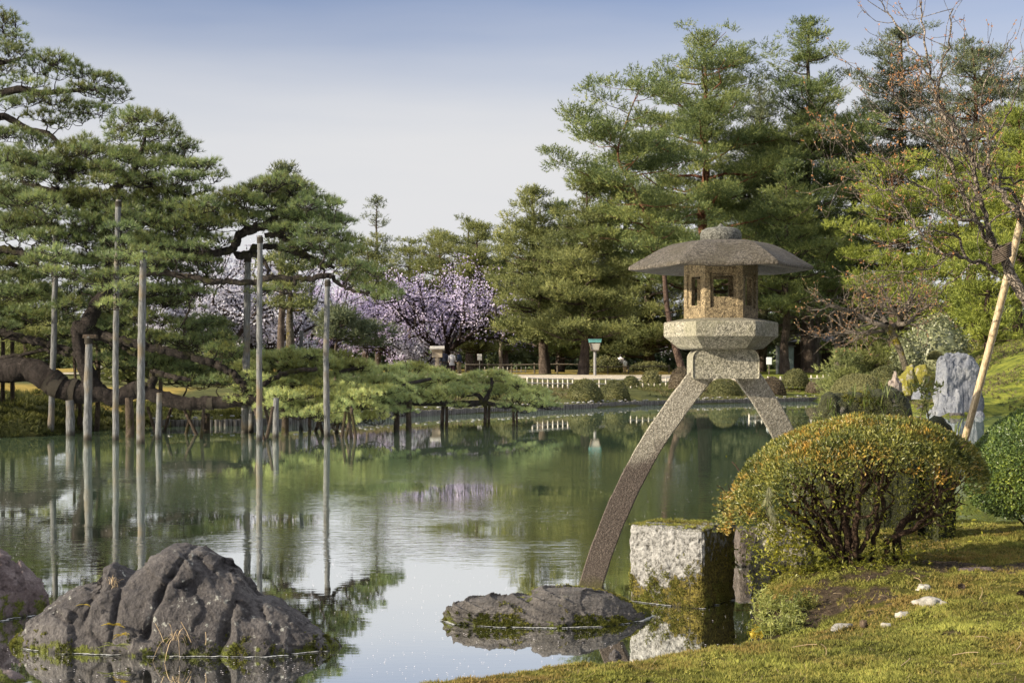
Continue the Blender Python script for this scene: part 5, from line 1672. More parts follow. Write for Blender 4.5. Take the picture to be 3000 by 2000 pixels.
far_pine(640, 1035, 1100, 80, 54, 'low sunlit pine behind the pair of tall poles', 'full', .1, FAR_B, BARK_FAR, 38, tw=14, pad=.55, dens=1.2)
far_pine(380, 1010, 1105, 80, 54, 'low pine on the bank behind the thickest pole', 'full', .1, FAR_B, BARK_FAR, 39, tw=12, pad=.5, dens=1.2)
# low spreading pines on the right bank
for k, (x, top, hw_, Y, lb) in enumerate(((2470, 1040, 75, 62, 'low feathery pine spreading over the right bank beside the fence end'), (2560, 965, 90, 63, 'soft light green pine leaning left under the small bare maple'), (2480, 1090, 60, 60, 'lowest feathery pine bough cluster above the round shrubs on the right bank'))):
    far_pine(x, top, 1120, hw_, Y, lb, 'full', .05, FAR_B if k == 0 else FAR_M, BARK_FAR, 50 + k, tw=10, pad=.5, dens=1.3, nl=.26, gap=.8)
# dark wood closing the view
WOOD_M = foliage_mat('far_wood_leaves', [(0.027, 0.041, 0.022), (0.058, 0.081, 0.041), (0.102, 0.131, 0.063), (0.158, 0.192, 0.090)], .2, .25, .2, .6)
mb = MB()
r = np.random.default_rng(77)
N = 60000
x = r.uniform(-85, 95, N)
y = r.uniform(143, 158, N)
hh = 5.8 + 1.8 * vnoise(np.stack([x * .12, x * 0, x * 0], 1), 3) + 1.0 * vnoise(np.stack([x * .4, x * 0, x * 0], 1), 4) + 1.5 * smooth(10, 40, x)
z = .8 + hh * r.random(N) ** 1.1
mb.needles(np.stack([x, y, z], 1), r.normal(size=(N, 3)) + [0, -.3, .4], 6, .8, .16, .6, r)
struct('distant_wood', mb, WOOD_M, 'stuff', flat=True)
# a few more trunks and shrubs belong to things of their own

# ------------------------------------------------------------------ cherry and bare trees
def branching(base, dirn, L, rad, depth, r, wood, tips, spread=.55, shrink=.74, up=.15, seg=6, kids=(2, 4), jit=.12, minr=.012):
    n = 4
    q = [np.asarray(base, float)]
    d = unit(dirn)
    for k in range(n):
        d = unit(d + r.normal(size=3) * jit + [0, 0, up * .25])
        q.append(q[-1] + d * L / n)
    q = np.array(q)
    wood.tube(q, np.linspace(rad, max(minr, rad * .68), len(q)), seg, cap=False)
    if depth == 0:
        tips.append((q, d))
        return
    for k in range(r.integers(kids[0], kids[1] + 1)):
        s = r.uniform(.45, 1.0) if k else 1.0
        b = np.array([np.interp(s, np.linspace(0, 1, len(q)), q[:, i]) for i in range(3)])
        nd = unit(d + r.normal(size=3) * spread)
        branching(b, nd, L * shrink * r.uniform(.75, 1.15), max(minr, rad * .62), depth - 1, r, wood, tips, spread, shrink, up, max(3, seg - 1), kids, jit, minr)
    if depth <= 2:
        tips.append((q, d))

BLOS_L = foliage_mat('cherry_blossom_lilac', [(0.269, 0.229, 0.397), (0.431, 0.378, 0.569), (0.557, 0.502, 0.655), (0.664, 0.616, 0.707)], .5, .35, .1, .8)
BLOS_P = foliage_mat('cherry_blossom_pink', [(0.275, 0.260, 0.325), (0.430, 0.424, 0.511), (0.541, 0.549, 0.637), (0.638, 0.674, 0.762)], .5, .35, .1, .8)
BARK_CH = bark_mat('cherry_bark', (0.022, 0.016, 0.016), (0.085, 0.068, 0.066), scale=6)

def cherry(px, base_py, Y, trunk_h, L, depth, label, mat, seed, n_per=26, spread=.62, dirs=None, size=.16, rad=.38):
    r = np.random.default_rng(500 + seed)
    base = P(px, base_py, Y)
    base[2] = gz(base[0], Y)
    root = thing('cherry_tree', label, 'cherry tree', base, 'cherry trees in blossom')
    wood, crown, tips = MB(), MB(), []
    top = base + [r.normal() * .3, r.normal() * .2, trunk_h]
    wood.tube(curve(np.array([base - [0, 0, .3], base + [0.1, 0, trunk_h * .5], top]), 4), np.linspace(rad * 1.2, rad * .85, 9), 9, wob=.15)
    for k in range(dirs or 6):
        an = 6.283 * k / (dirs or 6) + r.normal() * .3
        branching(top - [0, 0, .4 * r.random()], [np.cos(an), np.sin(an) * .7, r.uniform(.35, 1.1)], L * r.uniform(.8, 1.2), rad * .5, depth, r, wood, tips, spread, .80, .22)
    C = []
    for q, d in tips:
        s = r.random(n_per)
        b = np.stack([np.interp(s, np.linspace(0, 1, len(q)), q[:, i]) for i in range(3)], 1)
        C.append(b + r.normal(size=b.shape) * .20)
    C = np.concatenate(C)
    C = C[C[:, 2] > base[2] + .5]
    crown.leaves(C, r.normal(size=C.shape), r.normal(size=C.shape), size, size * .9, r, .3)
    part('trunk', wood, BARK_CH, root)
    part('blossom', crown, mat, root, flat=True)
cherry(1315, 1085, 108, 1.6, 2.9, 3, 'lilac blossoming cherry with dark fanned branches right of the notice box', BLOS_L, 1, 27, dirs=9, rad=.42)
cherry(1180, 1085, 116, 1.2, 2.8, 3, 'pale lilac cherry left of the fanned one, behind the low pine', BLOS_L, 2, 30, dirs=8)
cherry(1010, 1085, 118, 1.0, 3.0, 3, 'bluish lilac cherry behind the lone bluish pole', BLOS_L, 3, 36, dirs=8)
cherry(780, 1085, 96, 1.0, 2.9, 3, 'brightest white-pink cherry between the tall poles', BLOS_P, 4, 44, dirs=9)
cherry(620, 1085, 92, 1.3, 2.9, 3, 'pinkish white cherry left of the tall pair of poles', BLOS_P, 5, 44, dirs=9)
cherry(500, 1085, 100, 1.0, 2.1, 3, 'pale cherry low behind the thickest pole', BLOS_P, 6, 36, dirs=7)
cherry(900, 1085, 104, .8, 2.8, 3, 'low lilac cherry spreading behind the straight pale trunk', BLOS_L, 7, 40, dirs=8)
cherry(2440, 1075, 122, 2.0, 2.4, 3, 'pink cherry glimpsed between trunks right of the lantern', BLOS_P, 8, 26, dirs=7)
cherry(2090, 1080, 128, .8, 1.9, 3, 'small pink cherry low behind the lantern', BLOS_P, 9, 24, dirs=6)
cherry(1230, 1088, 112, .6, 1.7, 2, 'small cherry with low blossom beside the notice box', BLOS_P, 10, 40, dirs=6, rad=.25)

BUD_M = foliage_mat('maple_buds', [(0.12, 0.055, 0.03), (0.22, 0.11, 0.05), (0.32, 0.19, 0.09), (0.38, 0.28, 0.15)], 1.5, .3, .2, .6)
# small bare maple on the right bank
Y = 58
r = np.random.default_rng(61)
base = P(2662, 1125, Y)
base[2] = gz(base[0], Y)
root = thing('bare_maple', 'small leafless maple with mossy yellow trunk leaning left on the right bank', 'tree', base)
wood, tips = MB(), []
q = curve(np.array([np.append(P(x, y, Y), r_ * Y / F) for x, y, r_ in ((2668, 1130, 12), (2650, 1065, 10), (2630, 1010, 10), (2604, 962, 11), (2590, 945, 9))]), 5)
q[0, 2] = min(q[0, 2], base[2] - .2)
wood.tube(q[:, :3], q[:, 3], 9, wob=.12)
w2 = MB()
for pts in ([(2598, 955, 9), (2560, 945, 8), (2510, 920, 6), (2470, 905, 5), (2420, 895, 3)], [(2606, 960, 9), (2630, 950, 9), (2636, 930, 8), (2612, 900, 6), (2600, 870, 4)], [(2632, 950, 8), (2660, 945, 6), (2690, 915, 5), (2720, 895, 3)],
            [(2598, 950, 8), (2580, 920, 6), (2560, 890, 4), (2540, 860, 3)], [(2590, 968, 6), (2540, 975, 5), (2480, 975, 4), (2430, 985, 2)], [(2636, 935, 7), (2655, 900, 5), (2680, 860, 3)]):
    l = curve(np.array([np.append(P(x, y, Y + r.normal() * .4), rr_ * Y / F) for x, y, rr_ in pts]), 5)
    w2.tube(l[:, :3], l[:, 3], 6, cap=False)
    for k in range(3, len(l), 2):
        for _ in range(2):
            branching(l[k, :3], unit(l[k, :3] - l[k - 2, :3]) + r.normal(size=3) * .6 + [0, 0, .1], .75, max(.014, l[k, 3] * .45), 2, r, w2, tips, .6, .75, .15, 4, (1, 3), .2, .007)
part('trunk', wood, BARK_MOSSY, root)
part('branches', w2, BARK_BARE, root)
mb = MB()
C = np.concatenate([q[1:] for q, d in tips])
C = C[r.random(len(C)) < .5]
mb.leaves(C, r.normal(size=C.shape), r.normal(size=C.shape), .09, .05, r)
part('buds', mb, BUD_M, root, flat=True)
# taller bare trees beside it, straight trunks with brown twigs
for k, (px, bp, Y, hh, tw, lb) in enumerate(((2458, 1075, 96, 7.5, 24, 'bare brown tree with a straight sunlit trunk right of the green cabinet'), (2395, 1085, 104, 6.0, 18, 'thin bare tree close right of the lantern platform'), (1470, 1085, 130, 7, 12, 'twiggy bare tree behind the blossom at the centre'))):
    base = P(px, bp, Y)
    base[2] = gz(base[0], Y)
    root = thing('bare_tree', lb, 'tree', base)
    wood, tips = MB(), []
    rad = tw * Y / F / 2
    top = base + [.3, 0, hh * .55]
    wood.tube(curve(np.array([base - [0, 0, .3], base + [-.1, 0, hh * .3], top]), 4), np.linspace(rad, rad * .7, 9), 8, wob=.1)
    for j in range(7):
        an = 6.283 * j / 7 + r.normal() * .3
        branching(top - [0, 0, hh * .28 * r.random()], [np.cos(an), np.sin(an), r.uniform(.1, .9)], hh * .26, rad * .40, 3, r, wood, tips, .55, .72, .2, 5, (1, 3), .15, .012)
    part('trunk', wood, BARK_BARE, root)
# ------------------------------------------------------------------ near shrubs and plants
NR = np.random.default_rng(303)
AZ_M = foliage_mat('azalea_leaves', [(0.032, 0.044, 0.013), (0.090, 0.103, 0.025), (0.180, 0.180, 0.040), (0.297, 0.271, 0.063)], 3.0, .30, .32, .4, tint=((0.30, 0.165, 0.03), .07, 4.0))
AZ_IN = foliage_mat('azalea_inner_leaves', [(0.045, 0.054, 0.011), (0.120, 0.132, 0.018), (0.225, 0.225, 0.027), (0.375, 0.345, 0.045)], 3.0, .42, .4, .4)
STEM_M = bark_mat('azalea_stem', (0.045, 0.028, 0.020), (0.20, 0.13, 0.09), scale=20)
GREEN_M = foliage_mat('box_leaves', [(.028, .046, .020), (.065, .105, .036), (.125, .175, .038), (.25, .29, .042)], 2.5, .30, .35, .4)
WEED_M = foliage_mat('weed_leaves', [(0.071, 0.090, 0.021), (0.151, 0.172, 0.039), (0.254, 0.269, 0.078), (0.380, 0.374, 0.126)], 3.0, .35, .45, .4)
BLADE_M = foliage_mat('grass_blades', [(0.03, 0.045, 0.012), (0.07, 0.095, 0.022), (0.12, 0.15, 0.035), (0.22, 0.23, 0.08)], 4.0, .35, .5, .35)
DRY_M = plain_mat('dry_straw', (0.34, 0.26, 0.16), (0.20, 0.14, 0.08), 30)

def shell_point(n, r, lo):
    """Directions on a sphere whose z is at least lo."""
    z = r.uniform(lo, 1, n)
    a = r.random(n) * 2 * np.pi
    s = np.sqrt(1 - z * z)
    return np.stack([s * np.cos(a), s * np.sin(a), z], 1)

# --- clipped azalea: hollow dome on fanned stems
cy = 9.35
cx = P(2508, 0, cy)[0]
zb, zt = .33, P(0, 1222, cy)[2]
root = thing('azalea_shrub', 'big clipped azalea with reddish tipped dome and bare fanned stems beside the lantern', 'shrub', (cx, cy, bz(cx, cy)))
az_top = px_line([(2128, 1560), (2135, 1500), (2150, 1450), (2185, 1390), (2225, 1340), (2280, 1300), (2340, 1268), (2400, 1246), (2480, 1226), (2560, 1218), (2640, 1222), (2720, 1240), (2790, 1268), (2840, 1308), (2872, 1365), (2886, 1420), (2876, 1465)], cy)
az_bot = px_line([(2128, 1560), (2150, 1585), (2180, 1590), (2215, 1560), (2260, 1500), (2330, 1455), (2420, 1440), (2520, 1440), (2600, 1440), (2680, 1470), (2740, 1500), (2800, 1505), (2850, 1480), (2876, 1465)], cy)
xs_ = np.linspace(az_top[0, 0], az_top[-1, 0], 60)
ztp = np.interp(xs_, az_top[:, 0], az_top[:, 1])
zbt = np.interp(xs_, az_bot[:, 0], az_bot[:, 1])
x_mid, x_half = (xs_[0] + xs_[-1]) / 2, (xs_[-1] - xs_[0]) / 2
def az_surface(x, v):
    """v 0..1 from the front lower rim over the top to the back rim."""
    u = np.clip((x - x_mid) / x_half, -1, 1)
    dep = .74 * np.sqrt(np.maximum(0, 1 - np.abs(u) ** 2.2)) + .02
    t = np.interp(x, xs_, ztp)
    b = np.interp(x, xs_, zbt)
    th = np.pi * v
    yy = cy - dep * np.sign(np.cos(th)) * np.abs(np.cos(th)) ** .9
    zz = b + (t - b) * np.sin(th) ** .62
    return np.stack([x, yy, zz], 1)
n = 36000
x = NR.uniform(xs_[0], xs_[-1], n)
v = NR.random(n) ** .85 * .66 + .045
p = az_surface(x, v)
e = 1e-3
dx = az_surface(np.clip(x + e, xs_[0], xs_[-1]), v) - az_surface(np.clip(x - e, xs_[0], xs_[-1]), v)
dv = az_surface(x, v + e) - az_surface(x, v - e)
nr = unit(np.cross(dx, dv))
nr *= np.sign((p - np.array([x_mid, cy, zb + .45]))[:, 2:3] * nr[:, 2:3] + (p - np.array([x_mid, cy, .7]))[:, 1:2] * nr[:, 1:2] + 1e-6)
bumpy = fbm(p * 7, 3, 5) * .022
inn = -np.abs(NR.normal(size=n)) * .040
p2 = p + nr * (bumpy + inn)[:, None]
keep = NR.random(n) < np.clip(.95 - .85 * smooth(.22, .03, v) + .30 * fbm(p * 6, 3, 8), 0, 1)
p2, nr = p2[keep], nr[keep]
crown = MB()
crown.leaves(p2, nr * .8 + NR.normal(size=p2.shape) * .55 + [0, 0, .25], nr + NR.normal(size=p2.shape) * .5, .030, .0125, NR)
part('clipped_leaves', crown, AZ_M, root, flat=True)
# fanned stems
wood = MB()
b0 = np.array([P(2520, 0, cy)[0], cy - .02, bz(P(2520, 0, cy)[0], cy)])
tips = []
fan = [((2455, 1650), (2395, 1560), (2310, 1480), (2270, 1450), 20), ((2470, 1640), (2420, 1560), (2370, 1490), (2330, 1420), 18), ((2480, 1650), (2450, 1540), (2400, 1460), (2360, 1400), 22), ((2490, 1640), (2470, 1520), (2440, 1440), (2450, 1370), 22), ((2500, 1620), (2495, 1520), (2500, 1430), (2520, 1340), 20),
       ((2510, 1600), (2490, 1500), (2560, 1430), (2620, 1370), 16), ((2460, 1600), (2420, 1530), (2430, 1450), (2400, 1380), 14), ((2630, 1560), (2700, 1500), (2760, 1460), (2800, 1400), 18), ((2600, 1590), (2680, 1530), (2720, 1450), (2740, 1360), 16), ((2640, 1550), (2750, 1500), (2830, 1450), (2850, 1410), 14),
       ((2560, 1600), (2600, 1500), (2620, 1430), (2660, 1340), 14), ((2450, 1640), (2360, 1560), (2270, 1530), (2190, 1500), 12), ((2520, 1620), (2540, 1520), (2550, 1440), (2560, 1330), 14)]
for k, (a, b, c_, d_, w_) in enumerate(fan):
    dy = NR.uniform(-.35, .35)
    st = b0 + [P(a[0], 0, cy)[0] - b0[0], NR.uniform(-.08, .08), 0]
    st[2] = bz(st[0], st[1]) - .05
    q = curve(np.array([st, P(*a, cy) * [1, 0, 1] + [0, cy + dy * .12, 0], P(*b, cy) * [1, 0, 1] + [0, cy + dy * .5, 0], P(*c_, cy) * [1, 0, 1] + [0, cy + dy * .8, 0], P(*d_, cy) * [1, 0, 1] + [0, cy + dy, 0]]), 5)
    q[1:-1] += NR.normal(size=(len(q) - 2, 3)) * .008
    r_ = w_ * 1.25 * cy / F / 2
    wood.tube(q, np.linspace(r_ * 1.05, r_ * .42, len(q)), 7, wob=.12)
    for j in range(8, len(q), 2):
        for _ in range(1):
            branching(q[j], unit(q[j] - q[j - 2]) + NR.normal(size=3) * .5 + [0, 0, .35], .17, r_ * .40, 1, NR, wood, tips, .5, .78, .2, 5, (2, 3), .2, .0022)
part('stems', wood, STEM_M, root)
# looser leaves inside and suckers at the foot
mb = MB()
C = np.concatenate([q for q, d in tips])
C = C[NR.random(len(C)) < .5]
C = C + NR.normal(size=C.shape) * .025
up_ok = C[:, 2] > .38
C = C[up_ok]
mb.leaves(C, NR.normal(size=C.shape) + [0, -.1, .4], NR.normal(size=C.shape) + [0, 0, .8], .030, .0125, NR)
def suckers(mbl, px, py, Y, rx, rz, n_, r, size=.03):
    c0 = P(px, py, Y)
    w_ = c0 + r.normal(size=(n_, 3)) * np.array([rx, rx * .8, rz]) * .5
    w_[:, 2] = np.maximum(w_[:, 2], bank_z(w_[:, 0], w_[:, 1]) + .005)
    for q_ in w_:
        m = 7
        dd = unit(r.normal(size=(m, 3)) * [1, 1, .5] + [0, -.1, .55])
        mbl.leaves(np.repeat(q_[None], m, 0), dd, np.array([0, 0, 1.0]) + r.normal(size=(m, 3)) * .3, size, size * .36, r)
for (px, py, rx, rz, n_) in ((2580, 1640, .26, .10, 70), (2500, 1665, .26, .08, 70), (2630, 1610, .18, .12, 50), (2400, 1660, .26, .12, 90), (2330, 1610, .22, .22, 130), (2295, 1640, .16, .16, 60), (2270, 1570, .12, .2, 70), (2250, 1520, .12, .16, 50)):
    suckers(mb, px, py, cy - .1, rx, rz, n_, NR)
part('loose_leaves', mb, AZ_IN, root, flat=True)
# thin leafage deep inside and at the back of the dome, open towards the foot
mb = MB()
N = 8500
q = np.stack([NR.uniform(P(2190, 0, cy)[0], P(2840, 0, cy)[0], N), NR.uniform(cy + .02, cy + .62, N), 0 * np.zeros(N)], 1)
zt_ = np.interp(q[:, 0], xs_, ztp) - .10
gb_ = bank_z(q[:, 0], q[:, 1]) + .04
q[:, 2] = gb_ + (zt_ - gb_) * NR.random(N) ** .75
qf = q[NR.random(N) < .05].copy()
qf[:, 1] = cy - NR.random(len(qf)) * .55
qf[:, 2] = np.interp(qf[:, 0], xs_, zbt) + NR.normal(size=len(qf)) * .07
q = np.concatenate([q[vnoise(q * 6, 91) > -.25], qf])
mb.leaves(q, NR.normal(size=q.shape) + [-.2, -.2, .4], NR.normal(size=q.shape) * .6 + [-.5, -.3, .8], .031, .013, NR)
part('inner_leaves', mb, AZ_IN, root, flat=True)
# hanging sprig of pine needles caught on its left side
mb = MB()
for (x, y) in ((2252, 1425), (2248, 1450), (2256, 1480), (2262, 1500)):
    c0 = P(x, y, cy - .62)
    mb.needles(np.repeat(c0[None], 2, 0), np.array([[.25, -.15, -1.0], [-.05, -.2, -.9]]), 34, .085, .0022, .26, NR)
solo('pine_sprig', mb, foliage_mat('dry_pine_needles', [(0.10, 0.10, 0.05), (0.22, 0.22, 0.13), (0.34, 0.33, 0.22)], 5, .3), 'pale dried pine sprig caught hanging on the left side of the azalea', 'pine sprig', P(2252, 1440, cy - .62), flat=True)

# --- round green shrub at the right edge
cy2 = 11.0
c0 = P(3050, 1345, cy2)
root = thing('box_shrub', 'clipped round glossy green shrub cut by the right edge', 'shrub', (c0[0], cy2, bz(c0[0], cy2)))
n = 40000
dirs = shell_point(n, NR, -.92)
rad3 = np.array([.56, .55, .42])
k = 1 + .035 * fbm(dirs * 4, 3, 14)
p = c0 + dirs * rad3 * k[:, None] + 0
p = p - dirs * np.abs(NR.normal(size=(n, 1))) * .035
# a leaning crown: the photo's shrub climbs to the right
p[:, 2] += (p[:, 0] - c0[0]) * .28
ok = (p[:, 2] > bank_z(p[:, 0], p[:, 1]) + .05)
ok &= NR.random(n) < np.clip(.75 + .5 * dirs[:, 2] + .4, .45, 1)
mb = MB()
mb.leaves(p[ok], dirs[ok] * .7 + NR.normal(size=(ok.sum(), 3)) * .55 + [0, 0, .3], dirs[ok] + NR.normal(size=(ok.sum(), 3)) * .5, .028, .014, NR)
part('leaves', mb, GREEN_M, root, flat=True)
wood, tips = MB(), []
g0 = np.array([c0[0], cy2, bz(c0[0], cy2) - .05])
for k in range(12):
    an = 6.28 * k / 12
    branching(g0 + NR.normal(size=3) * [.06, .06, 0], [np.cos(an), np.sin(an), 1.0], .30, .012, 3, NR, wood, tips, .45, .75, .1, 5, (2, 3), .15, .0025)
part('stems', wood, STEM_M, root)

# --- rounded clipped shrubs across the pond
SH_A = foliage_mat('clipped_shrub_olive', [(0.034, 0.041, 0.017), (0.070, 0.077, 0.029), (0.118, 0.118, 0.043), (0.180, 0.168, 0.060)], .8, .2, .25, .6)
SH_B = foliage_mat('clipped_shrub_brown', [(0.045, 0.034, 0.024), (0.088, 0.068, 0.046), (0.13, 0.105, 0.07), (0.18, 0.15, 0.10)], .8, .2, .25, .6)
SH_C = foliage_mat('clipped_shrub_pale', [(0.055, 0.058, 0.024), (0.105, 0.105, 0.042), (0.16, 0.155, 0.065), (0.22, 0.21, 0.09)], .8, .25, .25, .6)
def round_shrub(px, top, bot, half, Y, label, mat, seed, loose=0.0, leaf=.07):
    r = np.random.default_rng(700 + seed)
    c = P(px, bot, Y)
    g = gz(c[0], Y)
    a = half * Y / F
    h = (bot - top) * Y / F
    zc = P(0, bot, Y)[2]
    root_ = thing('clipped_shrub', label, 'shrub', (c[0], Y, min(zc, g)), 'clipped shrubs across the pond')
    n_ = int(3200 * (a * a + a * h) * (.07 / leaf) ** 2) + 500
    d = shell_point(n_, r, -.04)
    kk = 1 + .03 * fbm(d * 3, 2, seed) + loose * .25 * fbm(d * 6, 2, seed)
    p_ = np.array([c[0], Y, zc]) + d * np.array([a, a, h]) * kk[:, None] * (1 - np.abs(r.normal(size=(n_, 1))) * (.02 + .12 * loose))
    mb_ = MB()
    mb_.leaves(p_, d * .5 + r.normal(size=(n_, 3)) * .7, d + r.normal(size=(n_, 3)) * .45, leaf, leaf * .6, r)
    # woody heart under the leaves
    hd = [np.array([c[0], Y, zc]) + np.stack([np.cos(t_) * s_ * a, np.sin(t_) * s_ * a, np.full(14, z_ * h)], 1) for s_, z_ in ((.80, -.04), (.88, .1), (.80, .45), (.55, .72), (.05, .86)) for t_ in [np.linspace(0, 6.283, 15)[:-1]]]
    hb = MB()
    hb.loft(hd)
    part('twigs', hb, mat, root_)
    part('leaves', mb_, mat, root_, flat=True)
sh = [(1713, 1110, 1183, 54, 59.5, 'largest round olive shrub by the kerb left of the lantern leg', SH_A), (1802, 1113, 1178, 43, 62, 'round olive shrub by the kerb just right of the largest one', SH_A), (1848, 1102, 1128, 24, 64, 'small round shrub at the fence behind the two kerb shrubs', SH_A),
      (1500, 1107, 1160, 62, 59, 'broad dark shrub half hidden behind the low pine tip', SH_A), (1330, 1098, 1150, 38, 57, 'dark rounded shrub behind the low pine near the notice box', SH_A), (1996, 1076, 1135, 36, 69, 'reddish brown clipped shrub left of the lantern block', SH_B),
      (2122, 1108, 1168, 52, 68.5, 'dark clipped shrub seen between the lantern legs', SH_A), (2262, 1104, 1165, 40, 71, 'brownish clipped shrub right of the lantern block', SH_B), (2330, 1081, 1130, 40, 74, 'clean round shrub in front of the white-posted fence', SH_A), (2395, 1112, 1150, 34, 73, 'pinkish brown low shrub right of the clean round one', SH_B),
      (2512, 1095, 1160, 78, 56, 'wide pale olive dome shrub behind the mossy rock', SH_C), (2600, 1072, 1140, 64, 58, 'darker dome shrub behind the wide pale olive one', SH_A), (2655, 1072, 1110, 26, 60, 'little round shrub between the bare maple and the dark dome', SH_C), (2740, 1030, 1052, 22, 62, 'tiny shrub peeping over the standing stone', SH_C),
      (2955, 1090, 1140, 60, 62, 'low dark green cushion shrub on the right slope', SH_A), (2900, 1140, 1185, 42, 55, 'dark rounded cushion right of the standing stone', SH_A), (2860, 1062, 1085, 50, 66, 'yellow-green cushion plant behind the bamboo pole', SH_C)]
for k, s in enumerate(sh):
    round_shrub(*s, k)
SH_W = foliage_mat('pale_evergreen_leaves', [(0.05, 0.065, 0.030), (0.115, 0.13, 0.062), (0.21, 0.22, 0.12), (0.34, 0.34, 0.21)], 1.0, .25, .5, .4)
round_shrub(2745, 925, 1080, 95, 64, 'loose broad-leaved evergreen with pale leaves above the standing stone', SH_W, 40, .8, .16)
round_shrub(2660, 985, 1080, 45, 61, 'pale-leaved evergreen bush at the mossy trunk of the bare maple', SH_W, 41, .8, .13)
round_shrub(2920, 960, 1080, 90, 70, 'dull green loose bush on the slope at far right', SH_A, 42, .8, .16)
round_shrub(1908, 1083, 1120, 28, 67, 'loose light green bush by the fence left of the reddish shrub', SH_C, 43, .6, .09)
round_shrub(1770, 1045, 1085, 60, 104, 'dark hedge-like bush behind the lamp post', SH_A, 44, .4, .14)
round_shrub(1905, 1060, 1085, 60, 106, 'dark hedge-like bush behind the two strollers', SH_A, 45, .4, .14)
# mossy tufted left bank
mb = MB()
r = np.random.default_rng(15)
N = 42000
sx, sy = r.uniform(-21, -7.5, N), r.uniform(29, 42, N)
sd = poly_sd(sx, sy, POND)
ok = (sd > -.12) & (sd < 5.5) & (fbm(np.stack([sx, sy, 0 * sx], 1) * 1.1, 3, 83) + r.normal(size=N) * .3 > -.55)
q = np.stack([sx[ok], sy[ok], 0 * sx[ok]], 1)
q[:, 2] = np.maximum(ground_z(q[:, 0], q[:, 1]), .0) + .10 * fbm(q * 1.6, 2, 84)
mb.needles(q, r.normal(size=q.shape) * .5 + [0, -.3, .5], 6, .19, .024, .6, r)
LB_M = foliage_mat('left_bank_moss', [(0.012, 0.018, 0.006), (0.035, 0.042, 0.012), (0.075, 0.080, 0.018), (0.14, 0.14, 0.03)], .9, .3, .2, .7)
struct('bank_grass', mb, LB_M, 'stuff', flat=True)
# weeds on the far bank and bright moss cushions on the right slope
mb = MB()
N = 30000
sx = r.uniform(-8, 26, N)
sy = r.uniform(46, 82, N)
sd = poly_sd(sx, sy, POND)
den = fbm(np.stack([sx * .5, sy * .5, 0 * sx], 1), 3, 77)
ok = (sd > .25) & (sd < 9) & (den > -.15)
sx, sy = sx[ok], sy[ok]
q = np.stack([sx, sy, ground_z(sx, sy)], 1)
mb.needles(q, r.normal(size=q.shape) * .4 + [0, 0, .8], 5, .16, .03, .5, r)
struct('far_bank_grass', mb, foliage_mat('far_bank_weeds', [(0.035, 0.04, 0.012), (0.075, 0.085, 0.022), (0.13, 0.145, 0.03), (0.20, 0.23, 0.045)], .4, .35, .2, .7, tint=((0.13, 0.105, 0.065), .7, .35)), 'stuff', flat=True)

# --- grass tufts and little plants
def blades(c, n_, L, wdt, r, spread=.6, droop=.55, mat=0, mbl=None, lean=(0, 0, 0)):
    for _ in range(n_):
        an = r.random() * 6.283
        tilt = r.uniform(.1, 1.0) * spread
        d = unit(np.array([np.cos(an) * tilt, np.sin(an) * tilt, 1.0]) + lean)
        Lr = L * r.uniform(.55, 1.15)
        t = np.linspace(0, 1, 7)
        q_ = np.asarray(c, float) + r.normal(size=3) * [.012, .012, 0] + d * (Lr * t)[:, None]
        q_[:, 2] -= droop * Lr * t ** 2.4 * (.4 + tilt)
        s = unit(np.cross(d, [0, 0, 1.0]) + r.normal(size=3) * .1)
        w_ = wdt * .5 * np.sin(np.pi * (.12 + .88 * (1 - t)) / 1.1) + .0004
        lf, rg = q_ - s * w_[:, None], q_ + s * w_[:, None]
        v_ = np.empty((14, 3))
        v_[0::2], v_[1::2] = lf, rg
        mbl.add(v_, [[2 * i, 2 * i + 1, 2 * i + 3, 2 * i + 2] for i in range(6)], mat)

def grass_tuft(spots, n_, L, wdt, label, r, mat=BLADE_M, **kw):
    mb_ = MB()
    for c in spots:
        blades(c, n_, L, wdt, r, mbl=mb_, **kw)
    c = np.asarray(spots[0], float)
    return solo('grass_tuft', mb_, mat, label, 'grass tuft', c)
r = np.random.default_rng(17)
sp = [P(x, y, 12.0) for x, y in ((2500, 1160), (2535, 1158), (2560, 1155), (2585, 1150), (2600, 1165), (2630, 1180), (2545, 1185), (2575, 1190), (2620, 1210), (2655, 1215), (2530, 1200), (2590, 1215))]
grass_tuft(sp[:6], 6, .19, .007, 'arching grass clump on top of the dark mossy rock', r)
grass_tuft(sp[6:], 4, .19, .007, 'arching grass clump on the near face of the dark mossy rock', r, lean=(0, -.5, -.2))
grass_tuft([P(2430, 1200, 11.95), P(2490, 1190, 11.9), P(2450, 1225, 11.9)], 7, .20, .008, 'thin grass clump at the left side of the dark mossy rock', r, lean=(-.1, -.5, -.2))
grass_tuft([P(x, 1545, 9.75) for x in (2085, 2095, 2110, 2130)], 8, .13, .006, 'short grass growing on the back corner of the squat stone post', r, lean=(0.15, 0, 0))
grass_tuft([P(2835, 1335, 9.6), P(2800, 1290, 9.6)], 6, .26, .006, 'fine drooping grass at the right shoulder of the azalea', r)
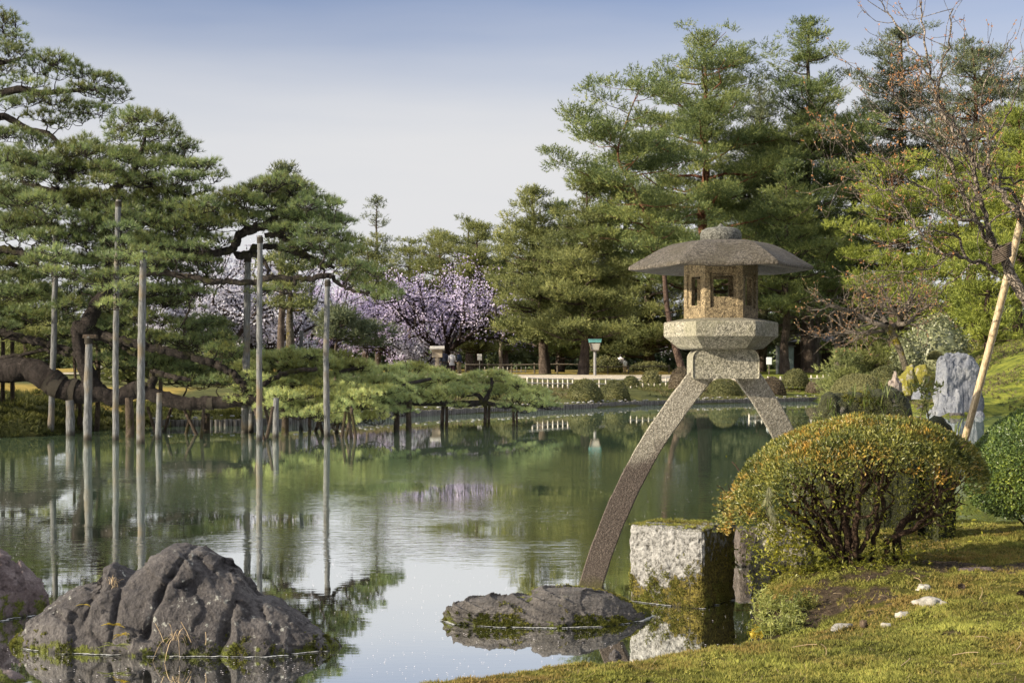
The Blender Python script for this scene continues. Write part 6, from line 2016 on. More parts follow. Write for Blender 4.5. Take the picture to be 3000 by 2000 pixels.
# dry moss mat and hairs on the block top and boulder feet
mb = MB()
N = 2600
a_, b_ = r.random(N), r.random(N)
q = np.array([cor[0], cor[1], ztop]) + a_[:, None] * np.append(fl, 0) + b_[:, None] * np.append(fr, 0)
q[:, 2] += .002
ok = fbm(q * 9, 3, 12) > -.1
mb.needles(q[ok], r.normal(size=(ok.sum(), 3)) * .5 + [0, 0, .7], 4, .016, .005, .6, r)
o = solo('moss_cushion', mb, MOSS_M, 'thin ochre moss mat on top of the squat stone post', 'moss', (cor[0], cor[1] + .2, ztop), flat=True)
def moss_on(rock_o, n_, zmax, label, r, frac=.0, size=.018, mat=None, thr=.12, top=False):
    """Tufts of moss on the low (or level) faces of a rock."""
    me = rock_o.data
    cc = np.empty(len(me.polygons) * 3)
    me.polygons.foreach_get('center', cc)
    nn = np.empty(len(me.polygons) * 3)
    me.polygons.foreach_get('normal', nn)
    cc, nn = cc.reshape(-1, 3) + np.array(rock_o.location), nn.reshape(-1, 3)
    m = (cc[:, 2] > .004) & (nn[:, 1] < .5 if not top else nn[:, 2] > .3)
    f_ = fbm(cc * 9, 5, 19, .65) + (1.0 - cc[:, 2] / zmax) * .55 + r.normal(size=len(cc)) * .10
    if top:
        f_ = fbm(cc * 6, 4, 29)
    m &= f_ > thr
    if not top:
        m &= cc[:, 2] < zmax
    idx = np.nonzero(m)[0]
    if len(idx) == 0:
        return
    idx = idx[r.integers(0, len(idx), n_)]
    mb_ = MB()
    q_ = cc[idx] + r.normal(size=(n_, 3)) * .004
    mb_.needles(q_, nn[idx] + r.normal(size=(n_, 3)) * .4 + [0, 0, .3], 5, size, .006, .6, r)
    o_ = part('moss_patch', mb_, mat or MOSS_M, rock_o, flat=True, kind='stuff')
    return o_
DARKMOSS = foliage_mat('wet_moss', [(0.016, 0.022, 0.005), (0.051, 0.060, 0.012), (0.120, 0.125, 0.025), (0.225, 0.207, 0.042)], 3.0, .3, .2, .6)
moss_on(BOULDER, 3400, .11, '', r, mat=DARKMOSS, thr=.58, size=.010)
moss_on(FLATROCK, 3800, .07, '', r, mat=DARKMOSS, thr=.42, size=.010)
moss_on(FLATROCK, 2200, .5, '', r, mat=MOSS_M, thr=.50, top=True, size=.012)
moss_on(BLOCK, 5000, .36, '', r, mat=MOSS_M, thr=.62, size=.010)
moss_on(MROCK, 1600, 1.6, '', r, mat=DARKMOSS, thr=.22, top=True, size=.018)

# ferns and dry stalks at the foot of the boulder
fern = foliage_mat('yellow_fern', [(0.16, 0.13, 0.015), (0.34, 0.25, 0.02), (0.48, 0.36, 0.03)], 8, .35)
def small_fern(px, py, Y, L, n_, label, mat, r):
    c = P(px, py, Y)
    mb_ = MB()
    for k in range(n_):
        an = r.uniform(2.4, 4.6) if k % 2 else r.uniform(-1.2, 1.2)
        d = unit(np.array([np.cos(an), -.35, r.uniform(.05, .6)]))
        t = np.linspace(0, 1, 9)
        q_ = c + d * (L * r.uniform(.6, 1.1) * t)[:, None]
        q_[:, 2] -= .3 * L * t ** 2
        mb_.tube(q_, .0012, 4, cap=False)
        for j in range(1, 9):
            s = unit(np.cross(d, [0, 0, 1.0]))
            for sg in (-1, 1):
                mb_.leaves(q_[j][None], (s * sg + d * .4)[None], np.array([[0, 0, 1.0]]), L * .32 * (1 - t[j] * .7), L * .10, r)
    solo('fern', mb_, mat, label, 'fern', c, flat=False)
small_fern(330, 1830, 7.95, .085, 5, 'small yellow fern in the cleft of the big boulder', fern, r)
small_fern(355, 1860, 7.90, .07, 5, 'yellow-green fern just below the yellow one on the boulder', fern, r)
small_fern(340, 1890, 7.86, .09, 7, 'green leafy weed at the waterline of the big boulder', WEED_M, r)
small_fern(245, 1770, 7.98, .05, 3, 'tiny yellow fern higher up on the left lump of the boulder', fern, r)
grass_tuft([P(515, 1875, 7.87), P(522, 1872, 7.86)], 12, .15, .003, 'dry straw tuft drooping over the water at the boulder', r, mat=DRY_M, spread=1.2, droop=.8)
grass_tuft([P(325, 1710, 8.02), P(335, 1720, 8.0)], 10, .10, .003, 'thin dry grass in the upper notch of the boulder', r, mat=DRY_M, spread=1.0)
for k, (a, b, lb) in enumerate((((455, 1825), (480, 1880), 'left dead stalk leaning at the foot of the boulder'), ((530, 1820), (560, 1880), 'middle dead stalk leaning at the foot of the boulder'), ((602, 1850), (602, 1888), 'right upright dead stalk at the foot of the boulder'))):
    mb = MB()
    mb.tube(np.array([P(*b, 7.85), (P(*a, 7.85) + P(*b, 7.85)) / 2 + [.004, 0, 0], P(*a, 7.85)]), .0022, 5)
    solo('dead_stalk', mb, DRY_M, lb, 'stalk', P(*b, 7.85), 'dead stalks at the boulder')
# leafy weeds on the bank corner
NTH = ['first', 'second', 'third', 'fourth', 'fifth', 'sixth', 'seventh', 'eighth']
def weed(spots, n_, size, label, r, mat=WEED_M, height=.12):
    spots = sorted([list(c) for c in spots], key=lambda c: c[0] / c[1])
    for k, c in enumerate(spots):
        mb_ = MB()
        for _ in range(n_):
            a = np.asarray(c) + r.normal(size=3) * [.028, .028, 0]
            d = unit(np.array([r.normal() * .35, r.normal() * .35 - .1, 1.0]))
            h_ = height * r.uniform(.4, 1.1)
            e_ = a + d * h_
            mb_.tube(np.array([a, (a + e_) / 2 + r.normal(size=3) * .006, e_]), .0014, 4, cap=False)
            m = 11
            s = r.uniform(.35, 1, m)
            mb_.leaves(a + d * (h_ * s)[:, None], r.normal(size=(m, 3)) * [1, 1, .4] + [0, 0, .35], np.array([0, 0, 1.0]) + r.normal(size=(m, 3)) * .3, size, size * .36, r)
        solo('weed_clump', mb_, mat, '%s from the left of the %s' % (NTH[k], label), 'plant', np.asarray(c), label, flat=True)
def bank_spots(pxs, Y0):
    out = []
    for px, py in pxs:
        z = .2
        for _ in range(5):
            q_ = W(px, py, z)
            z = bz(q_[0], q_[1])
        out.append([q_[0], q_[1], z])
    return out
weed(bank_spots([(2240, 1790), (2265, 1780), (2290, 1765), (2320, 1760), (2350, 1750), (2230, 1810), (2260, 1815), (2305, 1790)], 0), 15, .034, 'leafy sprout clumps along the top of the bank corner', r, height=.13)
weed(bank_spots([(2225, 1850), (2250, 1845), (2285, 1830), (2310, 1815), (2340, 1805), (2262, 1862), (2320, 1838)], 0), 13, .030, 'lower sprout clumps hanging over the bank corner', r, height=.10)
weed(bank_spots([(2215, 1870), (2200, 1868), (2230, 1875)], 0), 6, .030, 'yellow fern clumps at the bank corner waterline', r, mat=fern, height=.07)
weed(bank_spots([(2620, 1650), (2660, 1640), (2580, 1655)], 0), 7, .030, 'grey-green sprout clumps right of the azalea stems', r, height=.10)
weed([P(2400, 1245, 11.2), P(2350, 1262, 10.6)], 9, .035, 'bright sprout clumps behind the left azalea dome', r, height=.12)
# sapling above the azalea, right of the mossy rock
mb, lf = MB(), MB()
for pts in ([(2690, 1240), (2705, 1190), (2712, 1160), (2705, 1130)], [(2722, 1240), (2716, 1190), (2712, 1160), (2735, 1140), (2760, 1128)], [(2712, 1160), (2690, 1135), (2672, 1128)], [(2705, 1130), (2715, 1112)]):
    q = curve(np.array([P(x, y, 11.6) for x, y in pts]), 5)
    mb.tube(q, np.linspace(.007, .003, len(q)), 5)
    k = q[2:]
    k = np.repeat(k, 5, axis=0) + r.normal(size=(len(k) * 5, 3)) * .014
    lf.leaves(k, r.normal(size=k.shape) + [0, -.1, .5], r.normal(size=k.shape) + [0, 0, 1], .042, .018, r)
q0 = P(2700, 1245, 11.6)
root = thing('sapling', 'slender leafy sapling rising over the azalea right of the mossy rock', 'sapling', q0)
part('stems', mb, bark_mat('sapling_stem', (.12, .10, .06), (.3, .26, .16)), root)
part('leaves', lf, WEED_M, root, flat=True)
# pine cones, straws and twigs lying in the moss
CONE = plain_mat('pine_cone', (0.05, 0.035, 0.024), (0.11, 0.08, 0.055), 60, .9)
def pine_cone(px, py, label, seed):
    q_ = np.array(bank_spots([(px, py)], 0)[0])
    rr_ = np.random.default_rng(seed)
    mb_ = MB()
    ax = unit(np.array([rr_.normal(), rr_.normal(), .25]))
    a0 = unit(np.cross(ax, [0, 0, 1.0]))
    b0_ = np.cross(ax, a0)
    for k in range(60):
        t = k / 60
        an = k * 2.39996
        rad_ = .016 * math.sin(math.pi * (.12 + .85 * t)) + .002
        rd = a0 * math.cos(an) + b0_ * math.sin(an)
        c = q_ + [0, 0, .016] + ax * (t - .5) * .045
        mb_.leaves((c + rd * rad_ * .3)[None], (rd + ax * .5)[None], ax[None], rad_ * 1.2 + .004, .012, rr_)
    mb_.tube(np.array([q_ + [0, 0, .016] - ax * .02, q_ + [0, 0, .016] + ax * .02]), [.008, .004], 8)
    solo('pine_cone', mb_, CONE, label, 'pine cone', q_)
pine_cone(2530, 1838, 'pine cone beside the flat grey stone on the slope', 1)
pine_cone(2815, 1722, 'pine cone in the moss right of the long white stone', 2)
pine_cone(2990, 1735, 'pine cone at the right edge in the sunlit moss', 3)
STRAW = bank_spots([(2320, 1905), (2640, 1960), (2420, 1930), (2870, 1770), (2950, 1960), (2790, 1930), (2560, 1800), (2700, 1700), (2900, 1880), (2980, 1920), (2470, 1770), (2540, 1740), (2600, 1760)], 0)
sl = ['curled straw in the near moss left of centre', 'pale twig near the bottom edge of the moss', 'upright straw stub in the near moss', 'upright straw below the right pine cone', 'short straw near the bottom right corner', 'dark bent twig right of the pale twig', 'dry straw across the bare slope', 'dry straw just above the long white stone', 'thin straw in the sunlit moss at right', 'pale straw at the right edge of the moss', 'straw at the upper end of the bare slope', 'straw right of the slope\'s upper end', 'straw under the azalea suckers']
for k, q_ in enumerate(STRAW):
    mb = MB()
    an = r.random() * 6.28
    d = np.array([np.cos(an), np.sin(an) * .6, .15 if k not in (2, 3) else 2.0])
    d = unit(d)
    L = r.uniform(.05, .13)
    t = np.linspace(0, 1, 6)
    p_ = np.array(q_) + [0, 0, .016] + d * (L * t)[:, None] + np.stack([np.sin(t * 3) * .012, 0 * t, np.sin(t * 3.1) * .006], 1)
    mb.tube(p_, .0018, 5)
    solo('straw', mb, DRY_M, sl[k], 'straw')

# ------------------------------------------------------------------ leaning maple at the right edge and its bamboo
YM = 11.2
base = P(3075, 1330, YM)
base[2] = bz(base[0], YM)
root = thing('bare_maple', 'large budding leafless maple leaning in from the right edge over the bamboo pole', 'tree', base)
wood, br, tips = MB(), MB(), []
r = np.random.default_rng(19)
tr = curve(np.array([np.append(P(x, y, YM), q_ * YM / F) for x, y, q_ in ((3120, 1335, 27), (3100, 1150, 24), (3060, 960, 20), (3015, 890, 18), (2980, 838, 16), (2957, 795, 15), (2940, 750, 13), (2925, 722, 11))]), 6)
wood.tube(tr[:, :3], tr[:, 3], 12, wob=.14, seed=4)
part('trunk', wood, BARK_BARE, root)
mains = [
    [(2930, 735, 16), (2905, 700, 14), (2895, 660, 12), (2870, 580, 11), (2855, 520, 10), (2835, 440, 9), (2800, 370, 8), (2760, 310, 7), (2735, 240, 6), (2715, 150, 5), (2700, 60, 4), (2695, -40, 3)],
    [(2920, 722, 15), (2890, 705, 12), (2868, 660, 10), (2840, 600, 9), (2820, 560, 8), (2790, 480, 7), (2740, 420, 6), (2690, 350, 5), (2640, 300, 4), (2600, 260, 3)],
    [(2910, 715, 12), (2895, 670, 10), (2860, 650, 9), (2810, 640, 8), (2770, 610, 7), (2740, 570, 6), (2690, 540, 5), (2640, 510, 4), (2600, 470, 3), (2570, 440, 2)],
    [(2920, 800, 13), (2880, 775, 9), (2820, 755, 8), (2770, 745, 7), (2720, 710, 6), (2680, 660, 6), (2640, 600, 5), (2600, 560, 5), (2560, 545, 3), (2510, 520, 2), (2450, 540, 1.5)],
    [(2830, 758, 7), (2810, 700, 6), (2770, 680, 5), (2700, 670, 4), (2640, 640, 3), (2590, 640, 2)],
    [(3000, 660, 17), (2980, 620, 15), (2930, 560, 13), (2880, 500, 12), (2850, 470, 11), (2800, 400, 9), (2760, 330, 8), (2740, 280, 7), (2760, 200, 5), (2780, 120, 4), (2790, 30, 3)],
    [(3010, 640, 10), (2960, 560, 9), (2900, 540, 7), (2895, 460, 6), (2890, 380, 5), (2870, 310, 4), (2890, 230, 3), (2920, 160, 2)],
    [(2860, 590, 8), (2850, 540, 7), (2800, 520, 6), (2770, 440, 5), (2700, 400, 5), (2650, 370, 4), (2600, 340, 3), (2550, 320, 2)],
    [(2740, 250, 5), (2680, 150, 5), (2620, 60, 4), (2590, 20, 3), (2560, -20, 2)],
    [(2880, 505, 7), (2900, 420, 6), (2950, 340, 5), (2980, 260, 4), (3010, 180, 3)],
    [(2770, 745, 5), (2740, 780, 4), (2690, 790, 3), (2640, 800, 2), (2590, 810, 1.5)],
    [(2930, 520, 7), (3000, 530, 6), (3060, 520, 5)],
    [(2600, 560, 4), (2580, 500, 3), (2540, 470, 2.5), (2500, 440, 2), (2480, 400, 1.5)],
    [(2870, 770, 5), (2830, 790, 4), (2780, 830, 3), (2740, 870, 2), (2700, 890, 1.5)]]
for i, pts in enumerate(mains):
    dy = r.uniform(-.5, .5)
    l = np.array([np.append(P(x, y, YM + dy * min(1, k / 3) + r.normal() * .03), q_ * YM / F * .60) for k, (x, y, q_) in enumerate(pts)])
    l = curve(l, 5)
    l[2:, :3] += r.normal(size=(len(l) - 2, 3)) * .010
    br.tube(l[:, :3], np.maximum(l[:, 3], .0030), 7, cap=False, wob=.06)
    for k in range(10, len(l), 2):
        for _ in range(r.random() < .8):
            d = unit(l[k, :3] - l[k - 2, :3]) + r.normal(size=3) * .75 + np.array([-.15, 0, .28])
            branching(l[k, :3], d, r.uniform(.16, .34), max(.0032, l[k, 3] * .42), 2, r, br, tips, .5, .76, .35, 4, (1, 3), .16, .0019)
part('branches', br, BARK_BARE, root)
mb = MB()
C = np.concatenate([q[-2:] for q, d in tips])
D = np.concatenate([np.repeat(d[None], 2, 0) for q, d in tips])
m = r.random(len(C)) < .42
C, D = np.repeat(C[m], 3, 0), np.repeat(D[m], 3, 0)
mb.leaves(C + r.normal(size=C.shape) * .004, D + r.normal(size=C.shape) * .6, r.normal(size=C.shape), .022, .009, r)
part('buds', mb, foliage_mat('maple_bud_leaves', [(0.16, 0.06, 0.025), (0.30, 0.13, 0.05), (0.42, 0.22, 0.09), (0.45, 0.33, 0.15)], 3, .35), root, flat=True)
# bamboo
M = Mat('bamboo')
f1 = M.noise(30, 4, .6, M.coord((3, 3, .3)))
c = M.ramp(f1, [(.35, (0.22, 0.165, 0.10)), (.55, (0.35, 0.275, 0.175)), (.72, (0.43, 0.36, 0.25))])
c = M.mix(M.range(M.noise(7, 3), .56, .7), c, (0.22, 0.15, 0.085))
M.base(c, .42, .5)
BAM = M.m
a, b = P(2822, 1285, 12.2), P(3012, 560, 11.4)
d = unit(b - a)
a2 = a - d * ((a[2] - bz(a[0], a[1])) / d[2] + .1)
L = np.linalg.norm(b - a2)
mb = MB()
pts, rad = [], []
s = 0.0
r0 = 23 * 12.0 / F / 2
node = [np.linalg.norm(P(2848, 1182, 10.75) - a2) - 0]
q_n = []
s_nodes = [np.linalg.norm(np.array(P(x, y, 11.9)) - a2) for x, y in ((2848, 1131), (2902, 966), (2935, 800), (2968, 650))]
for t in np.linspace(0, L, 160):
    k = 1 - .12 * t / L
    for sn in s_nodes:
        k += .13 * math.exp(-((t - sn) / .010) ** 2) - .06 * math.exp(-((t - sn - .022) / .008) ** 2)
    pts.append(a2 + d * t + np.array([.02 * math.sin(t / L * 3.1), 0, 0]))
    rad.append(r0 * k)
mb.tube(np.array(pts), np.array(rad), 18)
solo('bamboo_pole', mb, BAM, 'leaning tan bamboo pole propping the bare maple at right', 'bamboo pole', a2)
mb = MB()
jp = P(2935, 738, YM - .1)
for k in range(7):
    th = np.linspace(0, 2 * np.pi, 17)
    R = .085
    mb.tube(np.stack([jp[0] + np.cos(th) * R * .75, jp[1] + np.sin(th) * R * 1.2, jp[2] - .06 + k * .016 + np.cos(th) * .035], 1), .007, 5, cap=False)
solo('rope_lashing', mb, plain_mat('dark_rope', (.03, .022, .016), (.08, .06, .045), 80), 'dark rope lashing tying the bamboo pole to the maple fork', 'rope', jp)
# ------------------------------------------------------------------ fences, lamp, sign, cabinet, building, people
SR = np.random.default_rng(404)
FENCE_M = plain_mat('pale_fence', (0.52, 0.49, 0.44), (0.34, 0.31, 0.27), 6, .7)
FENCE_D = plain_mat('dark_fence', (0.10, 0.085, 0.065), (0.05, 0.042, 0.034), 6, .8)
GREY_M = plain_mat('grey_board', (0.34, 0.34, 0.34), (0.22, 0.22, 0.22), 5, .8)
def fence(p0, p1, n, hgt, label, mat=FENCE_M, rails=(.45, .92), r_=.035, group=None, name='low_fence', dark_ends=False):
    a, b = np.array([*p0, gz(*p0)]), np.array([*p1, gz(*p1)])
    root = thing(name, label, 'fence', a, group)
    proto = None
    for k in range(n):
        t = k / max(n - 1, 1)
        c = a + (b - a) * t
        c[2] = gz(c[0], c[1])
        if proto is None:
            mb = MB()
            mb.tube(np.array([c - [0, 0, .25], c + [0, 0, hgt]]), r_, 8)
            proto = part('post', mb, mat, root)
        else:
            o = proto.copy()
            o.location = Vector(c - a)
            link(o, root)
    for f in rails:
        mb = MB()
        q = [np.append((a + (b - a) * t)[:2], gz(*(a + (b - a) * t)[:2]) + hgt * f) + [0, -r_ * 1.3, 0] for t in np.linspace(0, 1, n)]
        mb.tube(np.array(q), r_ * .8, 6)
        part('rail', mb, mat, root)
    return root
def fx(px, Y):
    return (px - 1500) * Y / F, Y
fence(fx(1545, 64), fx(1678, 66), 10, .46, 'pale bamboo fence section left of the two kerb shrubs')
fence(fx(1717, 66), fx(2015, 74), 18, .46, 'pale bamboo fence section running behind the lantern leg')
fence(fx(2195, 74), fx(2430, 76), 14, .62, 'white-posted fence right of the lantern block', r_=.045, rails=(.35, .72))
fence(fx(20, 62), fx(130, 63), 9, .5, 'pale fence glimpsed under the thick trunk at far left')
fence(fx(285, 63), fx(380, 64), 9, .55, 'pale fence glimpsed behind the upright trunk')
fence(fx(1420, 104), fx(1540, 105), 10, .45, 'small pale fence at the foot of the far trees left of centre', rails=(.2,))
fence(fx(1365, 100), fx(1700, 100), 6, .75, 'rope fence with dark posts along the golden lawn', FENCE_D, (.85,), .06)
fence(fx(1720, 97), fx(1960, 98), 5, .6, 'dark post fence along the lawn behind the lamp post', FENCE_D, (.85,), .05)

# lamp post with a turquoise copper roof
Y = 86.5
b = np.array([*fx(1743, Y), 0]); b[2] = gz(b[0], Y)
s = Y / F
root = thing('lamp_post', 'grey lamp post with a turquoise square roof on the far lawn', 'lamp post', b)
zt = P(0, 993, Y)[2]
hh = zt - b[2]
TURQ = plain_mat('verdigris', (0.10, 0.27, 0.27), (0.07, 0.20, 0.20), 6, .6)
mb = MB(); mb.tube(np.array([b - [0, 0, .2], b + [0, 0, hh * .68]]), .085, 12); part('pole', mb, plain_mat('pole_grey', (0.22, 0.22, 0.22), (0.15, 0.15, 0.16), 4), root)
mb = MB(); mb.box(b + [0, 0, hh * .94], (.72, .72, hh * .065)); mb.box(b + [0, 0, hh * .985], (.78, .78, hh * .022)); part('roof', mb, TURQ, root, flat=True)
mb = MB()
sq = lambda w_, z_: b + np.array([[-w_, -w_, z_], [w_, -w_, z_], [w_, w_, z_], [-w_, w_, z_]])
mb.loft([sq(.20, hh * .70), sq(.30, hh * .88)]); part('lantern_glass', mb, plain_mat('milk_glass', (0.34, 0.33, 0.30), (0.28, 0.27, 0.25), 4, .3), root, flat=True)
mb = MB()
for i in range(4):
    mb.tube(np.array([sq(.215, hh * .69)[i], sq(.315, hh * .89)[i]]), .03, 6)
mb.loft([sq(.24, hh * .675), sq(.24, hh * .70)]); part('lantern_frame', mb, FENCE_D, root, flat=True)

# wooden notice box on a post
def notice(px, y0, y1, ybase, wpx, Y, label, name='notice_box'):
    b = np.array([*fx(px, Y), 0]); b[2] = gz(b[0], Y)
    k = Y / F
    z1, z0 = P(0, y0, Y)[2], P(0, y1, Y)[2]
    w_ = wpx * k
    root = thing(name, label, 'sign', b)
    wd = plain_mat('sign_wood', (0.30, 0.26, 0.20), (0.22, 0.18, 0.14), 5, .8)
    mb = MB(); mb.tube(np.array([b - [0, 0, .2], [b[0], b[1], z0 + .05]]), .14, 10); part('post', mb, wd, root)
    mb = MB(); mb.box([b[0], b[1], (z0 + z1) / 2 - .06], (w_ * .80, .35, (z1 - z0) * .8)); bevel(part('board', mb, wd, root, flat=True), .02)
    mb = MB()
    for sg in (-1, 1):
        mb.box([b[0] , b[1] + sg * .20, z1 - .06], (w_ * 1.12, .46, .07), 0, 0, ('X', -sg * .42))
    part('roof', mb, plain_mat('sign_roof', (0.36, 0.34, 0.30), (0.28, 0.26, 0.23), 5, .8), root, flat=True)
notice(1281, 1016, 1047, 1095, 38, 92, 'wooden notice box with a pale pitched roof on a post beside the three walkers')
notice(558, 1025, 1046, 1095, 34, 66, 'roofed wooden sign half hidden behind the low boughs of the great pine')

# green cabinet, dark tea house, small posts
Y = 100
b = np.array([*fx(2301, Y), 0]); b[2] = gz(b[0], Y)
zt = P(0, 1013, Y)[2]
root = thing('utility_cabinet', 'grey-green metal cabinet standing among the trunks right of the lantern', 'cabinet', b)
mb = MB(); mb.box([b[0], b[1], (b[2] + zt) / 2], (1.05, .7, zt - b[2] - .12)); part('cabinet_body', mb, plain_mat('cabinet_green', (0.155, 0.20, 0.185), (0.12, 0.155, 0.145), 3, .5), root, flat=True)
mb = MB(); mb.box([b[0], b[1], zt - .03], (1.3, .95, .10)); part('cabinet_top', mb, plain_mat('cabinet_top', (0.07, 0.07, 0.06), (0.05, 0.05, 0.045), 3), root, flat=True)
for sg in (-1, 1):
    mb = MB(); mb.box([b[0] + sg * .25, b[1] - .36, (b[2] + zt) / 2 - .02], (.44, .03, zt - b[2] - .35)); part('cabinet_door', mb, plain_mat('cabinet_door', (0.17, 0.215, 0.20), (0.14, 0.18, 0.165), 3, .5), root, flat=True)
mb = MB(); mb.box([b[0] - .62, b[1] - .1, (b[2] + zt) / 2], (.12, .12, zt - b[2])); part('side_post', mb, plain_mat('cabinet_post', (0.36, 0.38, 0.36), (0.3, 0.31, 0.3), 3), root, flat=True)

Y = 116
b = np.array([*fx(2460, Y), 0]); b[2] = gz(b[0], Y)
root = thing('tea_house', 'low dark wooden building behind the tree trunks right of the cabinet', 'building', b)
wall_m = plain_mat('dark_boards', (0.045, 0.035, 0.035), (0.085, 0.065, 0.062), 3, .9, .1, (6, 6, .5))
mb = MB(); mb.box(b + [0, 2, 1.35], (7.5, 4, 2.7)); part('wall', mb, wall_m, root, flat=True)
mb = MB()
for sg in (-1, 1):
    mb.box(b + [0, 2 + sg * 1.45, 3.0], (8.6, 3.3, .16), 0, 0, ('X', -sg * .38))
part('roof', mb, plain_mat('shingle_roof', (0.075, 0.07, 0.075), (0.13, 0.125, 0.13), 4, .9), root, flat=True)
for k, (dx, w_) in enumerate(((-2.2, 1.5), (1.2, 1.7))):
    mb = MB(); mb.box(b + [dx, -.03, 1.25], (w_, .08, 1.2)); f_ = part('window', mb, plain_mat('pale_shutter', (0.17, 0.16, 0.15), (0.12, 0.115, 0.11), 3), root, flat=True)
    mb = MB()
    for i in range(5):
        mb.box(b + [dx - w_ / 2 + w_ * i / 4, -.09, 1.25], (.05, .05, 1.25))
    part('window_bars', mb, wall_m, f_, flat=True)
for k, (px, y0, Y, c, lb) in enumerate(((2253, 1050, 90, (0.55, 0.58, 0.62), 'small white label plate on a stake left of the green cabinet'), (1405, 1040, 103, (0.62, 0.60, 0.55), 'small pale plate on a stake right of the three walkers'))):
    b = np.array([*fx(px, Y), 0]); b[2] = gz(b[0], Y)
    zt = P(0, y0, Y)[2]
    root = thing('plant_label', lb, 'sign', b)
    mb = MB(); mb.tube(np.array([b - [0, 0, .1], [b[0], b[1], zt - .1]]), .03, 8); part('stake', mb, FENCE_D if k == 0 else FENCE_M, root)
    mb = MB(); mb.box([b[0], b[1] - .04, zt - .15], (.34, .05, .46)); bevel(part('plate', mb, plain_mat('plate', c, tuple(x * .9 for x in c), 3, .5), root, flat=True), .015)

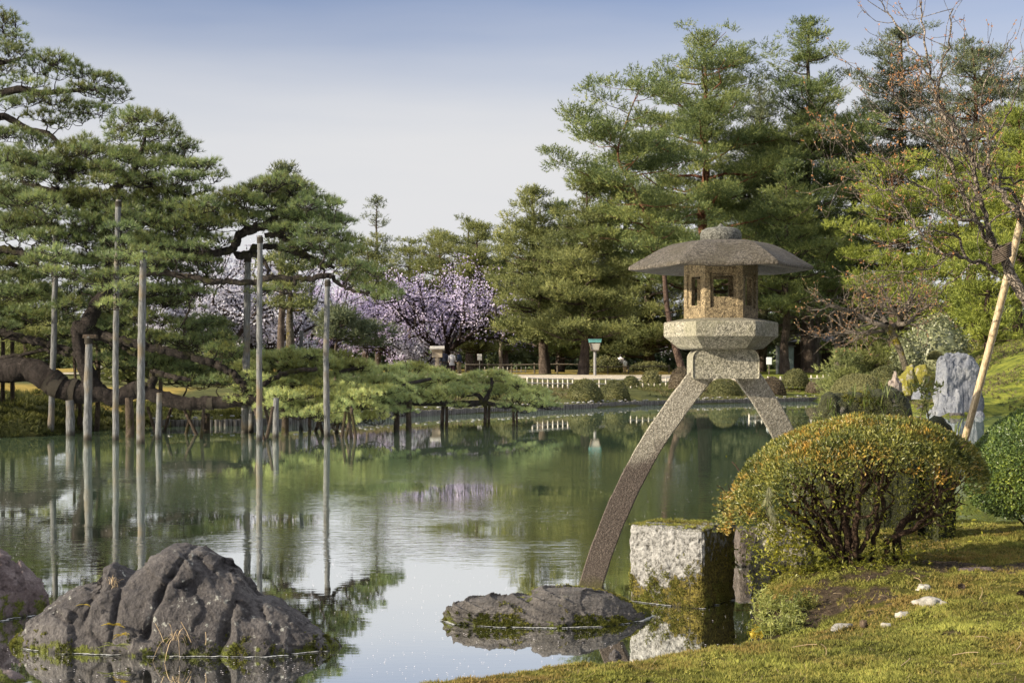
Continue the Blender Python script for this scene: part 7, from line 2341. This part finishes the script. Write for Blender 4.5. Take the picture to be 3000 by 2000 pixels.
# people ---------------------------------------------------------------------
SKIN = plain_mat('skin', (0.46, 0.31, 0.23), (0.42, 0.28, 0.20), 3, .6)
HAIR = plain_mat('dark_hair', (0.018, 0.014, 0.012), (0.03, 0.024, 0.02), 9, .6)
def person(px, ybase, ytop, Y, label, top_c, bot_c, heading, coat=False, pose='stand', shoes=(0.03, 0.03, 0.03)):
    x, _ = fx(px, Y)
    g = gz(x, Y)
    hgt = (ybase - ytop) * Y / F
    root = thing('person', label, 'person', (x, Y, g))
    root.rotation_euler[2] = 0
    k = hgt / 1.70
    ch, sh = math.cos(heading), math.sin(heading)
    def L(a, b, c):                     # side, forward, up
        return Vector(((a * ch - b * sh) * k, (a * sh + b * ch) * k, c * k))
    st = .10 if pose == 'walk' else .02
    J = {'pelvis': (0, 0, .92), 'chest': (0, .02, 1.25), 'neck': (0, .03, 1.45), 'chin': (0, .05, 1.52), 'head': (0, .05, 1.60), 'crown': (0, .04, 1.68),
         'ls': (-.19, .02, 1.38), 'le': (-.24, -.03 - st, 1.10), 'lh': (-.23, .06 - st, .84), 'lf': (-.225, .09 - st, .74), 'rs': (.19, .02, 1.38), 're': (.24, -.03 + st, 1.10), 'rh': (.23, .08 + st, .84), 'rf': (.225, .11 + st, .74),
         'lhip': (-.10, 0, .88), 'lk': (-.11, .05 + st, .50), 'la': (-.11, -.02 + st * 1.2, .08), 'lt': (-.115, .14 + st * 1.2, .03), 'rhip': (.10, 0, .88), 'rk': (.11, .05 - st, .50), 'ra': (.11, -.02 - st * 1.6, .08), 'rt': (.115, .14 - st * 1.6, .03)}
    R = {'pelvis': .13, 'chest': .135, 'neck': .055, 'chin': .065, 'head': .092, 'crown': .06, 'ls': .055, 'le': .042, 'lh': .032, 'lf': .022, 'rs': .055, 're': .042, 'rh': .032, 'rf': .022, 'lhip': .09, 'lk': .058, 'la': .04, 'lt': .035, 'rhip': .09, 'rk': .058, 'ra': .04, 'rt': .035}
    E = [('pelvis', 'chest'), ('chest', 'neck'), ('neck', 'chin'), ('chin', 'head'), ('head', 'crown'), ('chest', 'ls'), ('ls', 'le'), ('le', 'lh'), ('lh', 'lf'), ('chest', 'rs'), ('rs', 're'), ('re', 'rh'), ('rh', 'rf'), ('pelvis', 'lhip'), ('lhip', 'lk'), ('lk', 'la'), ('la', 'lt'), ('pelvis', 'rhip'), ('rhip', 'rk'), ('rk', 'ra'), ('ra', 'rt')]
    nm = list(J)
    me = bpy.data.meshes.new('person_body')
    me.from_pydata([L(*J[n_]) for n_ in nm], [(nm.index(a), nm.index(b)) for a, b in E], [])
    me.materials.append(SKIN)
    body = bpy.data.objects.new('body', me)
    link(body, root)
    sk = body.modifiers.new('skin', 'SKIN')
    for i, n_ in enumerate(nm):
        sv = me.skin_vertices[0].data[i]
        sv.radius = (R[n_] * k, R[n_] * k)
        sv.use_root = n_ == 'pelvis'
    sk.use_smooth_shade = True
    ss = body.modifiers.new('sub', 'SUBSURF'); ss.levels = ss.render_levels = 1
    TOP = plain_mat('cloth_top', top_c, tuple(x_ * .8 for x_ in top_c), 6, .9)
    BOT = plain_mat('cloth_bottom', bot_c, tuple(x_ * .8 for x_ in bot_c), 6, .9)
    o0 = np.array([x, Y, g])
    pt = lambda n_: o0 + np.array(L(*J[n_]))
    # jacket: torso tube with two sleeves; trousers: two legs joined at the hip
    mb = MB()
    def ring(a, b, c, ra, rb):
        th = np.linspace(0, 2 * np.pi, 15)[:-1]
        return np.array([o0 + np.array(L(a + ra * math.cos(t), b + rb * math.sin(t), c)) for t in th])
    hem = .62 if coat else .84
    mb.loft([ring(0, .0, hem, .23 if coat else .185, .17), ring(0, .0, 1.0, .175, .135), ring(0, .02, 1.22, .20, .145), ring(0, .03, 1.38, .21, .125), ring(0, .03, 1.45, .10, .08), ring(0, .035, 1.49, .07, .065)])
    for s_ in 'lr':
        q = curve(np.array([pt(s_ + 's'), pt(s_ + 'e'), pt(s_ + 'h') + [0, 0, .03]]), 5)
        mb.tube(q, np.linspace(.078, .052, len(q)) * k, 10)
    part('coat' if coat else 'jacket', mb, TOP, root)
    mb = MB()
    for s_ in 'lr':
        q = curve(np.array([pt(s_ + 'hip') + [0, 0, .06], pt(s_ + 'k'), pt(s_ + 'a')]), 5)
        mb.tube(q, np.linspace(.118, .068, len(q)) * k, 10)
    part('trousers', mb, BOT, root)
    mb = MB()
    for s_ in 'lr':
        mb.tube(np.array([pt(s_ + 'a') - [0, 0, .03], pt(s_ + 't')]), np.array([.055, .05]) * k, 8)
    part('shoes', mb, plain_mat('shoe', shoes, None, 5), root)
    mb = MB()
    th = np.linspace(0, 2 * np.pi, 13)[:-1]
    hd = []
    for zz, rr_, fw in ((1.52, .075, -.035), (1.58, .098, -.02), (1.65, .104, .01), (1.70, .08, .02), (1.73, .02, .02)):
        hd.append(np.array([o0 + np.array(L(rr_ * math.cos(t), fw + .03 + rr_ * math.sin(t), zz)) for t in th]))
    mb.loft(hd)
    part('hair', mb, HAIR, root)
    return root
person(1301, 1092, 1025, 101, 'person in dark navy clothes partly behind the notice box', (0.030, 0.034, 0.055), (0.05, 0.05, 0.06), 0.2)
person(1324, 1093, 1030, 101, 'person with dark hair in a long pale grey coat seen from behind', (0.50, 0.49, 0.52), (0.09, 0.045, 0.06), 0.1, coat=True)
person(1346, 1091, 1026, 102, 'person in a navy jacket and beige trousers beside the pale coat', (0.022, 0.032, 0.060), (0.34, 0.28, 0.19), 1.0)
person(1818, 1088, 1033, 104, 'person in a white shirt walking away beyond the lamp post', (0.68, 0.64, 0.66), (0.12, 0.09, 0.07), -.4, pose='walk')
person(1831, 1096, 1054, 100, 'small person in a white top and tan trousers behind the white-shirted walker', (0.72, 0.70, 0.64), (0.46, 0.33, 0.18), .4)
